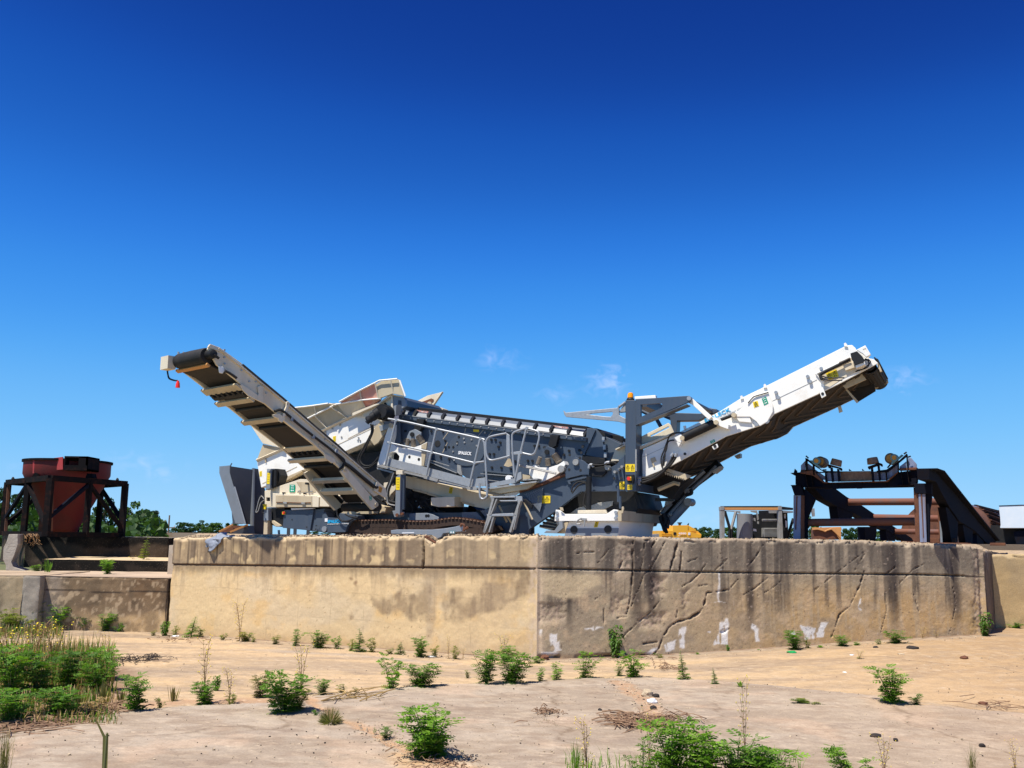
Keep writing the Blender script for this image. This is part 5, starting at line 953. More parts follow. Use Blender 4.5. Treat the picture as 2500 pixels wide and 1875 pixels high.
# drooping hoses at the left of the walkway
P.tube('hose', 'rubber', [Z('1', 1675, 735, 1680, 800, 1630, 900, 1580, 1000, 1600, 1060, 1660, 1070, 1720, 1030), Z('1', 1690, 740, 1690, 800, 1645, 900, 1595, 1000, 1620, 1050, 1680, 1050, 1735, 990)], .022, .1, round_=6)
P.tube('hose', 'rubber', [Bz(120, 150, 60, 300, 20, 420, 30, 560, 80, 620, 140, 640), Bz(150, 200, 90, 320, 50, 440, 60, 600), Z('A', 2120, 660, 2020, 620, 1980, 500, 2010, 400)], .03, .0, round_=6)
P.tube('hose', 'galv2', [Bz(130, 150, 75, 310, 35, 430, 45, 600, 150, 640)], .015, -.02, round_=6)
# ---- feed hopper on the left
FH = .45
P.plate('feeder_side', 'white', Z('1', 804, 1014, 1000, 925, 1400, 745, 1735, 585, 1755, 700, 1740, 830, 1480, 945, 1100, 1112, 1060, 1130, 838, 1222), FH, 2.3)
P.plates('feeder_seam', 'dusty', [(Z('1', 845, 1190, 1110, 1060, 1112, 1064, 847, 1195), FH-.006, .01), (Z('1', 1395, 905, 1760, 730, 1762, 734, 1397, 909), FH-.006, .01), (Z('1', 1500, 845, 1720, 735, 1722, 738, 1502, 848), FH-.006, .01), (Z('1', 804, 1014, 1740, 578, 1742, 590, 806, 1026), FH-.03, .04)])
P.plate('feeder_underside', 'dusty', Z('1', 985, 1160, 1120, 1100, 1150, 1085, 1150, 1100, 1040, 1165, 985, 1180), FH-.01, .2)
P.plates('feeder_bracket', 'dusty', [(Z('1', *l), FH-.03, .03) for l in ((862, 985, 872, 980, 874, 1025, 866, 1030), (1318, 775, 1328, 770, 1330, 812, 1320, 815), (1430, 715, 1440, 712, 1442, 750, 1434, 752), (1625, 640, 1634, 636, 1630, 665, 1622, 668))])
P.label('yellow', *Z('1', 824, 1098, 843, 1095, 843, 1135, 826, 1138), FH-.005, kind=3); P.label('yellow', *Z('1', 1385, 832, 1408, 826, 1408, 868, 1388, 872), FH-.005, kind=3)
P.discs('feeder_bolt', 'galv2', [(*q, .022) for q in Z('1', 1580, 840, 1592, 862, 1575, 860, 1052, 1022, 1380, 770, 1450, 835)], FH-.02, .02, n=8)
# flared wings: upper tier leans outwards
def wing(name, m, low, high, dl, dh, th=.05, parent=None):
    l = Z('1', *low); h = Z('1', *high); g = G(); A = MF.pts(l, dl); B = MF.pts(h, dh); n = len(A)
    vs = A+B; g.add(vs+[v+MF.w*th for v in vs], [f for i in range(n-1) for f in ((i, i+1, n+i+1, n+i), (2*n+i, 3*n+i, 3*n+i+1, 2*n+i+1))]+[(n+i, n+i+1, 3*n+i+1, 3*n+i) for i in range(n-1)]+[(i, 2*n+i, 2*n+i+1, i+1) for i in range(n-1)]+[(0, n, 3*n, 2*n), (n-1, 2*n+n-1, 3*n+n-1, n+n-1)])
    return g.build(name, MT[m], parent or mroot)
wl_ = [(850, 880, 1010, 920), (1010, 920, 1100, 870)]
wing('hopper_wing', 'cream', (804, 1012, 850, 885, 1005, 918), (800, 1000, 765, 758, 960, 905), FH, FH-.3) if 0 else None
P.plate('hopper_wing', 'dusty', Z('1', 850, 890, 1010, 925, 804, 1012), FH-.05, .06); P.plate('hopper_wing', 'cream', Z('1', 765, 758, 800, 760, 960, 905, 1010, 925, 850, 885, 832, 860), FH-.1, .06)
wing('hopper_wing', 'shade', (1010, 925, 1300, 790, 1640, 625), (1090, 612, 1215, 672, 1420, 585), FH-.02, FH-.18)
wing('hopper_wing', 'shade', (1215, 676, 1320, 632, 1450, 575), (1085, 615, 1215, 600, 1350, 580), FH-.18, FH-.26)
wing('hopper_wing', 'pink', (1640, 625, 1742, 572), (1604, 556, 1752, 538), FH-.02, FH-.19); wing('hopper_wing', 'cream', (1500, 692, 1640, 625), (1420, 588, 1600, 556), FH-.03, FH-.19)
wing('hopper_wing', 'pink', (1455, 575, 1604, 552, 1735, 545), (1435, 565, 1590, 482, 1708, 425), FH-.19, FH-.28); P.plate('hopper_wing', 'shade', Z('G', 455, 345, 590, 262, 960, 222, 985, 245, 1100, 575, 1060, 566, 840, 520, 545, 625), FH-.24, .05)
P.tube('wing_rib', 'cream', [[(*Z('1', a, b)[0], FH-.06), (*Z('1', c, e)[0], FH-.22)] for (a, b, c, e) in ((1180, 845, 1100, 640), (1340, 770, 1240, 665), (1500, 692, 1375, 610), (1640, 625, 1604, 552))], .018, n=4)
P.tube('wing_rib', 'cream', [[(*Z('1', a, b)[0], FH-.22), (*Z('1', c, e)[0], FH-.31)] for (a, b, c, e) in ((1255, 660, 1240, 596), (1410, 592, 1355, 580), (1604, 552, 1590, 482), (1735, 545, 1708, 425), (1850, 510, 1826, 398))], .018, n=4)
P.tube('wing_rim', 'white', [[(*q, FH-.28) for q in Z('1', 1085, 613, 1215, 599, 1350, 579)], [(*q, FH-.30) for q in Z('1', 1435, 566, 1590, 481, 1742, 404, 1878, 391)], [(*q, FH-.22) for q in Z('1', 1180, 700, 1410, 586, 1604, 554, 1752, 541)], [(*q, FH-.28) for q in Z('G', 985, 245, 1100, 575)]], .022, n=6)
P.tube('hopper_rim', 'cream', [Z('1', 804, 1012, 1010, 922, 1300, 787, 1742, 573)], .04, FH-.03, n=4)
# far wing, with the rusty liner inside
P.plate('far_wing', 'cream', Z('G', 1150, 775, 1560, 560, 1880, 482, 1700, 745, 1660, 780, 1640, 850), 2.75, .06); P.plate('wing_liner', 'rust', Z('G', 1300, 790, 1450, 690, 1640, 618, 1690, 640, 1690, 680, 1560, 760, 1500, 810), 2.74, .008, bev=0)
P.tube('far_wing_edge', 'dusty', [Z('G', 1880, 485, 1700, 750)], .03, 2.72, n=4); P.plate('far_bracket', 'dusty', Z('G', 1640, 760, 1680, 760, 1880, 830, 1885, 860, 1640, 850), 2.4, .3); P.discs('liner_boss', 'dusty', [(*Z('G', 1595, 728)[0], .06), (*Z('G', 1530, 780)[0], .04)], 2.70, .05)
# head end of the feeder belt
Gz = lambda *l: Z('G', *l)
P.plate('feeder_head', 'cream', Gz(180, 870, 540, 740, 785, 530, 830, 555, 850, 960, 810, 965, 700, 1080, 600, 1100, 450, 990, 230, 1000), .35, .08)
P.plate('feeder_head', 'cream', Gz(0, 920, 545, 705, 770, 540, 800, 525, 840, 540, 545, 745, 180, 905, 0, 985), .26, .14)
P.plate('head_end_plate', 'slatelite', Gz(832, 555, 1060, 590, 1105, 650, 1120, 740, 1110, 780, 1030, 830, 1020, 880, 910, 970, 850, 962), .33, .06); P.plate('head_end_plate', 'cream', Gz(785, 525, 835, 535, 1060, 570, 1062, 600, 832, 560, 850, 960, 800, 965, 800, 560), .30, .05)
P.plate('head_slot', 'bindark', Gz(955, 655, 1015, 665, 1020, 830, 1005, 960, 905, 980, 912, 765, 948, 750), .32, .02, bev=0); P.plate('head_side', 'slate2', Gz(1060, 585, 1125, 650, 1128, 780, 1040, 850, 1030, 830, 1110, 760), .38, 1.8)
P.plate('head_slot', 'dark', Gz(650, 710, 690, 700, 800, 900, 790, 940, 740, 900), .33, .03)
P.discs('gearbox', 'dark', [(*Gz(610, 900)[0], .20), (*Gz(610, 900)[0], .14, -.05)], .05, .32, n=26)
g = G(); a_ = MF.pt(*Gz(570, 900)[0], .02); b_ = MF.pt(*Gz(400, 1020)[0], -.06); c_ = MF.pt(*Gz(300, 1130)[0], -.1); g.lathe(a_, b_, [(0, .14), (.5, .14), (.55, .11), (1, .11)], 20); g.lathe(b_, c_, [(0, .09), (.6, .085), (.62, .06), (1, .055)], 14); g.lathe(b_-Vector((0, 0, 0)), b_+MF.u*-.14-Vector((0, 0, .02)), [(0, .07), (1, .06)], 12); g.build('drive_motor', MT['dark'], mroot, True)
P.discs('gearbox_bolt', 'galv2', [(*q, .012) for q in Gz(668, 888, 665, 962, 625, 1025, 670, 925, 560, 830, 700, 900)], .03, .03, n=6)
P.plate('feeder_plate', 'dusty', Z('1', 1655, 830, 1760, 700, 1800, 780, 1730, 880, 1700, 900), .4, .05)
# ---- power unit housing under the hopper
Az = lambda *l: Z('A', *l)
P.plate('engine_housing', 'cream', Az(160, 482, 690, 305, 850, 308, 880, 420, 1000, 500, 1140, 545, 1142, 700, 1120, 722, 163, 728), -.02, 1.3, holes=[Az(185, 582, 240, 582, 240, 638, 185, 638)])
P.plate('housing_hole', 'black', Az(178, 575, 246, 575, 246, 645, 178, 645), .02, .05, bev=0)
P.plate('housing_panel', 'dusty', Az(632, 345, 895, 352, 930, 500, 640, 500, 700, 450), -.03, .012); P.plate('housing_door', 'cream', Az(280, 515, 940, 555, 975, 575, 968, 725, 275, 728), -.12, .12)
P.plate('housing_door', 'dusty', Az(325, 545, 868, 560, 868, 726, 322, 726), -.135, .02); P.plate('housing_door', 'cream', Az(990, 560, 1130, 565, 1142, 590, 1142, 695, 1125, 718, 985, 716), -.10, .1)
P.label('green', *Az(535, 388, 617, 388, 614, 502, 531, 500), -.036, kind=4); P.tube('latch_bar', 'rust', [Az(335, 652, 720, 662, 850, 656)], .010, -.15); P.plates('latch', 'galv2', [(Az(435, 645, 490, 648, 490, 675, 440, 672), -.17, .03), (Az(710, 652, 765, 656, 762, 685, 712, 680), -.17, .03), (Az(660, 478, 695, 478, 695, 495, 660, 495), -.05, .03), (Az(845, 480, 880, 480, 880, 497, 845, 497), -.05, .03)])
P.discs('housing_hole', 'black', [(*Az(778, 370)[0], .03), (*Az(430, 512)[0], .02), (*Az(745, 522)[0], .02)], -.14, .1, n=12); P.plate('trim_strip', 'whitet', Az(552, 742, 890, 740, 888, 752, 560, 768), -.06, .1)
P.plate('jack_leg', 'slatelite', Az(195, 150, 255, 150, 240, 445, 175, 470), -.2, .15); P.label('yellow', *Az(200, 208, 243, 208, 233, 380, 190, 378), -.206, kind=3); P.plate('jack_leg', 'dark', Az(258, 148, 362, 150, 400, 250, 350, 400, 240, 445), -.05, .3)
P.tube('hydraulic_cylinder', 'dark', [Az(285, 165, 270, 440), Az(330, 165, 320, 420)], .05, -.1, n=12); P.discs('jack_pin', 'galv', [(*Az(222, 170)[0], .035)], -.23, .04)
P.plate('jack_leg', 'slatelite', Az(150, 735, 212, 735, 215, 930, 145, 930), -.18, .14); P.plate('jack_foot', 'dusty', Az(150, 930, 205, 930, 200, 1172, 138, 1172), -.16, .12); P.plate('jack_foot', 'dusty', Az(206, 930, 245, 960, 242, 1172, 200, 1172), -.04, .1)
P.plate('isolator_box', 'yellow', Az(130, 680, 172, 680, 172, 760, 128, 758), -.22, .06); P.plate('leg_box', 'dark', Az(215, 735, 460, 740, 450, 1020, 330, 1020, 210, 960), .0, .8)
P.plate('leg_brace', 'dusty', Az(262, 930, 285, 925, 400, 1000, 380, 1020, 320, 1015, 265, 960), -.06, .1)
P.tube('cable_coil', 'dark', [Az(160, 580, 120, 550, 80, 570, 70, 650, 40, 740, 25, 790, 50, 810, 75, 760, 95, 660, 150, 600), Az(155, 590, 125, 570, 95, 600, 75, 700, 40, 780, 60, 790, 90, 680, 150, 640), Az(100, 560, 85, 640, 45, 780), Az(130, 700, 130, 800, 150, 820)], .014, -.25, round_=6)
P.tube('cable_coil', 'galv2', [Az(150, 600, 110, 560, 75, 620, 50, 720, 30, 800, 65, 780, 100, 670, 155, 620)], .012, -.27, round_=6)
P.tube('support_tube', 'galv', [Az(372, 1070, 378, 1160)], .03, .3)
# ================================================================ left side conveyor (its own vertical plane, slewed towards the camera)
G.K = 1.06; CF = Fr(905, 24.75, 0); beta = R(43); CF.w = Vector((-math.cos(beta), math.sin(beta), 0)); CF.u = Vector((math.sin(beta), math.cos(beta), 0))
Q = PB(CF, mroot); KW = 1.42; O = lambda *l: Z('1', *l)
def shiftp(name, m, pts, d, k, th): return G().prism([p+CF.w*k for p in CF.pts(pts, d)], CF.w*th).build(name, MT[m], mroot)
def shiftt(name, m, pts, r, d, k): return G().tube([p+CF.w*k for p in CF.pts(pts, d)], r, 10).build(name, MT[m], mroot, True)
top_l = O(445, 128, 520, 152, 690, 288, 1000, 545, 1240, 755, 1420, 905, 1560, 1030, 1770, 1210); low_l = O(1780, 1262, 1700, 1290, 1500, 1112, 1400, 1018, 1240, 880, 1010, 700, 860, 575, 800, 540, 640, 395, 500, 285, 430, 165)
s1 = Q.plate('side_conveyor_frame', 'cream', top_l+low_l, -.03, .06); shiftp('side_conveyor_frame', 'cream', low_l[1:-1]+O(520, 250, 850, 505, 1230, 825, 1480, 1040, 1690, 1220), -.03, KW+.03, .06)
Q.plates('frame_flange', 'cream', [(O(520, 152, 1000, 545, 1770, 1210, 1765, 1216, 995, 552, 515, 160), -.08, .1), (O(1240, 878, 1010, 700, 1006, 707, 1236, 886), -.08, .08), (O(1500, 1112, 1240, 880, 1236, 887, 1494, 1120), -.08, .08)])
Q.plate('head_guard', 'cream', O(430, 150, 450, 124, 520, 150, 690, 272, 690, 290, 640, 270, 540, 190, 500, 175), -.06, .04); Q.plate('frame_gusset', 'cream', O(812, 450, 830, 440, 860, 452, 850, 500, 860, 580, 800, 550, 820, 500), -.08, .04)
Q.plate('frame_gusset', 'cream', O(680, 440, 690, 430, 810, 510, 815, 545, 800, 552, 740, 520, 700, 480), -.08, .04)
Q.plate('frame_lug', 'cream', O(1032, 568, 1045, 562, 1058, 572, 1055, 595, 1025, 672, 1000, 690, 1005, 660, 1030, 600), -.12, .04, holes=[O(1040, 575, 1048, 575, 1048, 590, 1040, 590)]); Q.plate('frame_lug', 'cream', O(928, 662, 975, 655, 1022, 690, 1000, 725, 980, 715, 970, 695, 935, 680), -.11, .06)
Q.plate('head_plate', 'white', O(512, 290, 550, 300, 558, 330, 545, 350, 520, 345), -.08, .03); Q.plate('frame_lug', 'cream', O(1320, 955, 1400, 1000, 1410, 1030, 1380, 1035, 1330, 1000), -.1, .05)
Q.tube('edge_rubber', 'rubber', [O(690, 288, 1000, 545, 1240, 755, 1420, 905, 1560, 1035, 1720, 1175)], .045, .10, n=6)
Q.tube('hose', 'rubber', [O(940, 640, 985, 628, 1040, 665, 1120, 735, 1240, 830, 1400, 955, 1490, 1045, 1600, 1130, 1720, 1225), O(1400, 955, 1470, 1010, 1460, 1060, 1430, 1085), O(560, 330, 600, 350, 650, 385)], .03, -.11, round_=5)
Q.tube('hose', 'rubber', [O(1480, 1040, 1520, 1065, 1620, 1150, 1700, 1215)], .045, -.09, round_=4); Q.plates('hose_clip', 'slatelite', [(O(x, y, x+14, y+10, x+4, y+34, x-10, y+26), -.15, .05) for x, y in ((1075, 682), (1240, 818), (1415, 925))])
Q.discs('frame_bolt', 'galv', [(*q, .02) for q in O(560, 225, 562, 275, 690, 325, 750, 410, 800, 412, 880, 500, 700, 460, 730, 480, 560, 170, 1330, 850, 1390, 900, 1540, 1020, 1590, 1065)], -.06, .04, n=8)
Q.plate('tail_plate', 'cream', O(1720, 1180, 1790, 1225, 1800, 1290, 1780, 1300, 1700, 1245), -.09, .05); Q.discs('tail_hole', 'black', [(*O(1728, 1220)[0], .03)], -.1, .02)
Q.plate('sticker', 'ochre', O(1742, 1210, 1765, 1225, 1755, 1262, 1732, 1250), -.096, .005, bev=0)
# belt (return run seen from below) and carrying run
rb_ = CF.pts(O(440, 290, 560, 345, 700, 440, 830, 560, 960, 665, 1240, 885, 1480, 1085, 1640, 1230, 1720, 1330), .10); g = G()
for i in range(len(rb_)-1):
    a_, b_ = rb_[i], rb_[i+1]; n_ = CF.w.cross((b_-a_).normalized()); n_ = n_ if n_.z > 0 else -n_; g.box(a_, b_-a_, CF.w*(KW-.16), n_*.025)
cb_ = g.build('side_conveyor_belt', MT['belt2'] if 'belt2' in MT else MT['belt'], mroot)
tbp = CF.pts(O(470, 185, 690, 320, 1000, 575, 1420, 935, 1720, 1195), .10); g = G()
for i in range(len(tbp)-1): g.box(tbp[i], tbp[i+1]-tbp[i], CF.w*(KW-.16), Vector((0, 0, .03)))
g.build('carrying_belt', MT['rubber'], cb_)
# head drum
da, db = CF.pt(*O(425, 213)[0], .10), CF.pt(*O(425, 213)[0], .10)+CF.w*(KW-.2)
G().lathe(da, db, [(0, .13), (.0, .155), (.05, .168), (.5, .175), (.95, .168), (1, .155)], 36).build('head_drum', MT['rubber'], mroot, True)
g = G(); c_ = CF.pt(*O(478, 200)[0], -.12); g.lathe(c_, c_+CF.w*.22, [(0, .05), (.1, .09), (.6, .10), (1, .11)], 20); c2 = CF.pt(*O(515, 235)[0], -.14); g.tube([c_+Vector((0, 0, -.02)), c2], .03, 8); g.build('hydraulic_motor', MT['dark'], mroot, True)
# cross members: right end traced, carried across the conveyor's width
def bar(name, m, x, y, h, t=.06, k0=-.05, k1=KW+.06, parent=None):
    c = CF.pt(*O(x, y)[0], k0); g = G(); tdir = (CF.pt(*O(x+30, y+26)[0], k0)-c).normalized(); nn = CF.w.cross(tdir).normalized()
    g.box(c-tdir*h/2-nn*t/2, tdir*h, CF.w*(k1-k0), nn*t); return g.build(name, MT[m], mroot)
bar('drum_scraper', 'orange', 435, 285, .09, .05, .05, KW); bar('cross_member', 'dusty', 672, 450, .20, .05); bar('cross_member', 'dusty', 770, 548, .14, .05); bar('cross_member', 'dusty', 975, 695, .14, .06); bar('cross_member', 'cream', 1300, 910, .17, .05)
bar('cross_member', 'cream', 1335, 1000, .12, .06); bar('cross_member', 'galv2', 1480, 1165, .10, .07, .05, KW-.1)
def comb(x, y, n, m='rubber'):
    g = G(); c = CF.pt(*O(x, y)[0], .02); tdir = (CF.pt(*O(x+30, y+26)[0], .02)-c).normalized(); nn = CF.w.cross(tdir).normalized(); nn = nn if nn.z < 0 else -nn
    g.box(c, tdir*.10, CF.w*(KW-.1), nn*.05)
    for k in range(n): g.box(c+CF.w*(.08+k*(KW-.3)/(n-1))-tdir*.10, tdir*.11, CF.w*.08, nn*.06)
    return g.build('cleaning_comb', MT[m], mroot)
comb(705, 490, 6); comb(1322, 950, 6)
# lower pivoting link arms with rungs
Q.plate('link_arm', 'cream', O(1450, 1095, 1475, 1080, 1500, 1078, 1550, 1140, 1735, 1345, 1720, 1372, 1690, 1392, 1600, 1290, 1480, 1140), -.14, .09); shiftp('link_arm', 'cream', O(1450, 1095, 1475, 1080, 1500, 1078, 1550, 1140, 1735, 1345, 1720, 1372, 1690, 1392, 1600, 1290, 1480, 1140), -.14, KW+.08, .09)
Q.label('green', *O(1664, 1288, 1680, 1284, 1686, 1318, 1668, 1320), -.145, kind=4); Q.discs('link_pin', 'dusty', [(*q, .05) for q in O(1484, 1083, 1722, 1352)], -.17, .06)
bar('link_rung', 'cream', 1570, 1245, .16, .10, -.05, KW)
Q.tube('hydraulic_cylinder', 'dark', [O(1430, 1040, 1500, 1105), O(1520, 1150, 1640, 1265)], .05, .25, n=10); shiftt('hydraulic_cylinder', 'dark', O(1430, 1040, 1640, 1250), .05, .1, KW-.3); shiftt('hydraulic_cylinder', 'dark', O(1560, 1180, 1700, 1330), .06, .1, KW-.1); bar('link_rung', 'cream', 1500, 1160, .12, .08, -.05, KW)
[G().tube([CF.pt(*O(*q)[0], .1), CF.pt(*O(*q)[0], .1)+CF.w*(KW-.2)], .04, 10).build('idler_roller', MT['dark'], mroot, True) for q in ((1050, 745), (1400, 1050), (870, 600))]
g = G(); c_ = CF.pt(*O(1735, 1370)[0], .0); g.tube([c_, c_+CF.w*KW], .10, 24); g.build('tail_drum', MT['rubber'], mroot, True)
P.plate('pivot_base', 'dusty', Z('A', 1300, 820, 1450, 700, 1700, 640, 1900, 700, 1990, 720, 1960, 810, 1720, 830, 1320, 832), .25, .3); P.tube('hose', 'dark', [Z('A', 1240, 770, 1255, 860, 1320, 930, 1420, 930, 1500, 895, 1560, 885), Z('A', 1370, 830, 1450, 870, 1560, 880), Z('A', 1480, 760, 1540, 790, 1650, 740)], .022, -.1, round_=5)
g = G(); rr = random.Random(9)
for k in range(26):
    p0 = MF.pt(*Z('A', rr.uniform(1350, 1950), rr.uniform(600, 800))[0], rr.uniform(.0, .2)); g.tube([p0, p0+Vector((rr.uniform(-.15, .15), rr.uniform(-.05, .05), rr.uniform(-.1, .1)))], rr.uniform(.015, .04), 6)
g.build('pipework', MT['dark'], mroot)
# lamp and loom at the far corner of the head
g = G(); c_ = CF.pt(*O(425, 213)[0], .0)+CF.w*(KW-.10); g.box(c_+Vector((-.02, 0, -.17)), CF.w*.34, CF.u*-.2, Vector((0, 0, .30))); g.build('head_bracket', MT['cream'], mroot)
g = G(); c3 = c_+CF.w*.34+Vector((0, 0, -.02)); g.lathe(c3, c3+CF.w*.22+Vector((0, 0, -.06)), [(0, .11), (.5, .09), (1, .03)], 12); g.build('work_lamp', MT['dark'], mroot, True)
g = G(); g.tube(spline([c3+CF.w*.1+Vector((0, 0, -.08)), c3+Vector((0, 0, -.3)), c3-CF.w*.2+Vector((0, 0, -.38)), c3-CF.w*.42+Vector((0, 0, -.42))], 5), .02, 6); g.build('cable', MT['dark'], mroot, True)
g = G(); c4 = c3-CF.w*.45+Vector((0, 0, -.42)); g.lathe(c4, c4+Vector((0, 0, -.16)), [(0, .02), (.4, .04), (1, .05)], 12); g.build('horn', MT['redp'], mroot, True)
g = G(); 
for dz in (0, .12): G().beam(c_+Vector((.02+dz, 0, .14)), c_+Vector((.02+dz, 0, .24)), .03, .05).build('head_lug', MT['galv2'], mroot)

G.K = 1.0
# ================================================================ things standing around the machine
def dkframe(): pass
# ---- grey steel bin left of the machine
bp0 = PY(650, 1300, 31); br = root('steel_bin', (bp0.x, bp0.y, YARD), 'dark grey open steel bin with a slanting end, left of the screening machine', 'bin')
n1 = Vector((-.80, -.60, 0)); n2 = Vector((.55, -.83, 0)); cpt = PY(565, 1300, 31)      # corner line between the lit end and the dark side
def on(px, py, P, n): return hit(px, py, P, n)
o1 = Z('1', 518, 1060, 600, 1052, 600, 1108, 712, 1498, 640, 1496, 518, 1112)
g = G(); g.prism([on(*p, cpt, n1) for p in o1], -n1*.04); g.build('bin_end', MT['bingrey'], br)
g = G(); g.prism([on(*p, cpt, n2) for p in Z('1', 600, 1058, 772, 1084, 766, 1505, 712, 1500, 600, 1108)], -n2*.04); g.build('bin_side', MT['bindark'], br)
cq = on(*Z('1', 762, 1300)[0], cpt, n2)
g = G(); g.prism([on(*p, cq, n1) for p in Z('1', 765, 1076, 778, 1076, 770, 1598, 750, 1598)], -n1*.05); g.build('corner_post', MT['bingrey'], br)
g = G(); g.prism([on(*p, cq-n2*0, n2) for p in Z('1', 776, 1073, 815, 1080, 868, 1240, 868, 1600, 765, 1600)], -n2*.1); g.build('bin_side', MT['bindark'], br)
g = G(); g.prism([on(*p, cpt, n1) for p in Z('1', 612, 1405, 650, 1495, 620, 1500)], -n1*.3); g.build('bin_gusset', MT['bindark'], br)
tray = Z('1', 516, 1560, 620, 1508, 735, 1500, 736, 1515, 600, 1560); g = G(); g.prism([PY(*p, 30.4) for p in Z('1', 590, 1562, 736, 1512, 750, 1600, 600, 1600)], Vector((.1, .3, 0))); g.build('tray', MT['bindark'], br)
for l in ((516, 1560, 622, 1505), (600, 1562, 736, 1506)):
    a_, b_ = Z('1', *l); G().beam(PY(*a_, 30.2), PY(*b_, 30.4), .05, .05).build('tray_rim', MT['orange'], br)
G().prism([PY(*p, 30.45) for p in Z('1', 520, 1562, 630, 1512, 725, 1512, 600, 1564)], Vector((0, .05, 0))).build('tray_floor', MT['rust'], br)
G().tube([on(*Z('1', 605, 1052)[0], cpt, n1), on(*Z('1', 612, 1052)[0], cpt, n1)+Vector((0, 0, .06))], .02, 6).build('lug', MT['bindark'], br)
for px in (700, 716, 748): G().abox(*(lambda c: (c.x, c.x+.09, c.y, c.y+.09, YARD, YARD+.75))(PY(px, 1300, 31.5))).build('leg', MT['bindark'], br)
# ---- rusty hopper on its frame
HZ = 2.19; A_ = PY(112, 1303, 28.8); B_ = PY(297, 1303, 31.6); C_ = PY(8, 1303, 31.9)
for v in (A_, B_, C_): v.z = HZ
D_ = B_+C_-A_; hr = root('hopper', ((A_.x+D_.x)/2, (A_.y+D_.y)/2, HZ), 'red oxide conical hopper standing in a dark rusty steel frame on the left', 'hopper')
TOPZ = hit(*Z('6', 430, 300)[0], A_, Vector((0, 1, 0))).z
up = Vector((0, 0, 1)); co = [A_, B_, D_, C_]
for i in range(4):
    p, q = co[i], co[(i+1) % 4]; 
    G().beam(p+up*(TOPZ-HZ), q+up*(TOPZ-HZ), .16, .16).build('top_rail', MT['darkrust'], hr); G().beam(p+up*.06, q+up*.06, .14, .14).build('bottom_rail', MT['darkrust'], hr)
    G().beam(p, p+up*(TOPZ-HZ), .17, .17, Vector((0, 1, 0))).build('post', MT['darkrust'], hr)
    m = p.lerp(q, .5); G().beam(m, m+up*(TOPZ-HZ), .15, .15, Vector((0, 1, 0))).build('post', MT['darkrust'], hr)
    G().beam(p+up*.5, m+up*(TOPZ-HZ-.1), .10, .10).build('brace', MT['bluesteel'], hr); G().beam(q+up*.25, m+up*(TOPZ-HZ-.1), .10, .10).build('brace', MT['darkrust'], hr)
    qm = p.lerp(q, .25); G().beam(p.lerp(q, .06)+up*.05, p.lerp(q, .02)+up*(TOPZ-HZ), .08, .05).build('post_flange', MT['rust'], hr)
for p in (A_.lerp(C_, .88), B_.lerp(A_, .12)): G().lathe(p+up*(TOPZ-HZ+.06), p+up*(TOPZ-HZ+.16), [(0, .05), (.5, .05), (1, .02)], 8).build('lifting_eye', MT['dark'], hr)
cc = (A_+B_+C_+D_)/4; rz = hit(*Z('6', 605, 165)[0], cc, Vector((0, 1, 0))).z; rr_ = 1.30
def cone(zs, rs, n=48):
    g = G(); vs = []; fs = []
    for z, r in zip(zs, rs):
        for j in range(n): vs.append((cc.x+r*math.cos(2*math.pi*j/n), cc.y+r*math.sin(2*math.pi*j/n), z))
    for i in range(len(zs)-1):
        for j in range(n): fs.append((i*n+j, i*n+(j+1) % n, (i+1)*n+(j+1) % n, (i+1)*n+j))
    g.add(vs, fs); return g
o = cone([rz, rz-.02, rz-.42, rz-.62, HZ+.25, HZ+.10], [rr_, rr_, rr_, rr_-.10, .48, .42]).build('hopper_cone', MT['redcone'], hr, True); o.modifiers.new('thick', 'SOLIDIFY').thickness = .03
cone([rz+.02, rz-.05, rz-.05], [rr_+.05, rr_+.05, rr_]).build('hopper_rim', MT['darkrust'], hr)
cone([rz-1.05, rz-1.09], [rr_-.36, rr_-.40]).build('cone_seam', MT['darkrust'], hr)
bl, br2 = PY(*Z('6', 535, 235)[0], cc.y-1.45), PY(*Z('6', 732, 235)[0], cc.y-1.45); tz_ = PY(*Z('6', 535, 115)[0], cc.y-1.45).z
g = G(); w_ = br2.x-bl.x; h_ = tz_-bl.z; g.abox(bl.x, br2.x, bl.y, bl.y+.9, bl.z, bl.z+.05); g.abox(bl.x, br2.x, bl.y, bl.y+.9, tz_-.05, tz_); g.abox(bl.x, bl.x+.03, bl.y, bl.y+.9, bl.z, tz_); g.abox(bl.x+w_*.62, br2.x, bl.y, bl.y+.05, bl.z, tz_); g.abox(br2.x-.05, br2.x, bl.y, bl.y+.9, bl.z, tz_)
g.abox(bl.x, br2.x, bl.y-.01, bl.y+.04, bl.z, bl.z+.16); g.build('feed_box', MT['darkrust'], hr)
g = G(); q0 = PY(*Z('6', 388, 235)[0], cc.y-1.15); g.prism([PY(*p, cc.y-1.40) for p in Z('6', 530, 122, 530, 228)]+[PY(*p, cc.y-1.05) for p in Z('6', 388, 240, 388, 140)], Vector((0, .04, 0))); g.build('side_plate', MT['redlite'], hr)
g = G(); g.prism([PY(*p, cc.y-1.2) for p in Z('6', 278, 150, 388, 138, 388, 240, 275, 262)], Vector((0, .04, 0))); g.build('side_plate', MT['redlite'], hr)
G().prism([PY(*p, cc.y-1.3) for p in Z('6', 262, 300, 292, 255, 315, 262, 330, 300)], Vector((0, .3, 0))).build('hopper_bracket', MT['darkrust'], hr)
G().prism([PY(*p, cc.y-1.3) for p in Z('6', 735, 262, 775, 262, 785, 300, 720, 300)], Vector((0, .3, 0))).build('hopper_bracket', MT['darkrust'], hr)
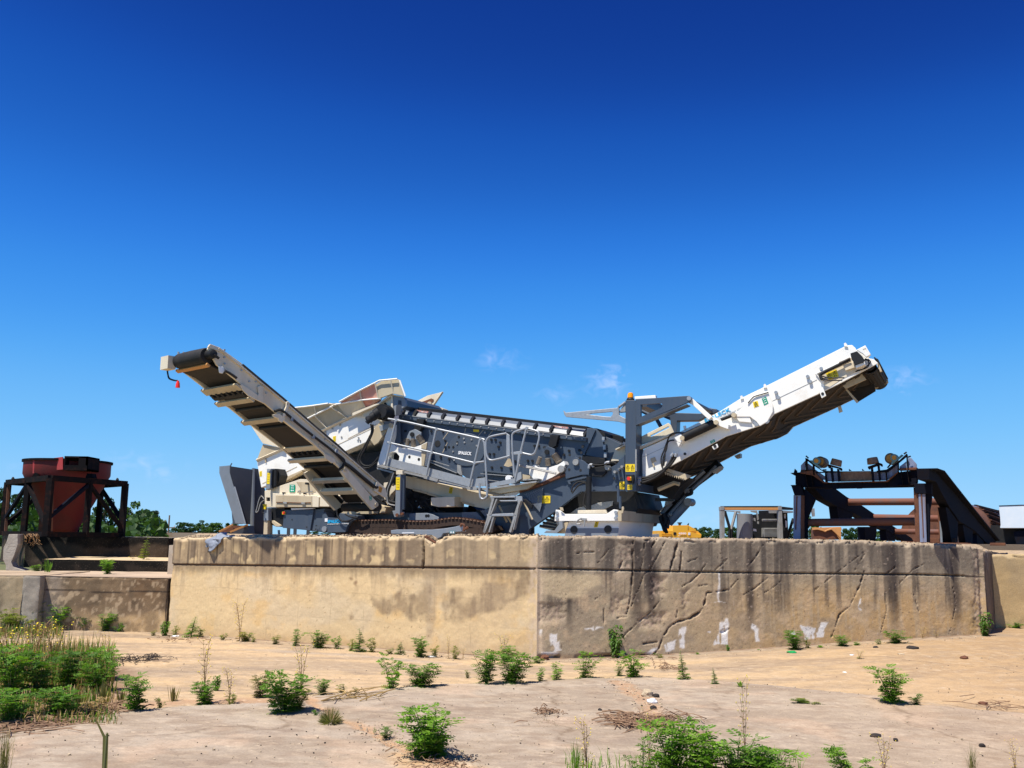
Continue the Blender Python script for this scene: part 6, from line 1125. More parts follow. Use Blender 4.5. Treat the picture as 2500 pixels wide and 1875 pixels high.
# ---- conveyor base gantry on the right
GF = Fr(2243, 22.5, 28.3); GF.w *= .85; GF.u *= .85; G.K = .85; gr = root('steel_gantry', GF.pt(2100, 1318), 'rusty dark blue steel conveyor base with rollers on its top beam', 'steel structure')
Gp = PB(GF, gr); e = lambda *l: Z('E', *l); f = lambda *l: Z('F', *l); dd = lambda *l: Z('D', *l)
Gp.plate('front_leg', 'rustblue', e(872, 125, 955, 128, 950, 610, 870, 610), 0, .03); Gp.plate('front_leg', 'rust', e(955, 128, 986, 130, 985, 608, 948, 608), -.02, .35); Gp.plate('leg_web', 'bluesteel', e(985, 60, 1100, 170, 1050, 290, 1015, 380, 1012, 610, 985, 608), .08, .25)
Gp.plates('weld_rib', 'rust', [(e(903, 140, 915, 140, 900, 500, 890, 500), -.02, .03)])
Gp.plate('front_leg', 'rust', dd(455, 60, 490, 160, 535, 165, 560, 935, 490, 920), 0, .3); Gp.plate('front_leg', 'rustblue', dd(535, 165, 645, 165, 668, 938, 560, 938), -.02, .04); Gp.plate('weld_rib', 'rust', dd(570, 165, 595, 165, 622, 860, 608, 862), -.035, .02); Gp.plate('leg_web', 'bluesteel', dd(645, 160, 750, 160, 735, 300, 712, 430, 706, 938, 668, 938), .06, .25)
Gp.plate('leg_cap', 'bluesteel', dd(455, 0, 740, 0, 740, 170, 490, 162), -.06, .35); Gp.plate('leg_cap', 'bluesteel', e(845, 18, 950, 20, 985, 130, 882, 128), -.06, .35); Gp.plate('cap_flange', 'darkrust', f(195, 612, 350, 608, 350, 616, 195, 622), -.1, .45)
Gp.plate('top_beam', 'bluesteel', f(272, 430, 560, 430, 560, 455, 720, 575, 1190, 560, 1720, 550, 1900, 410, 2200, 370, 2200, 560, 2150, 640, 700, 668, 400, 650, 272, 605), .02, .35); Gp.plate('beam_flange', 'darkrust', f(190, 420, 345, 410, 1100, 395, 1100, 402, 270, 436, 265, 465, 220, 440), -.05, .1)
Gp.plate('lower_flange', 'darkrust', f(400, 640, 680, 636, 690, 646, 405, 652), -.12, .2); Gp.plate('lower_flange', 'darkrust', f(1880, 610, 2150, 605, 2150, 612, 1885, 618), -.12, .2); Gp.plate('beam_flange', 'rust', f(345, 405, 560, 375, 720, 560, 860, 575, 1190, 560, 1720, 545, 1900, 400, 1905, 412, 1725, 560, 1195, 572, 720, 580, 550, 462, 345, 425), -.14, .2)
Gp.plate('trough_plate', 'rustblue', f(585, 365, 750, 480, 760, 530, 700, 530, 585, 450), -.03, .03); Gp.plate('trough_plate', 'rustblue', f(755, 395, 990, 400, 990, 560, 760, 555), -.02, .03); Gp.plate('trough_plate', 'brownroll', f(990, 395, 1470, 390, 1500, 545, 990, 560), -.03, .04); Gp.plate('trough_plate', 'rustblue', f(1500, 400, 1730, 380, 1900, 250, 1910, 400, 1720, 540, 1500, 545), -.02, .03)
Gp.plate('trough_edge', 'bluesteel', f(430, 180, 455, 190, 560, 275, 705, 385, 1025, 395, 1025, 405, 730, 410, 540, 290, 445, 215), -.10, .12); Gp.plate('trough_edge', 'bluesteel', f(2035, 115, 2055, 130, 2035, 160, 1740, 405, 1560, 410, 1560, 385, 1720, 365, 1900, 240), -.10, .12)
Gp.plate('end_plate', 'rustblue', f(358, 300, 430, 225, 430, 400, 358, 400), -.05, .04); Gp.plate('end_plate', 'rust', f(358, 370, 545, 365, 545, 410, 345, 420), -.06, .2); Gp.plate('end_plate', 'rustblue', f(460, 260, 545, 320, 545, 370, 460, 370), -.03, .03); Gp.plate('end_plate', 'rustblue', f(2065, 180, 2110, 180, 2200, 280, 2200, 350, 2065, 350), -.05, .04); Gp.plate('end_plate', 'rust', f(1920, 345, 2200, 330, 2205, 370, 1920, 380), -.08, .25); Gp.plate('end_plate', 'rustblue', f(1925, 320, 2035, 235, 2040, 340, 1925, 345), -.03, .03)
for l in ((430, 180, 452, 190, 458, 395, 436, 395), (545, 285, 560, 290, 585, 460, 550, 450), (738, 395, 750, 395, 775, 565, 745, 560), (1895, 240, 1910, 235, 1910, 400, 1895, 410), (2030, 115, 2045, 120, 2065, 345, 2045, 345), (1700, 370, 1712, 368, 1730, 540, 1712, 545), (425, 430, 435, 430, 468, 630, 458, 630), (512, 430, 522, 430, 552, 625, 542, 625), (1940, 380, 1950, 380, 1985, 600, 1975, 600), (2040, 375, 2050, 375, 2085, 590, 2075, 590)): Gp.plate('stiffener', 'darkrust', f(*l), -.14, .14, bev=0)
for l in ((825, 330, 860, 335, 884, 560, 850, 565), (932, 355, 965, 358, 985, 555, 950, 560), (1465, 320, 1500, 320, 1525, 550, 1490, 550), (1570, 280, 1605, 280, 1630, 540, 1600, 545)): Gp.plate('roller_post', 'bluesteel', f(*l), -.2, .08, bev=0)
for l in ((785, 280, 830, 290, 990, 335, 1005, 370, 985, 385, 970, 355, 820, 320, 800, 345, 785, 310), (1422, 318, 1600, 258, 1640, 270, 1650, 310, 1630, 315, 1610, 290, 1450, 345, 1440, 365, 1422, 340)): Gp.plate('roller_bracket', 'darkrust', f(*l), -.25, .2)
for (x, y, x2, y2, r) in ((910, 305, 935, 205, .155), (1510, 275, 1490, 180, .155)):
    a_, b_ = GF.pt(*f(x, y)[0], -.15), GF.pt(*f(x2, y2)[0], -.15); G().lathe(a_, b_, [(0, r*.9), (.05, r), (.85, r*.92), (1, r*.85)], 28).build('roller', MT['brownroll'], gr, True)
for (x, y, sx) in ((605, 228, 1), (1842, 178, -1)):
    c = GF.pt(*f(x, y)[0], -.22); G().tube([c, c+GF.w*.18], .10, 28).build('bearing', MT['teal'], gr, True); G().tube([c-GF.w*.03, c], .06, 24).build('bearing_cap', MT['ochre'], gr, True)
    c2 = GF.pt(*f(x+sx*60, y+12)[0], .0); G().lathe(c2+GF.w*-.02, c2+GF.w*.5, [(0, .12), (.06, .15), (1, .15)], 28).build('idler', MT['brownroll'], gr, True); G().tube([c2-GF.w*.03+up*.0, c2-GF.w*.02], .105, 24).build('idler_face', MT['ochre'], gr, True)
Gp.plate('bearing_foot', 'teal', f(500, 215, 560, 225, 600, 270, 650, 300, 690, 345, 640, 335, 545, 270), -.2, .12); Gp.plate('bearing_foot', 'teal', f(1800, 235, 1850, 220, 1960, 125, 1985, 140, 1820, 275, 1790, 290), -.2, .12)
for l in ((440, 150, 480, 185), (1995, 120, 2040, 90), (2060, 170, 2105, 155), (705, 375, 765, 372), (1735, 340, 1785, 280)): Gp.tube('bolt', 'darkrust', [f(*l)], .022, -.18, n=6)
for l in ((262, 352, 300, 388, 302, 415, 245, 415), (1122, 355, 1168, 388, 1122, 388), (1330, 352, 1372, 385, 1332, 385)): Gp.plate('fin', 'bluesteel', f(*l), .05, .03, bev=0)
for l in ((845, 575, 945, 572, 950, 675, 865, 675), (1210, 575, 1320, 570, 1330, 668, 1250, 670), (1600, 560, 1710, 560, 1725, 655, 1630, 660)): Gp.plate('beam_web', 'bluesteel', f(*l), -.02, .06, bev=0)
Gp.plate('loose_stone', 'stone', f(2000, 605, 2010, 570, 2030, 560, 2045, 572, 2070, 575, 2080, 600), -.1, .1) if 0 else None
# receding legs and chords: vertical planes running back from the two front legs
vdir = GF.w
class RowF:
    def __init__(s, px): s.P = GF.pt(px, 1300, .15); s.n = GF.u
    def pt(s, p, k=0.0): return hit(p[0], p[1], s.P+s.n*k, s.n)
rL, rR = RowF(1950), RowF(2262)
def rowplate(name, m, row, pts, k, th): g = G(); g.prism([row.pt(p, k) for p in pts], GF.u*th); o = g.build(name, MT[m], gr); return o
rowplate('inclined_chord', 'bluesteel', rL, e(985, 50, 1225, 60, 1350, 148, 1520, 240, 1680, 345, 1900, 480, 2080, 590, 2100, 625, 1990, 620, 1800, 505, 1700, 470, 1430, 320, 1250, 255, 1095, 170), 0, .3)
rowplate('inclined_chord', 'bluesteel', rR, dd(510, -225, 620, -190, 810, 0, 1110, 315, 1400, 640, 1680, 910, 1660, 985, 1560, 985, 1300, 740, 1040, 600, 870, 380, 740, 170, 640, -20, 520, -60), .02, .28); rowplate('chord_flange', 'bluesteel', rR, dd(500, -235, 640, -195, 820, 0, 1110, 308, 1680, 903, 1672, 915, 1100, 322, 800, 8, 630, -180, 500, -222), -.02, .5)
for l in ((1253, 255, 1450, 330, 1415, 380, 1270, 380), (1255, 375, 1350, 375, 1330, 610, 1290, 610)): pass
rowplate('leg', 'bluesteel', rL, e(1252, 255, 1435, 320, 1418, 385, 1268, 382), .02, .26); rowplate('leg', 'bluesteel', rL, e(1560, 470, 1700, 470, 1685, 622, 1570, 618), .02, .26); rowplate('leg', 'bluesteel', rL, e(1800, 505, 1900, 490, 1905, 624, 1808, 622), .02, .26)
Gp.plate('leg_face', 'rustblue', e(1552, 470, 1562, 470, 1582, 618, 1555, 618), 8.0, .3) if 0 else None
for l in ((840, 380, 1055, 440, 1040, 940, 940, 940), (1130, 660, 1300, 680, 1300, 945, 1180, 943), (1370, 800, 1470, 850, 1500, 980, 1375, 970)): rowplate('leg', 'bluesteel', rR, dd(*l), .03, .22)
for l in ((835, 380, 850, 385, 880, 940, 865, 940), (1120, 660, 1135, 665, 1185, 942, 1160, 942), (1310, 900, 1360, 880, 1365, 950, 1320, 950)): rowplate('leg_face', 'rust', rR, dd(*l), -.22, .22)
rowplate('leg_face', 'slatelite', rR, dd(868, 600, 880, 600, 945, 940, 885, 940), -.05, .06); rowplate('leg_face', 'rustblue', rR, dd(1135, 670, 1140, 670, 1185, 943, 1165, 943), -.04, .05)
def cross(name, m, a, b, r, dL, n=20):
    A = rL.pt(a); B = rR.pt(b) if b else None
    g = G(); g.tube([A, B], r, n); return g.build(name, MT[m], gr, True)
def frontpipe(m, a, b, r, d): A, B = GF.pt(*a, d), GF.pt(*b, d); G().tube([A, B], r, 24).build('cross_pipe', MT[m], gr, True)
frontpipe('rustred', e(1003, 424)[0], dd(475, 606)[0], .108, .35)
def pipe_at(a, b, r):      # a on the left row, b found at the same depth on the right row
    A = rL.pt(a); dpt = (A-GF.P).dot(GF.w); B = hit(b[0], b[1], GF.P+GF.w*dpt/.85**2, GF.w); G().tube([A, B], r*A.y/FPX/G.K, 24).build('cross_pipe', MT['rustred'], gr, True)
pipe_at(e(1365, 202)[0], dd(870, 292)[0], 8.3); pipe_at(e(1650, 368)[0], dd(860, 560)[0], 8.0); pipe_at(e(1890, 518)[0], dd(1130, 778)[0], 6.5)
Gp.plate('base_plate', 'rust', dd(1670, 945, 1915, 945, 1920, 990, 1670, 990), 3.0, .3)
Gp.plate('base_channel', 'rust', dd(710, 865, 870, 870, 870, 940, 712, 940), 3.0, .1); Gp.plate('base_channel', 'rust', dd(1040, 870, 1130, 870, 1130, 945, 1040, 942), 5.0, .1)
G.K = 1.0
# ---- open grey cage frame with an upright pipe inside
KF = Fr(1850, 29.5, -4); kr = root('cage_frame', KF.pt(1840, 1318), 'weathered grey steel cage frame standing between the machine and the rusty gantry', 'frame'); Kp = PB(KF, kr)
for l in ((88, 290, 130, 290, 130, 600, 92, 600), (715, 290, 750, 290, 762, 606, 718, 606)): Kp.plate('post', 'galv2', e(*l), 0, .18)
for l in ((84, 252, 126, 252, 128, 292, 86, 292), (708, 250, 748, 250, 750, 290, 708, 290)): Kp.plate('corner_block', 'galv2', e(*l), -.01, .2)
Kp.plate('top_rail', 'orange', e(126, 262, 708, 262, 708, 290, 128, 290), .02, .08); Kp.plate('top_rail', 'dark', e(90, 246, 745, 244, 745, 262, 128, 262), .03, .15); Kp.plate('top_rail', 'dark', e(745, 250, 870, 265, 870, 288, 750, 285), .1, .1); Kp.plate('top_rail', 'slatelite', e(750, 290, 870, 300, 870, 318, 765, 318, 752, 300), .05, 1.0)
for l in ((130, 300, 185, 490), (250, 305, 200, 495), (205, 495, 200, 595), (185, 495, 180, 592), (870, 380, 820, 545), (820, 545, 805, 600)): Kp.tube('brace', 'dark' if l[0] != 250 else 'galv2', [e(*l)], .045, .5, n=4)
Kp.plate('back_panel', 'dark', e(505, 295, 712, 290, 718, 604, 432, 600, 430, 340, 505, 330), .9, .1); Kp.plate('back_panel', 'dark', e(755, 300, 808, 320, 818, 540, 800, 604, 765, 604), .4, .1); Kp.plate('rail', 'galv2', e(538, 385, 712, 385, 712, 410, 540, 410), .3, .08)
for l in ((130, 295, 300, 300, 300, 325, 250, 310, 130, 300), (410, 295, 480, 295, 500, 385, 485, 400, 475, 320, 420, 310), (608, 290, 690, 290, 690, 322, 612, 322), (425, 370, 460, 375, 465, 410, 430, 395), (485, 410, 500, 412, 500, 440, 486, 435)): Kp.plate('bracket', 'galv2', e(*l), .5, .05, bev=0)
lv = Kp.plate('louvre_unit', 'galv2', e(560, 482, 716, 482, 716, 582, 560, 582), .6, .3)
for k in range(7): Kp.plate('louvre_slat', 'galv2', e(562, 488+k*13, 714, 488+k*13, 714, 494+k*13, 562, 494+k*13), .57, .04, parent=lv, bev=0)
for l in ((775, 330, 790, 330, 790, 380, 775, 375), (785, 400, 805, 410, 805, 470, 790, 480), (440, 490, 470, 495, 475, 520, 440, 515)): Kp.plate('bracket', 'paper', e(*l), .35, .03, bev=0)
a_ = KF.pt(*e(345, 610)[0], .55); b_ = KF.pt(*e(345, 330)[0], .55); pg_ = G().lathe(a_, b_, [(0, .235), (1, .235)], 40).build('standing_pipe', MT['pipegrey'], None, True); tag(pg_, 'smooth grey upright pipe section standing inside the weathered cage frame', 'pipe')
G_ = G(); G_.abox(*(lambda c: (c.x, c.x+.35, 30.9, 31.2, YARD+.62, YARD+.95))(PY(*e(1015, 350)[0], 30.9))); 
sgp = PB(Fr(1980, 31.5, 0), None)
gg = G().prism(Fr(1980, 31.5, 0).pts(e(1050, 275, 1100, 270, 1105, 355, 1085, 360, 1070, 290, 1052, 290)), Vector((0, .1, 0))); tag(gg.build('folded_sheet', MT['galv2']), 'small folded pale metal sheet sticking up behind the left leg of the rusty gantry', 'metal sheet')
# ---- yellow excavator upper far away
XF = Fr(1650, 62, -8); xr = root('excavator', XF.pt(1650, 1312), 'orange yellow excavator house numbered 4500 far behind the machine', 'excavator'); Xp = PB(XF, xr); c3_ = lambda *l: Z('3', *l)
Xp.plate('engine_house', 'exc', c3_(1225, 1468, 1375, 1465, 1375, 1520, 1505, 1560, 1500, 1590, 1105, 1590, 1100, 1520, 1225, 1520), 0, 2.2); Xp.plate('engine_house', 'exc', c3_(1375, 1465, 1450, 1505, 1455, 1530, 1375, 1522), .05, 2.0); Xp.plate('counterweight', 'exc', c3_(1375, 1522, 1470, 1522, 1508, 1560, 1505, 1592, 1440, 1592), .1, 2.0)
Xp.plate('exhaust', 'dark', c3_(1283, 1437, 1316, 1437, 1318, 1445, 1306, 1450, 1304, 1468, 1294, 1468, 1292, 1450, 1282, 1445), .8, .3); Xp.plate('exhaust', 'dark', c3_(1368, 1460, 1385, 1443, 1382, 1470), .8, .1); Xp.plate('side_vent', 'dark', c3_(1232, 1535, 1258, 1535, 1258, 1562, 1232, 1562), -.03, .03, bev=0); Xp.plate('side_hatch', 'paper', c3_(1377, 1538, 1398, 1538, 1398, 1562, 1377, 1562), -.03, .03, bev=0)
for k in range(3): Xp.plate('grab_rail', 'exc', c3_(1110, 1525+k*18, 1210, 1525+k*18, 1210, 1532+k*18, 1110, 1532+k*18), -.1, .05, bev=0)
Xp.text('4500', 'whitet', c3_(1280, 1556)[0], c3_(1357, 1556)[0], 4.6, -.04, name='number', bold=.03); Xp.text('LC', 'whitet', c3_(1280, 1573)[0], c3_(1300, 1573)[0], 2.2, -.04, name='letters', bold=.02)
Xp.plate('tool_box', 'slatelite', c3_(1000, 1560, 1095, 1550, 1100, 1590, 960, 1590), .3, .4)
# ---- ochre bucket in the yard beyond the gantry
UF = Fr(2015, 44, 5); ur = root('loader_bucket', UF.pt(2020, 1318), 'rusty orange steel bucket with a scalloped top lying behind the gantry pipes', 'bucket'); Up = PB(UF, ur)
Up.plate('bucket_back', 'orange', e(1078, 480, 1385, 470, 1395, 500, 1385, 520, 1390, 608, 1088, 608, 1085, 540), .5, .1); Up.plate('bucket_side', 'rust', e(1088, 498, 1130, 495, 1190, 510, 1215, 522, 1245, 505, 1280, 498, 1330, 545, 1372, 605, 1090, 605), 0, .5); Up.plate('bucket_lip', 'orange', e(1078, 478, 1120, 476, 1215, 512, 1290, 478, 1385, 472, 1388, 600, 1330, 540, 1285, 500, 1240, 512, 1215, 526, 1185, 512, 1130, 500, 1080, 505), -.1, .15)
# ---- rusted drum lying behind, white trailer box on the right edge
ta, tb2 = PY(*dd(1130, 700)[0], 52.0), PY(*dd(1850, 830)[0], 56.0)
dr = root('rusty_drum', (ta.x, ta.y, YARD), 'large corroded rusty cylinder with ragged plates lying behind the gantry slope', 'drum')
aa = PY(*dd(1100, 900)[0], 54); bb = PY(*dd(2300, 960)[0], 78); rad = 89*54/2400
g = G(); dirv = (bb-aa); o = g.lathe(aa-dirv*.12, bb, [(0, rad*.98), (.08, rad), (.32, rad*1.0), (.36, rad*.99), (.37, rad*.96), (1, rad*.96)], 48).build('drum_shell', MT['rust'], dr, True)
for k, (q, r_) in enumerate(((.30, 1.05), (.02, 1.03))): G().lathe(aa+dirv*(q-.12), aa+dirv*(q-.06), [(0, rad*r_), (1, rad*r_)], 48).build('drum_ring', MT['rustblue'] if k == 0 else MT['rust'], dr, True)
sdv = dirv.normalized().cross(up).normalized()
for k in range(14):
    t = .30+.05*k; th_ = .9+.05*(k % 4)
    for (tq, dq) in ((th_, rad*.83),):
        q0 = aa+dirv*t; pth = [q0+(sdv*math.cos(a0)+up*math.sin(a0))*dq*1.15*(1.04+.02*(k % 3)) for a0 in (tq-.35, tq-.1, tq+.15, tq+.3)]
        g = G()
        for i in range(3): g.beam(pth[i], pth[i+1], .55, .05)
        g.build('ragged_plate', MT['rust'], dr)
g = G()
for k in range(11):
    t = -.02; a0 = .25+k*.1; p0 = aa+dirv*(-.02+.012*k)+(sdv*math.cos(a0)+up*math.sin(a0))*rad*1.05; p1 = aa+dirv*(.22+.01*k)+(sdv*math.cos(a0-.22)+up*math.sin(a0-.22))*rad*1.06; G().beam(p0, p1, .13, .05).build('ragged_plate', MT['rust' if k % 2 else 'darkrust'], dr)
wx = root('trailer_box', PY(2480, 1318, 50), 'pale blue white box body on a dark chassis at the right edge', 'trailer'); WFm = Fr(2450, 50, 33); Wp = PB(WFm, wx)
Wp.plate('box_body', 'skypaint', dd(1815, 360, 2400, 340, 2400, 712, 1832, 712, 1840, 660, 1832, 540, 1815, 400), 0, 2.2, bev=.02); Wp.plate('roof_edge', 'darkrust', dd(1812, 352, 2130, 340, 2400, 336, 2400, 342, 1815, 362), -.02, .1, bev=0); Wp.plate('chassis', 'bluesteel', dd(2040, 770, 2400, 725, 2400, 1010, 2105, 1012), .2, 1.5, bev=0); Wp.plate('underside', 'dark', dd(1680, 660, 2400, 716, 2400, 1010, 1680, 985), 1.0, 1.0, bev=0)
Wp.discs('marker_lamp', 'amber', [(*dd(2000, 990)[0], .03), (*dd(2038, 990)[0], .03)], .9, .05)
# ---- grey beam and pallet lying on the wall top under the tracks
BF = Fr(1010, 21.6, 22); brt = root('steel_beam', BF.pt(1010, 1305), 'dirty slate steel beam with a teal square mark lying on the wall top under the tracks', 'beam'); Bp = PB(BF, brt)
Bp.plate('beam_body', 'slatelite', Bz(85, 1012, 170, 1000, 700, 1002, 880, 985, 1040, 960, 1120, 940, 1150, 1030, 870, 1060, 840, 1115, 760, 1150, 700, 1085, 90, 1065), 0, .25, bev=.01); Bp.plate('teal_mark', 'teal', Bz(968, 1020, 1048, 1018, 1048, 1060, 968, 1062), -.01, .01, bev=0); Bp.plates('white_mark', 'paper', [(Bz(255, 1045, 435, 1042, 435, 1056, 255, 1060), -.01, .01), (Bz(980, 1030, 1000, 1030, 1000, 1055, 980, 1055), -.015, .01), (Bz(1015, 1030, 1035, 1030, 1035, 1055, 1015, 1055), -.015, .01)])
# rebar hook and stone by the notch
g = G(); g.tube(spline(BF.pts(Bz(600, 1105, 650, 1110, 690, 1150, 760, 1200, 720, 1180, 650, 1140, 600, 1110), -1.6), 3), .02, 6); tag(g.build('rusty_rebar', MT['rust'], None, True), 'short bent rusty rebar sticking out of the notch in the wall top', 'rebar')
g = G(); g.tube(spline(BF.pts(Bz(1140, 960, 1145, 925, 1180, 930, 1190, 970, 1180, 1020, 1200, 990, 1245, 965), -.3), 4), .028, 6); tag(g.build('scrap_strap', MT['rust'], None, True), 'curled rusty scrap strap on the wall top beside the slate beam', 'scrap')
# ---- cloth hanging over the wall top
cl = Z('6', 1750, 890, 1752, 835, 1790, 800, 1850, 757, 1880, 755, 1895, 775, 1990, 792, 1950, 800, 1893, 800, 1888, 845, 1862, 870, 1850, 880, 1812, 922, 1775, 918, 1790, 885)
sz = wl.sz(cl); s0 = min(p[0] for p in sz); s1 = max(p[0] for p in sz); z0 = min(p[1] for p in sz); z1 = max(p[1] for p in sz); nx, nz2 = 70, 60
S, Zq = np.meshgrid(np.linspace(s0, s1, nx), np.linspace(z0, z1, nz2)); msk = inpoly(S, Zq, sz)
fold = .05+.05*np.abs(np.sin((S*9+Zq*5)+fbm(S*4, Zq*4, 3, 301)*5))+.03*fbm(S*9, Zq*9, 3, 302) + .03*np.sin(S*22+Zq*9)
topz = 2.21; over = np.clip(Zq-topz, 0, 1)
V = np.array(wl.A)[None, None]+S[..., None]*np.array(wl.u)+(fold-over*1.2)[..., None]*np.array(wl.n); V[..., 2] = Zq
idx = np.arange(nx*nz2).reshape(nz2, nx); fs = [(idx[j, i], idx[j, i+1], idx[j+1, i+1], idx[j+1, i]) for j in range(nz2-1) for i in range(nx-1) if msk[j, i] and msk[j+1, i+1] and msk[j, i+1] and msk[j+1, i]]
used = sorted({k for q in fs for k in q}); mp_ = {k: i for i, k in enumerate(used)}; VV = V.reshape(-1, 3)
o = mk('draped_cloth', [VV[k] for k in used], [tuple(mp_[int(k)] for k in q) for q in fs], MT['cloth'], None, True, False); md = o.modifiers.new('thick', 'SOLIDIFY'); md.thickness = .012; tag(o, 'crumpled grey jacket-like cloth hanging over the top of the cream wall', 'cloth')
# ---- utility pole
up_ = PY(*Z('6', 1416, 870)[0], 95); ut = PY(*Z('6', 1431, 615)[0], 95); pr_ = root('utility_pole', (up_.x, up_.y, 0), 'thin weathered wooden utility pole standing between the lone pine and the far trees', 'utility pole')
G().tube([(up_.x-.05, up_.y, 0), (ut.x, ut.y, ut.z)], .10, 10, r1=.07).build('pole', MT['wood'], pr_, True); G().beam((ut.x-.7, ut.y, ut.z-1.25), (ut.x+.6, ut.y, ut.z-1.15), .1, .1).build('cross_arm', MT['wood'], pr_)
for dx in (-.6, .55): G().tube([(ut.x+dx, ut.y, ut.z-1.15), (ut.x+dx, ut.y, ut.z-.95)], .05, 6).build('insulator', MT['paper'], pr_)
G().tube([(ut.x-.25, ut.y-.15, ut.z-2.0), (ut.x-.25, ut.y-.15, ut.z-1.5)], .13, 8).build('transformer', MT['galv2'], pr_)
# ================================================================ trees
def tree_meshes():
    out = []
    for k in range(6):
        r = random.Random(50+k); g = G(); tg = G(); pine = k in (4,)
        H_ = 1.0; tg.tube([(0, 0, 0), (.01, 0, .4), (.0, .01, .85)], .022, 7, r1=.006)
        blobs = []; nb_ = 34
        for i in range(nb_):
            if pine: z = r.uniform(.35, .97); rad_ = (.20*(1.05-z)+.12)
            else: z = r.uniform(.08, .92); rad_ = .34*math.sqrt(max(.05, 1-((z-.52)/.52)**2))
            a0 = r.uniform(0, 6.28); q = rad_*math.sqrt(r.random()); blobs.append((q*math.cos(a0), q*math.sin(a0), z, r.uniform(.07, .14)*(0.8 if pine else 1)))
            if i % 3 == 0: tg.tube([(0, 0, z*.6), (q*math.cos(a0)*.6, q*math.sin(a0)*.6, z*.9)], .008, 4, r1=.003)
        for (x, y, z, s_) in blobs:
            for j in range(110):
                a0 = r.uniform(0, 6.28); b0 = math.asin(r.uniform(-1, 1)); q = s_*r.uniform(.55, 1.1); c = Vector((x+q*math.cos(a0)*math.cos(b0), y+q*math.sin(a0)*math.cos(b0), z+q*math.sin(b0)*.8))
                n = Vector((r.gauss(0, 1), r.gauss(0, 1), r.gauss(0, 1))).normalized(); t = n.cross(Vector((0, 0, 1))).normalized(); b = n.cross(t); w = r.uniform(.014, .030)
                g.add([c-t*w-b*w*.6, c+t*w*.3-b*w, c+t*w+b*w*.5, c-t*w*.2+b*w], [(0, 1, 2, 3)])
        a = mk('crown', g.v, g.f, MT[('crown', 'crownb', 'crown', 'crown', 'pine', 'crownb')[k]], None, False, False); b = mk('trunk', tg.v, tg.f, MT['bark'], None, True, False)
        out.append((a.data, b.data)); bpy.data.objects.remove(a); bpy.data.objects.remove(b)
    return out
TM = tree_meshes()
def tree(px, ytop, Y, wpx, kind, label, group, name='tree', base=0.0):
    p = PY(px, ytop, Y); h = p.z-base; o = bpy.data.objects.new(name, None); COL.objects.link(o); o.location = (p.x, Y, base); w = wpx*Y/FPX/.72
    tag(o, label, 'tree', group); r = random.Random(int(px*7+Y)); o.rotation_euler = (0, 0, r.uniform(0, 6.28)); o.scale = (w, w, h*1.04)
    for n, m in (('crown', TM[kind][0]), ('trunk', TM[kind][1])): c = bpy.data.objects.new(n, m); COL.objects.link(c); c.parent = o
gL = 'trees beyond the yard behind the red hopper'
for a in ((-8, 1196, 150, 60, 3, 'tall dark tree at the left edge of the photo behind the hopper frame'), (40, 1212, 140, 60, 0, 'dark tree seen between the left posts of the hopper frame'), (85, 1216, 150, 60, 1, 'mid green tree behind the left side of the red cone'),
          (130, 1240, 145, 60, 2, 'dark tree behind the foot of the red cone'), (200, 1252, 130, 60, 1, 'low green tree just right of the red cone foot'), (258, 1220, 150, 66, 3, 'dark tree behind the right post of the hopper frame'), (318, 1228, 160, 70, 5, 'broad bright green tree right of the hopper frame'), (345, 1262, 130, 40, 0, 'small dark shrub-like tree between the bright tree and the pine'),
          (375, 1251, 170, 50, 4, 'lone dark pine with a layered crown left of the utility pole')): tree(*a[:5], a[5], gL)
gT = 'low tree line on the horizon left of the steel bin'
for i, a in enumerate(((430, 1290, 260, 40, 2, 'low dark tree immediately right of the utility pole'), (448, 1277, 300, 45, 0, 'round dark tree second from the utility pole'), (478, 1279, 310, 45, 3, 'dark tree in the middle of the far tree line left of the bin'), (495, 1272, 330, 38, 5, 'taller light green tree in the far tree line'), (522, 1278, 300, 45, 1, 'pale green tree in the far tree line near the bin'), (545, 1290, 320, 40, 2, 'darker low tree next to the slanting bin end'), (563, 1277, 260, 40, 3, 'dark tree touching the slanting bin end'))): tree(*a[:5], a[5], gT)
def bush(px, py0, py1, Y, wpx, kind, label): tree(px, py0, Y, wpx, kind, label, None, 'bush', YARD)
bush(765, 1298, 0, 38, 30, 1, 'bright green bush seen under the slate side panel of the machine'); bush(795, 1300, 0, 39, 26, 5, 'light green bush just left of the machine tracks')
gR = 'low trees on the horizon on the right'
spec = ((1702, 1290, 300, 40, 2, 'dark low tree immediately right of the yellow excavator'), (1728, 1288, 320, 40, 3, 'rounded dark tree between the excavator and the cage frame'), (1752, 1293, 300, 36, 0, 'low tree left of the cage frame'), (1780, 1290, 330, 40, 1, 'tree seen through the left bay of the cage frame'), (1800, 1287, 300, 36, 2, 'dark tree next to the upright grey pipe'),
        (1932, 1290, 300, 36, 3, 'tree between the cage frame and the gantry leg'), (1975, 1264, 150, 36, 5, 'green tree just right of the left gantry leg'), (1995, 1280, 200, 32, 1, 'low green tree left of the orange bucket'), (2066, 1292, 260, 34, 2, 'dark low tree right of the orange bucket'), (2088, 1290, 300, 36, 3, 'dark tree beneath the gantry pipes near the bucket'), (2125, 1296, 280, 40, 1, 'tree seen below the gantry slope'), (2150, 1298, 280, 40, 0, 'dark tree seen between the inner gantry legs'))
for a in spec: tree(*a[:5], a[5], gR)
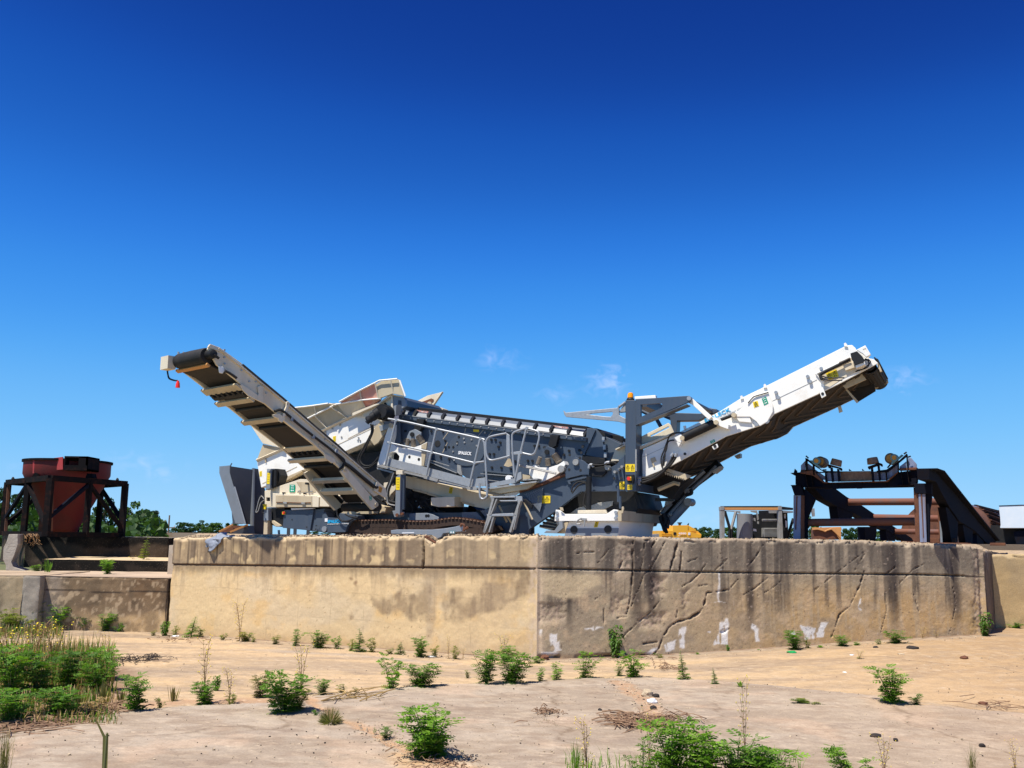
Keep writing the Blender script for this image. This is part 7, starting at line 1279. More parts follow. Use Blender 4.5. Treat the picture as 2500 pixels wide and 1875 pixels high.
# ================================================================ weeds
def frond(g, base, d, L_, n, w, r, droop=.25):
    """one feather-shaped leaf: a rib with pairs of narrow leaflets"""
    d = d.normalized(); side = d.cross(Vector((0, 0, 1))); side = side.normalized() if side.length > .05 else Vector((1, 0, 0)); upv = side.cross(d).normalized(); p = Vector(base)
    tw = r.uniform(-.7, .7); side, upv = side*math.cos(tw)+upv*math.sin(tw), upv*math.cos(tw)-side*math.sin(tw)
    for i in range(n+1):
        t = (i+.6)/(n+1); q = p+d*(L_*t)-Vector((0, 0, 1))*(droop*L_*t*t); l = w*math.sin(math.pi*min(1, t*.8+.18))*r.uniform(.8, 1.15)
        for s_ in ((-1, 1) if i < n else (0,)):
            dr = (d*.55+side*s_).normalized() if s_ else d; a = q; tip = q+dr*l-Vector((0, 0, 1))*l*.15; m = q+dr*l*.45; nrm = dr.cross(upv).normalized()*l*.26
            g.add([a, m+nrm, tip, m-nrm], [(0, 1, 2, 3)])
def broad(g, base, d, L_, w, r):
    d = d.normalized(); side = d.cross(Vector((0, 0, 1))); side = side.normalized() if side.length > .05 else Vector((1, 0, 0)); b = Vector(base); z = Vector((0, 0, 1)); m = b+d*L_*.5+z*L_*.05; e_ = b+d*L_-z*L_*.25
    g.add([b, b+d*L_*.3+side*w*.4, m+side*w*.5, e_, m-side*w*.5, b+d*L_*.3-side*w*.4], [(0, 1, 2, 5), (5, 2, 3, 4)])
def weed(kind, seed):
    """unit-height plant; returns leaf, stem and flower geometry"""
    r = random.Random(seed); g, s_, fl = G(), G(), G(); sp = {'bushy': .42, 'open': .38, 'thin': .16, 'stalk': .12}.get(kind, .4)
    if kind in ('bushy', 'open', 'wide'):
        ns = {'bushy': 11, 'open': 6, 'wide': 15}[kind]; sp = {'bushy': .40, 'open': .42, 'wide': .75}[kind]
        for i in range(ns):
            a0 = r.uniform(0, 6.28); l = r.uniform(.55, 1.0); out = sp*r.uniform(.2, 1); h = l*(1-.25*out)
            pts_ = [Vector((.03*math.cos(a0), .03*math.sin(a0), 0)), Vector((out*.45*math.cos(a0), out*.45*math.sin(a0), h*.5)), Vector((out*math.cos(a0), out*math.sin(a0), h))]; pts_ = spline(pts_, 4); s_.tube(pts_, .009, 4, r1=.004)
            for j in range(1, len(pts_)):
                for k in range(2):
                    b = r.uniform(0, 6.28); dz = r.uniform(.0, .8); frond(g, pts_[j], Vector((math.cos(b), math.sin(b), dz)), r.uniform(.18, .31)*(1 if kind != 'open' else .9), 4, r.uniform(.07, .105), r)
            frond(g, pts_[-1], Vector((math.cos(a0)*.3, math.sin(a0)*.3, 1)), .14, 4, .05, r)
    elif kind == 'tall':
        for i in range(2):
            a0 = r.uniform(0, 6.28); pts_ = spline([Vector((0, 0, 0)), Vector((.06*math.cos(a0), .06*math.sin(a0), .5)), Vector((.10*math.cos(a0), .10*math.sin(a0), 1-.2*i))], 7); s_.tube(pts_, .012, 5, r1=.005)
            for j in range(1, len(pts_)):
                for k in range(4): b = r.uniform(0, 6.28); L_ = .30*(1.1-j/len(pts_)); frond(g, pts_[j], Vector((math.cos(b), math.sin(b), .35)), L_, 4, L_*.33, r)
    elif kind == 'stalk':      # tall dry flowering stalk
        for i in range(3):
            a0 = r.uniform(0, 6.28); l = r.uniform(.7, 1); pts_ = spline([Vector((0, 0, 0)), Vector((.03*math.cos(a0), .03*math.sin(a0), .5*l)), Vector((.10*math.cos(a0), .10*math.sin(a0), l))], 6); s_.tube(pts_, .007, 4, r1=.0025)
            for j in range(3, len(pts_)):
                b = r.uniform(0, 6.28); q = pts_[j]+Vector((math.cos(b)*.10, math.sin(b)*.10, .10)); s_.tube([pts_[j], q], .003, 3, r1=.0015); broad(g, pts_[j], Vector((math.cos(b+2), math.sin(b+2), .5)), .07, .022, r); fl.lathe(q-Vector((0, 0, .008)), q+Vector((0, 0, .012)), [(0, .002), (.6, .008), (1, .003)], 6)
            for j in range(0, 4): b = r.uniform(0, 6.28); broad(g, pts_[j], Vector((math.cos(b), math.sin(b), .4)), .13, .04, r)
    elif kind == 'blade':      # upright grey-green blades
        for i in range(22):
            a0 = r.uniform(0, 6.28); out = r.uniform(.0, .28); l = r.uniform(.5, 1); b = Vector((out*.5*math.cos(a0), out*.5*math.sin(a0), 0)); t = Vector((out*math.cos(a0), out*math.sin(a0), l)); sd = Vector((math.cos(a0+1.5), math.sin(a0+1.5), 0))*.022; m = b.lerp(t, .6)
            g.add([b-sd*.6, b+sd*.6, m+sd, t, m-sd], [(0, 1, 2, 3, 4)])
    elif kind == 'grass':
        for i in range(70):
            a0 = r.uniform(0, 6.28); out = r.uniform(.05, .7); l = r.uniform(.4, 1); b = Vector((r.gauss(0, .10), r.gauss(0, .10), 0)); pts_ = [b, b+Vector((out*.35*math.cos(a0), out*.35*math.sin(a0), l*.6)), b+Vector((out*math.cos(a0), out*math.sin(a0), l*(1-.3*out)))]; sd = Vector((math.cos(a0+1.5), math.sin(a0+1.5), 0))*.010
            g.add([pts_[0]-sd, pts_[0]+sd, pts_[1]+sd*.9, pts_[1]-sd*.9, pts_[2]], [(0, 1, 2, 3), (3, 2, 4)])
    elif kind == 'ball':       # round dry tussock
        for i in range(520):
            a0 = r.uniform(0, 6.28); e0 = math.asin(r.uniform(.05, 1)); d = Vector((math.cos(a0)*math.cos(e0), math.sin(a0)*math.cos(e0), math.sin(e0))); l = r.uniform(.75, 1.0); sd = d.cross(Vector((r.random(), r.random(), .2))).normalized()*.012; g.add([d*.1, d*l*.75+sd, d*l, d*l*.75-sd], [(0, 1, 2, 3)])
    elif kind == 'broad':
        for i in range(9):
            a0 = r.uniform(0, 6.28); out = .32*r.uniform(.2, 1); l = r.uniform(.5, 1); pts_ = spline([Vector((0, 0, 0)), Vector((out*.7*math.cos(a0), out*.7*math.sin(a0), l*.55)), Vector((out*math.cos(a0), out*math.sin(a0), l))], 5); s_.tube(pts_, .01, 4, r1=.004)
            for j in range(1, len(pts_)):
                for k in range(3): b = r.uniform(0, 6.28); broad(g, pts_[j], Vector((math.cos(b), math.sin(b), -.3)), r.uniform(.13, .2), .09, r)
    elif kind == 'rosette':
        for i in range(16): a0 = i*2.4; broad(g, (0, 0, .03*i/16), Vector((math.cos(a0), math.sin(a0), .5+.06*i)), r.uniform(.55, .85), .14, r)
    elif kind == 'cattail':
        a, b, c = Vector((0, 0, 0)), Vector((-.02, 0, .55)), Vector((-.22, 0, 1)); sd = Vector((.018, 0, 0))
        g.add([a-sd, a+sd, b+sd, b-sd, c], [(0, 1, 2, 3), (3, 2, 4)]); g.add([a+sd, a+sd*2.2, Vector((.015, .01, .6)), Vector((-.005, .01, .62))], [(0, 1, 2, 3)]); s_.tube([a, Vector((.0, 0, .60))], .016, 6, r1=.010)
    return g, s_, fl
WM = {}
def wmesh(kind, var, lm):
    key = (kind, var, lm)
    if key not in WM:
        g, s_, fl = weed(kind, hash_(kind)+var*31); ms = [('leaves', g, MT[lm]), ('stems', s_, MT['drystem' if kind == 'stalk' else 'stem']), ('flowers', fl, MT['petal'])]; out = []
        for n, q, m in ms:
            if not q.v: continue
            me = bpy.data.meshes.new(n); me.from_pydata([tuple(v) for v in q.v], [], q.f); me.materials.append(m); out.append((n, me))
        WM[key] = out
    return WM[key]
def hash_(s_): return sum(ord(c)*(i+3) for i, c in enumerate(s_))
def plant(px, py, h, w, kind, lm, label, group=None, z=None, name='weed', cat='weed', var=None, Y=None):
    p = PG(px, py, z) if Y is None else PY(px, py, Y)
    if z is None and Y is None:
        mar = .06+w*.3*p.y/FPX
        for W_ in (wl, wr):
            rl = p-W_.A; rl.z = 0; dn = rl.dot(W_.n)
            if -.3 < rl.dot(W_.u) < W_.len+.3 and -1.2 < dn < mar: p = p+W_.n*(mar-dn)
    zz = (p.z+ (GH(p.x, p.y)-float(hgt(p.x, p.y)) if z is None and Y is None else 0))-.01
    s_ = (Vector((p.x, p.y, p.z))-E0).length/FPX; hm = h*s_; wm = w*s_; o = bpy.data.objects.new(name, None); COL.objects.link(o); o.location = (p.x, p.y, zz); r = random.Random(int(px*3+py*7))
    un = {'bushy': .78, 'open': .95, 'wide': 1.55, 'tall': .55, 'stalk': .28, 'blade': .5, 'grass': 1.2, 'ball': 1.9, 'broad': .75, 'rosette': 1.4, 'cattail': .3}[kind]
    wm *= 1.25 if kind in ('open', 'bushy', 'tall') and wm < .6 else 1.0; hm *= .86 if kind == 'bushy' and h > 80 else 1.0; o.scale = (wm/un, wm/un, hm); o.rotation_euler = (0, 0, r.uniform(0, 6.28) if kind != 'cattail' else 0); tag(o, label, cat, group)
    for n, me in wmesh(kind, (r.randrange(3) if var is None else var), lm): c = bpy.data.objects.new(n, me); COL.objects.link(c); c.parent = o; (c.__setitem__('kind', 'stuff') if n == 'flowers' else None)
gw = 'small weeds growing along the foot of the cream wall face'; gs = 'weeds growing along the edge of the front slab'; gg = 'weeds along the foot of the gouged grey wall face'; gm = 'scattered weeds on the floor in front'
W = [
 (25, 1492, 38, 50, 'bushy', 'leaf', 'small green weed at the foot of the tan streaked block on the left edge', None), (110, 1536, 64, 110, 'wide', 'leafy', 'broad yellow-green bush in front of the narrow grey pillar', None), (30, 1540, 48, 110, 'wide', 'leafy', 'low yellow-flecked bush at the left edge below the tan block', None), (150, 1538, 50, 60, 'bushy', 'leafb', 'bright green clump on the right side of the yellow-green bush', None),
 (205, 1538, 34, 60, 'bushy', 'leaf', 'rounded green weed at the left foot of the low brown block', None), (262, 1541, 38, 42, 'bushy', 'leaf', 'green weed at the middle of the low brown block foot', None), (290, 1543, 22, 22, 'open', 'leaf', 'small weed right of the middle of the low brown block foot', None), (375, 1552, 14, 20, 'open', 'leafy', 'tiny weed left of the corner where the brown block meets the cream wall', None),
 (402, 1552, 34, 26, 'broad', 'leaf', 'narrow weed in the corner where the brown block meets the cream wall', gw), (426, 1553, 24, 22, 'open', 'leafy', 'small pale weed first along the cream wall', gw), (465, 1556, 46, 36, 'tall', 'leafb', 'taller drooping bright green weed near the left end of the cream wall', gw), (490, 1557, 28, 24, 'open', 'leafy', 'pale weed touching the drooping bright green one', gw),
 (545, 1563, 18, 22, 'open', 'leafy', 'tiny pale weed left of the tall dry red-brown stalk', gw), (585, 1565, 92, 30, 'stalk', 'straw', 'tall dry red-brown stalk standing against the cream wall', gw), (600, 1566, 22, 28, 'bushy', 'leafy', 'low yellow-green weed right of the dry stalk', gw), (618, 1568, 15, 16, 'open', 'leafy', 'tiny weed two steps right of the dry stalk', gw), (674, 1573, 22, 32, 'open', 'leafy', 'low pale weed right of the dry stalk group', gw),
 (720, 1577, 40, 32, 'open', 'leaf', 'medium weed below the conveyor shadow on the cream wall', gw), (778, 1582, 38, 44, 'bushy', 'leaf', 'rounded weed between two taller ones along the cream wall centre', gw), (823, 1584, 34, 28, 'open', 'leaf', 'medium weed left of the tall pointed weed at the cream wall', gw), (876, 1591, 54, 34, 'tall', 'leaf', 'tall pointed weed in the middle of the cream wall foot', gw), (857, 1589, 28, 26, 'open', 'leafy', 'pale weed leaning on the left of the tall pointed one', gw), (908, 1592, 34, 32, 'open', 'leafy', 'pale weed leaning on the right of the tall pointed one', gw),
 (977, 1597, 30, 26, 'tall', 'leaf', 'weed beneath the dark stain on the cream wall', gw), (952, 1596, 15, 24, 'open', 'leafy', 'low pale weed beneath the dark stain on the cream wall', gw), (1028, 1603, 44, 40, 'bushy', 'leaf', 'rounded weed below the notch crack of the cream wall', gw), (1061, 1604, 30, 28, 'open', 'leafy', 'smaller pale weed right of the weed below the notch crack', gw), (1094, 1608, 54, 14, 'stalk', 'straw', 'thin dry stalk right of the notch crack', gw), (1111, 1609, 32, 26, 'open', 'leafy', 'pale weed beside the thin dry stalk', gw), (1130, 1609, 26, 10, 'stalk', 'straw', 'short dry stalk second right of the notch crack', gw), (1228, 1612, 62, 34, 'stalk', 'leaf', 'brownish leafy stalk behind the slab weeds near the wall corner', gw), (1240, 1615, 36, 40, 'bushy', 'leaf', 'green weed at the foot of the brownish stalk near the wall corner', gw),
 (955, 1684, 90, 70, 'open', 'leafb', 'tall spreading weed at the left end of the slab edge group', gs), (1028, 1679, 50, 78, 'bushy', 'leaf', 'low spreading dark weed next to the tall one on the slab edge', gs), (1188, 1672, 88, 64, 'bushy', 'leaf', 'dense tall weed on the slab edge left of the wall corner', gs), (1252, 1670, 66, 80, 'bushy', 'leaf', 'broad weed on the slab edge right against the dense tall one', gs), (1318, 1663, 32, 32, 'open', 'leafb', 'small pale weed on the slab edge below the wall corner', gs), (1357, 1662, 42, 48, 'open', 'leafb', 'sparse weed on the slab edge just right of the wall corner', gs), (1425, 1657, 66, 68, 'open', 'leafb', 'tall bright airy weed on the slab edge below the pale wall patch', gs), (1510, 1650, 36, 28, 'open', 'leafb', 'small weed left of the fresh green one behind the dirt crack', gs), (1546, 1655, 64, 46, 'bushy', 'leafb', 'fresh green weed behind the dirt crack on the slab', gs),
 (1670, 1664, 66, 30, 'tall', 'leaf', 'slim upright weed right of the dirt crack', gs), (1746, 1675, 38, 18, 'tall', 'leaf', 'small slim weed between the upright weed and the rosette', gs), (1807, 1682, 34, 34, 'rosette', 'leafb', 'pointed bright rosette on the slab edge', gs), (2178, 1720, 76, 92, 'bushy', 'leafb', 'large bright bushy weed on the right of the floor', None), (2235, 1724, 24, 40, 'open', 'leaf', 'low trailing weed at the right foot of the large bushy one', None),
 (1312, 1618, 16, 40, 'open', 'leafb', 'low weeds right at the wall corner foot', gg), (1490, 1602, 80, 46, 'broad', 'leafd', 'dark broad-leaved plant climbing the gouged grey wall foot', gg), (1610, 1606, 12, 26, 'open', 'leafy', 'tiny weed right of the dark broad-leaved plant', gg), (1703, 1599, 18, 18, 'rosette', 'leafb', 'small bright leaf rosette at the grey wall foot', gg), (1777, 1590, 18, 12, 'broad', 'leaf', 'tiny leafy sprout under the big white scrape', gg), (1852, 1587, 8, 14, 'rosette', 'leafb', 'tiny flat sprout right of the big white scrape', gg),
 (1940, 1586, 42, 44, 'bushy', 'leaf', 'dense green weed at the middle of the grey wall foot', gg), (1972, 1583, 26, 22, 'open', 'leafy', 'yellowish weed beside the dense green one at the grey wall', gg), (2003, 1581, 16, 26, 'rosette', 'leafb', 'low rosette right of the yellowish weed', gg), (2057, 1577, 24, 30, 'bushy', 'leaf', 'round weed further right along the grey wall foot', gg), (2090, 1575, 8, 26, 'open', 'leafb', 'flat creeping weed near the round one at the grey wall', gg), (2146, 1573, 12, 18, 'open', 'leaf', 'tiny weed left of the last pair at the grey wall', gg), (2188, 1570, 28, 38, 'bushy', 'leaf', 'second last green weed at the grey wall foot', gg), (2253, 1558, 24, 14, 'stalk', 'straw', 'dry brown weed near the right end of the grey wall', gg), (2286, 1557, 16, 12, 'stalk', 'straw', 'second short dry weed near the right end of the grey wall', gg), (2404, 1553, 54, 36, 'broad', 'leafd', 'dark leafy plant at the far right end of the grey wall', gg), (2480, 1533, 14, 30, 'open', 'leafb', 'low green weed at the right edge of the photo', None), (2098, 1609, 20, 20, 'stalk', 'leafy', 'small dry weed alone on the sand in front of the grey wall', gm),
 (332, 1739, 88, 66, 'bushy', 'leaf', 'tall bushy weed right of the left grass mass', gm), (296, 1716, 36, 30, 'blade', 'leafo', 'upright blades left of the tall bushy weed', gm), (422, 1712, 42, 34, 'blade', 'leafo', 'greyish upright blades standing alone on the left floor', gm), (390, 1734, 28, 24, 'open', 'leafy', 'small pale weed right of the tall bushy weed', gm), (500, 1722, 52, 54, 'bushy', 'leaf', 'bushy base of the flowering stalk on the left floor', gm), (497, 1718, 145, 40, 'stalk', 'leafo', 'tall yellow-flowering stalk on the left floor', gm), (527, 1687, 40, 22, 'broad', 'leaf', 'small leafy plant behind the bushy base', gm), (560, 1719, 84, 34, 'stalk', 'leafo', 'thin branching dry stalk left of the sprawling weed', gm), (565, 1722, 26, 30, 'open', 'leafy', 'pale low weed under the branching stalk', gm),
 (640, 1702, 60, 78, 'open', 'leafo', 'sprawling brownish weed behind the big leafy bush', gm), (692, 1746, 108, 92, 'bushy', 'leaf', 'big leafy bush left of centre', gm), (725, 1738, 50, 50, 'bushy', 'leafy', 'yellowish lower part beside the big leafy bush', gm), (735, 1696, 120, 40, 'stalk', 'leafy', 'tall pale flowering stalk behind the big leafy bush', gm), (788, 1696, 36, 32, 'bushy', 'leaf', 'small round weed right of the tall pale stalk', gm), (807, 1772, 46, 70, 'ball', 'leafo', 'round dry olive tussock in front of the slab joint', gm), (836, 1690, 20, 26, 'open', 'leafy', 'low pale weed right of the small round one', gm), (867, 1689, 13, 18, 'open', 'leafy', 'tiny weed left of the tall spreading weed', gm), (770, 1752, 16, 16, 'open', 'leafb', 'tiny sprout behind the round dry tussock', gm),
 (943, 1808, 26, 26, 'bushy', 'leaf', 'small weed in the dirt joint left of the big foreground plant', gm), (914, 1796, 14, 10, 'open', 'leaf', 'tiny weed first in the dirt joint', gm), (1050, 1854, 128, 126, 'bushy', 'leafb', 'big fresh green plant in the foreground centre', gm), (1035, 1856, 60, 90, 'bushy', 'leaf', 'dense low base of the big foreground plant', gm), (1142, 1655, 20, 18, 'open', 'leafy', 'tiny pale weed alone on the sand before the cream wall', gm), (1965, 1722, 12, 60, 'open', 'leafy', 'flat trailing weed on the right slab edge', gm) ,
 (262, 1401, 32, 32, 'bushy', 'leafb', 'bright weed on the low brown block in front of the black riser', None), (116, 1396, 32, 28, 'blade', 'leaf', 'upright grassy tuft on the low brown block left side', None), (90, 1394, 14, 24, 'bushy', 'leafb', 'small bright weed at the left end of the black riser', None), (347, 1392, 80, 32, 'tall', 'leafy', 'tall yellow-green sapling in front of the black riser', None), (334, 1391, 30, 34, 'stalk', 'leafy', 'yellowing weed beside the tall sapling', None), (228, 1390, 16, 30, 'stalk', 'leafy', 'low yellowing weed left of the bright weed on the block', None), (384, 1391, 12, 20, 'open', 'leafy', 'tiny weed on the block near the cream wall end', None),
 (1640, 1905, 150, 150, 'bushy', 'leafb', 'tallest bright fern-like bush at the bottom edge', None), (1720, 1918, 132, 150, 'bushy', 'leafb', 'second fern-like bush at the bottom edge', None), (1800, 1920, 125, 150, 'bushy', 'leaf', 'darker bush in the middle of the bottom edge clump', None), (1872, 1930, 100, 120, 'bushy', 'leafb', 'last low bush on the right of the bottom edge clump', None), (1570, 1912, 95, 80, 'open', 'leaf', 'sparse weed on the left of the bottom edge clump', None), (2065, 1905, 80, 100, 'open', 'leafb', 'separate fern-leaved plant at the bottom edge right of the clump', None), (1405, 1905, 100, 60, 'grass', 'leafb', 'grass tuft at the bottom edge left of the clump', None), (1432, 1905, 130, 50, 'stalk', 'leafo', 'thin flowering stalk at the bottom edge left of the clump', None), (1820, 1890, 200, 34, 'stalk', 'leafo', 'very tall thin stalk rising from the bottom edge clump', None), (1585, 1890, 140, 26, 'stalk', 'leafo', 'thin stalk left of the tallest bottom bush', None), (2160, 1905, 90, 40, 'stalk', 'leafo', 'reddish dry stalk at the bottom edge right of the fern-leaved plant', None), (2375, 1905, 80, 40, 'grass', 'leafo', 'dry grass blades at the bottom edge far right', None), (2480, 1900, 70, 26, 'stalk', 'leafo', 'thin dry stalk at the bottom right corner', None), (252, 1905, 150, 60, 'cattail', 'leafo', 'single bent green blade at the bottom edge on the left', None), (8, 1895, 120, 60, 'grass', 'leafo', 'grass tuft with seed heads at the bottom left corner', None),
 (235, 1690, 90, 130, 'wide', 'leaf', 'green fern-like bush on the right side of the left grass mass', None), (165, 1685, 100, 100, 'bushy', 'leafd', 'dark bush behind the fern-like bush in the left mass', None), (95, 1700, 105, 110, 'bushy', 'leafd', 'darkest bush in the middle of the left mass', None), (25, 1705, 125, 120, 'bushy', 'leaf', 'tall bush at the left edge of the left mass', None), (255, 1660, 70, 90, 'bushy', 'leafb', 'small bright bush at the right back of the left mass', None), (150, 1752, 62, 90, 'bushy', 'leaf', 'low bush in front of the left mass', None), (30, 1768, 70, 110, 'bushy', 'leaf', 'low bush at the left edge in front of the left mass', None), (190, 1735, 60, 50, 'blade', 'leafo', 'upright reddish blades in front of the fern-like bush', None), (250, 1722, 58, 60, 'blade', 'leafo', 'brownish upright blades right of the reddish ones', None), (225, 1750, 40, 60, 'open', 'straw', 'straw-coloured low plant at the front of the left mass', None), (190, 1640, 66, 30, 'stalk', 'leafo', 'dry stalk rising behind the left mass', None), (75, 1650, 120, 70, 'stalk', 'leafy', 'branched yellow-flowering stalks at the back of the left mass', None), (20, 1655, 115, 80, 'stalk', 'leafy', 'tall yellow-flowering stalks at the left edge', None), (130, 1650, 110, 60, 'stalk', 'leafo', 'brown branching stalks at the back of the left mass', None), (255, 1608, 60, 26, 'stalk', 'leafo', 'thin stalk with a yellow flower behind the bright bush', None)]
for (px, py, h, w, k, lm, lab, grp) in W:
    onb = lab in ('',) or (py < 1402 and px < 400); plant(px, py, h, w, k, lm, lab, grp, z=(Z1 if onb else None))
g = G(); r = random.Random(77)
for i in range(5200):
    px = r.uniform(-60, 405); Y_ = r.uniform(70, 125); top_ = 1268+14*math.sin(px*.05)+10*math.sin(px*.023+2)+r.uniform(0, 60); p = PY(px, min(top_, 1325), Y_); n = Vector((r.gauss(0, 1), r.gauss(0, 1), r.gauss(0, 1))).normalized(); t = n.cross(Vector((0, 0, 1))).normalized(); b = n.cross(t); w = r.uniform(.15, .34); g.add([p-t*w-b*w*.6, p+t*w*.3-b*w, p+t*w+b*w*.5, p-t*w*.2+b*w], [(0, 1, 2, 3)])
o = mk('undergrowth', g.v, g.f, MT['crown'], None, False, False); tag(o, 'dark undergrowth below the trees behind the red hopper', 'undergrowth', kind='stuff')
# uncountable grass of the left mass, and dry litter
g = G(); g2 = G(); r = random.Random(3)
for i in range(7600):
    px = r.uniform(-40, 300); py = r.uniform(1600, 1775) if r.random() < .8 else r.uniform(1535, 1560)
    if py > 1600 and px > 300-(1775-py)*.12-abs(r.gauss(0, 40)): continue
    if py < 1565 and px > 150: continue
    p = PG(px, py); l = r.uniform(.10, .38)*((1 if py < 1690 else .45) if py > 1600 else .7); a0 = r.uniform(0, 6.28); o_ = Vector((math.cos(a0), math.sin(a0), 0))*l*r.uniform(.1, .5); sd = Vector((math.cos(a0+1.57), math.sin(a0+1.57), 0))*.006
    l *= (1.7 if 1615 < py < 1680 else 1); b = Vector((p.x, p.y, 0)); m = b+o_*.4+Vector((0, 0, l*.65)); t = b+o_+Vector((0, 0, l)); (g if r.random() < .42 else g2).add([b-sd, b+sd, m+sd, m-sd, t], [(0, 1, 2, 3), (3, 2, 4)])
o = mk('grass', g.v, g.f, MT['leaf'], None, False, False); tag(o, 'green grass blades filling the left foreground mass of weeds', 'grass', kind='stuff'); o = mk('dry_grass', g2.v, g2.f, MT['straw'], None, False, False); tag(o, 'dry straw-coloured grass blades among the left foreground weeds', 'grass', kind='stuff')
g = G()
for i in range(900):
    px = r.uniform(1380, 1960); py = r.uniform(1868, 1990); p = PG(px, py); l = r.uniform(.06, .22); a0 = r.uniform(0, 6.28); o_ = Vector((math.cos(a0), math.sin(a0), 0))*l*.4; sd = Vector((math.cos(a0+1.57), math.sin(a0+1.57), 0))*.004; b = Vector((p.x, p.y, .02)); m = b+o_*.4+Vector((0, 0, l*.65)); g.add([b-sd, b+sd, m+sd, m-sd, b+o_+Vector((0, 0, l))], [(0, 1, 2, 3), (3, 2, 4)])
o = mk('grass', g.v, g.f, MT['leafb'], None, False, False); tag(o, 'short grass growing under the bush clump at the bottom edge', 'grass', kind='stuff')
def inb(px, py): return PG(px, py)
def scatter(n, fn, s0, s1, seed):
    r = random.Random(seed); out = []
    while len(out) < n:
        px, py = fn(r); p = PG(px, py); out.append(((p.x, p.y, GH(p.x, p.y)+.0), r.uniform(s0, s1)*(.5+r.random()**3)))
    return out
pathpt = lambda r, pts_, w: (lambda i, t: (pts_[i][0]+(pts_[i+1][0]-pts_[i][0])*t+r.gauss(0, w), pts_[i][1]+(pts_[i+1][1]-pts_[i][1])*t+r.gauss(0, w*.35)))(r.randrange(len(pts_)-1), r.random())
pb = scatter(1500, lambda r: (r.uniform(-20, 2520), 1585+290*r.random()**1.3), .006, .018, 11)
pb += scatter(500, lambda r: pathpt(r, [(1500, 1668), (1545, 1692), (1589, 1726), (1575, 1790), (1640, 1800)], 22), .008, .026, 12) + scatter(420, lambda r: pathpt(r, [(880, 1780), (960, 1815), (1040, 1850), (1150, 1875)], 26), .006, .02, 13) + scatter(260, lambda r: pathpt(r, [(1600, 1665), (1720, 1672), (1860, 1680), (2050, 1695)], 16), .008, .02, 14)
pb += scatter(500, lambda r: pathpt(r, [(405, 1550), (900, 1592), (1310, 1618), (1800, 1596), (2400, 1556)], 8), .010, .035, 15) + scatter(120, lambda r: (1335+r.gauss(0, 22), 1762+r.gauss(0, 8)), .006, .014, 16)
rubble('gravel', pb, 'pale pebbles and grit scattered over the concrete floor', 'gravel', 'stuff')
rubble('gravel', scatter(700, lambda r: (r.uniform(0, 2500), r.uniform(1600, 1875)), .005, .014, 17) + scatter(160, lambda r: pathpt(r, [(1500, 1668), (1589, 1726), (1575, 1790)], 24), .008, .024, 18), 'small dark crumbs of dirt scattered over the concrete floor', 'gravel', 'stuff', m='clod')
# rubble along the wall top
def toprub(W_, s0, s1, n, seed, zf, smax):
    r = random.Random(seed); out = []
    for _ in range(n):
        s_ = r.uniform(s0, s1); k = r.uniform(.03, .55); p = W_.A+W_.u*s_-W_.n*k; out.append(((p.x, p.y, zf(s_)+ (YARD-zf(s_))*min(1, k/.9)**1.4), r.uniform(.012, smax)*(.6+r.random()**2)))
    return out
tzL = wl.sz(topL); tzR = wr.sz(topR); fL = lambda s_: float(np.interp(s_, [t[0] for t in tzL], [t[1] for t in tzL])); fR = lambda s_: float(np.interp(s_, [t[0] for t in tzR], [t[1] for t in tzR]))
rubble('rubble', toprub(wl, .2, wl.len, 1500, 21, fL, .045)+toprub(wr, 0, wr.len*.95, 700, 22, fR, .026), 'loose pale rubble and gravel lying along the top of the wall', 'rubble', 'stuff')
rubble('dark_rubble', toprub(wl, 3.5, wl.len, 500, 23, fL, .04), 'darker rubble bits mixed in along the wall top under the machine', 'rubble', 'stuff', m='clod')
# single stones, scraps and twig piles
def stone(px, py, s_, m, name, label, cat, seed=1, fl=.7):
    p = PG(px, py); r = random.Random(seed); bm = bmesh.new(); bmesh.ops.create_icosphere(bm, subdivisions=2, radius=1)
    for v in bm.verts: v.co *= r.uniform(.78, 1.12)
    me = bpy.data.meshes.new(name); bm.to_mesh(me); bm.free(); o = link(name, me, MT[m]); o.location = (p.x, p.y, GH(p.x, p.y)+s_*fl*.4); o.scale = (s_, s_*.8, s_*fl); o.rotation_euler = (0, 0, seed); tag(o, label, cat); return o
stone(1580, 1706, .12, 'stone', 'stone', 'large tan stone in the dirt crack on the slab', 'stone', 1); stone(1602, 1708, .06, 'clod', 'clod', 'dark clod just right of the large tan stone', 'dirt clod', 2); stone(1592, 1722, .075, 'paper', 'crumpled_scrap', 'crumpled white scrap below the large tan stone', 'scrap', 3); stone(1595, 1738, .06, 'clod', 'clod', 'dark clod under the crumpled white scrap', 'dirt clod', 4)
stone(1465, 1741, .035, 'clod', 'clod', 'dark clod, first of the short row left of the twig pile', 'dirt clod', 5); stone(1487, 1743, .03, 'clod', 'clod', 'smaller dark clod, second of the short row left of the twig pile', 'dirt clod', 6)
stone(2138, 1804, .09, 'clod', 'clod', 'flat black clod alone on the right slab', 'dirt clod', 7, .3); stone(2187, 1815, .035, 'clod', 'clod', 'small dark clod right of the flat black one', 'dirt clod', 8); stone(2398, 1829, .04, 'clod', 'clod', 'dark clod at the far right bottom', 'dirt clod', 9)
stone(2355, 1608, .09, 'rust', 'rusty_scrap', 'rust brown lump on the sand at the right', 'scrap', 10, .45); stone(2228, 1584, .15, 'clod', 'dark_scrap', 'long dark scrap on the sand before the grey wall', 'scrap', 11, .3); stone(2200, 1598, .07, 'stone', 'stone', 'flat pale stone left of the long dark scrap', 'stone', 12, .3); stone(2138, 1582, .06, 'clod', 'clod', 'small dark clod near the grey wall foot', 'dirt clod', 13, .5); stone(1330, 1611, .12, 'rust', 'brick_lump', 'reddish lump at the foot of the white scrape by the wall corner', 'stone', 14, .6)
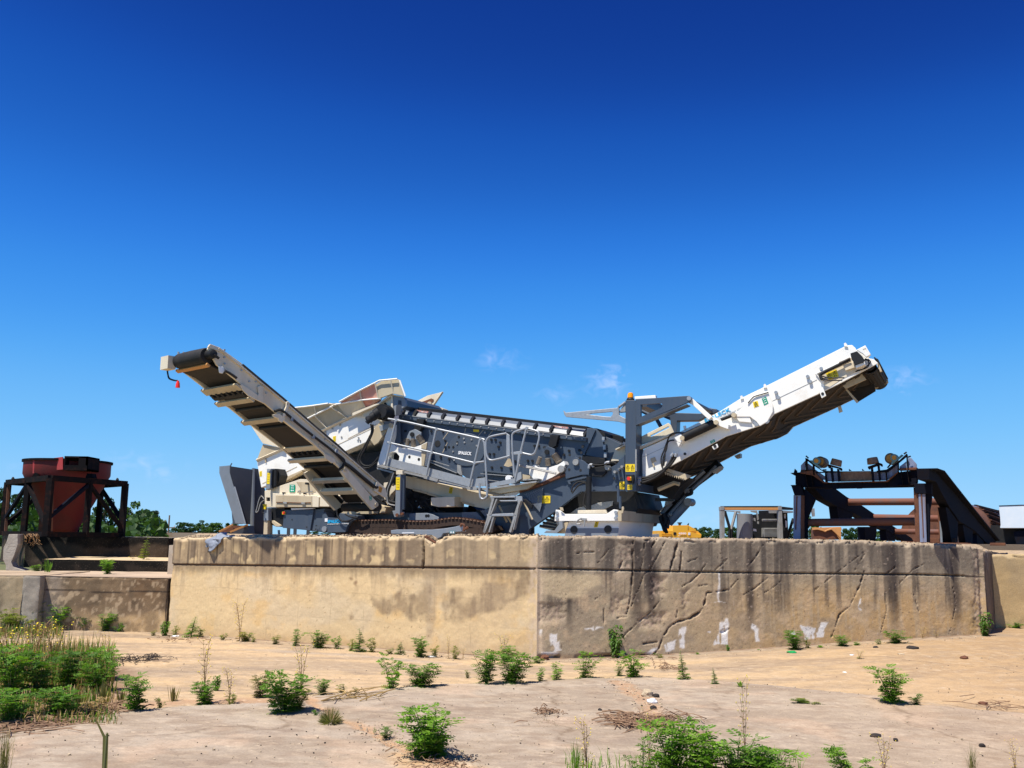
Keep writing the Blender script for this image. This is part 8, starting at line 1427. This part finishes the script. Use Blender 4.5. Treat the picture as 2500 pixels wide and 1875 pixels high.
stone(1932, 1594, .11, 'glass', 'green_bottle', 'squashed green plastic bottle on the sand before the grey wall', 'bottle', 15, .3); stone(428, 1554, .09, 'paper', 'white_scrap', 'white scrap at the foot of the cream wall left end', 'scrap', 16, .25); stone(2080, 1600, .05, 'paper', 'white_scrap', 'small white scrap on the sand right of the green bottle', 'scrap', 17, .3); stone(2062, 1642, .04, 'paper', 'white_scrap', 'small bluish white scrap on the sand near the slab', 'scrap', 18, .3)
stone(1055, 1604, .09, 'paper', 'white_scrap', 'flat white scrap under the middle cream wall weeds', 'scrap', 19, .2); stone(2400, 1718, .09, 'rust', 'rusty_scrap', 'small reddish scrap at the right edge of the sand', 'scrap', 20, .25)
def twigs(px, py, w, n, l, label, seed, m='twig', rad=.005):
    p = PG(px, py); r = random.Random(seed); g = G(); s_ = (p-E0).length/FPX
    for i in range(n):
        c = Vector((p.x+r.gauss(0, w*s_*.25), p.y+r.gauss(0, w*s_*.35), GH(p.x, p.y)+abs(r.gauss(0, .025))+.01)); a0 = r.gauss(0, .6)+(.3 if i % 3 else 2); d = Vector((math.cos(a0), math.sin(a0)*1.5, r.gauss(0, .08)))*l*r.uniform(.3, 1)*.5; k = Vector((r.gauss(0, .02), r.gauss(0, .02), abs(r.gauss(0, .02)))); g.tube([c-d, c+k, c+d], rad*r.uniform(.6, 1.6), 4)
    o = g.build('twig_pile' if n > 3 else 'stick', MT[m], None, False, False); tag(o, label, 'twigs', kind='stuff' if n > 10 else None)
twigs(1545, 1772, 130, 130, .45, 'pile of dry brown twigs on the slab behind the bottom bush clump', 31, rad=.006); twigs(1640, 1765, 110, 70, .25, 'loose litter of short twigs right of the twig pile', 32); twigs(870, 1707, 110, 22, .7, 'a few long pale dry stems lying on the slab left of centre', 33, 'straw', .006); twigs(1335, 1748, 55, 60, .10, 'small heap of wood chips and grit in the middle of the slab', 34); twigs(90, 1770, 210, 240, .6, 'mat of dead brown stems in front of the left weeds', 35, rad=.006); twigs(250, 1745, 120, 80, .3, 'dead stem litter at the front right of the left weeds', 36)
twigs(1630, 1632, 60, 30, .2, 'thin litter of dry bits between the slab edge and the grey wall', 37); twigs(2420, 1722, 120, 12, .6, 'thin dry stems at the right edge of the sand', 38); twigs(1060, 1870, 180, 60, .15, 'dry leaf bits around the big foreground plant', 39); twigs(340, 1611, 120, 120, .14, 'dark dead litter on the sand right of the left weeds', 40, 'clod')
twigs(1275, 1777, 24, 1, .25, 'single short stick in the middle of the slab', 41); twigs(430, 1560, 140, 40, .2, 'dry litter along the left foot of the cream wall', 42); twigs(1560, 1604, 200, 70, .2, 'dry litter along the foot of the grey wall near the broad-leaved plant', 43)
# dry roots hanging over the broken block
g = G(); rt_ = Fr(70, 30.0, 0)
for k in range(16):
    r = random.Random(60+k); x = r.uniform(190, 320); y = 770+r.uniform(0, 10); pts_ = [(x, y)]
    for j in range(5): x += r.gauss(4, 16); y += r.uniform(2, 34); pts_.append((x, y))
    g.tube(spline([rt_.pt(*Z('6', *q)[0], r.uniform(-.3, .3)-2.0) for q in pts_], 3), .012, 4, r1=.004)
tag(g.build('dry_vine', MT['drystem'], None, False, False), 'tangled dry vine hanging over the dark end of the upper block', 'vine')
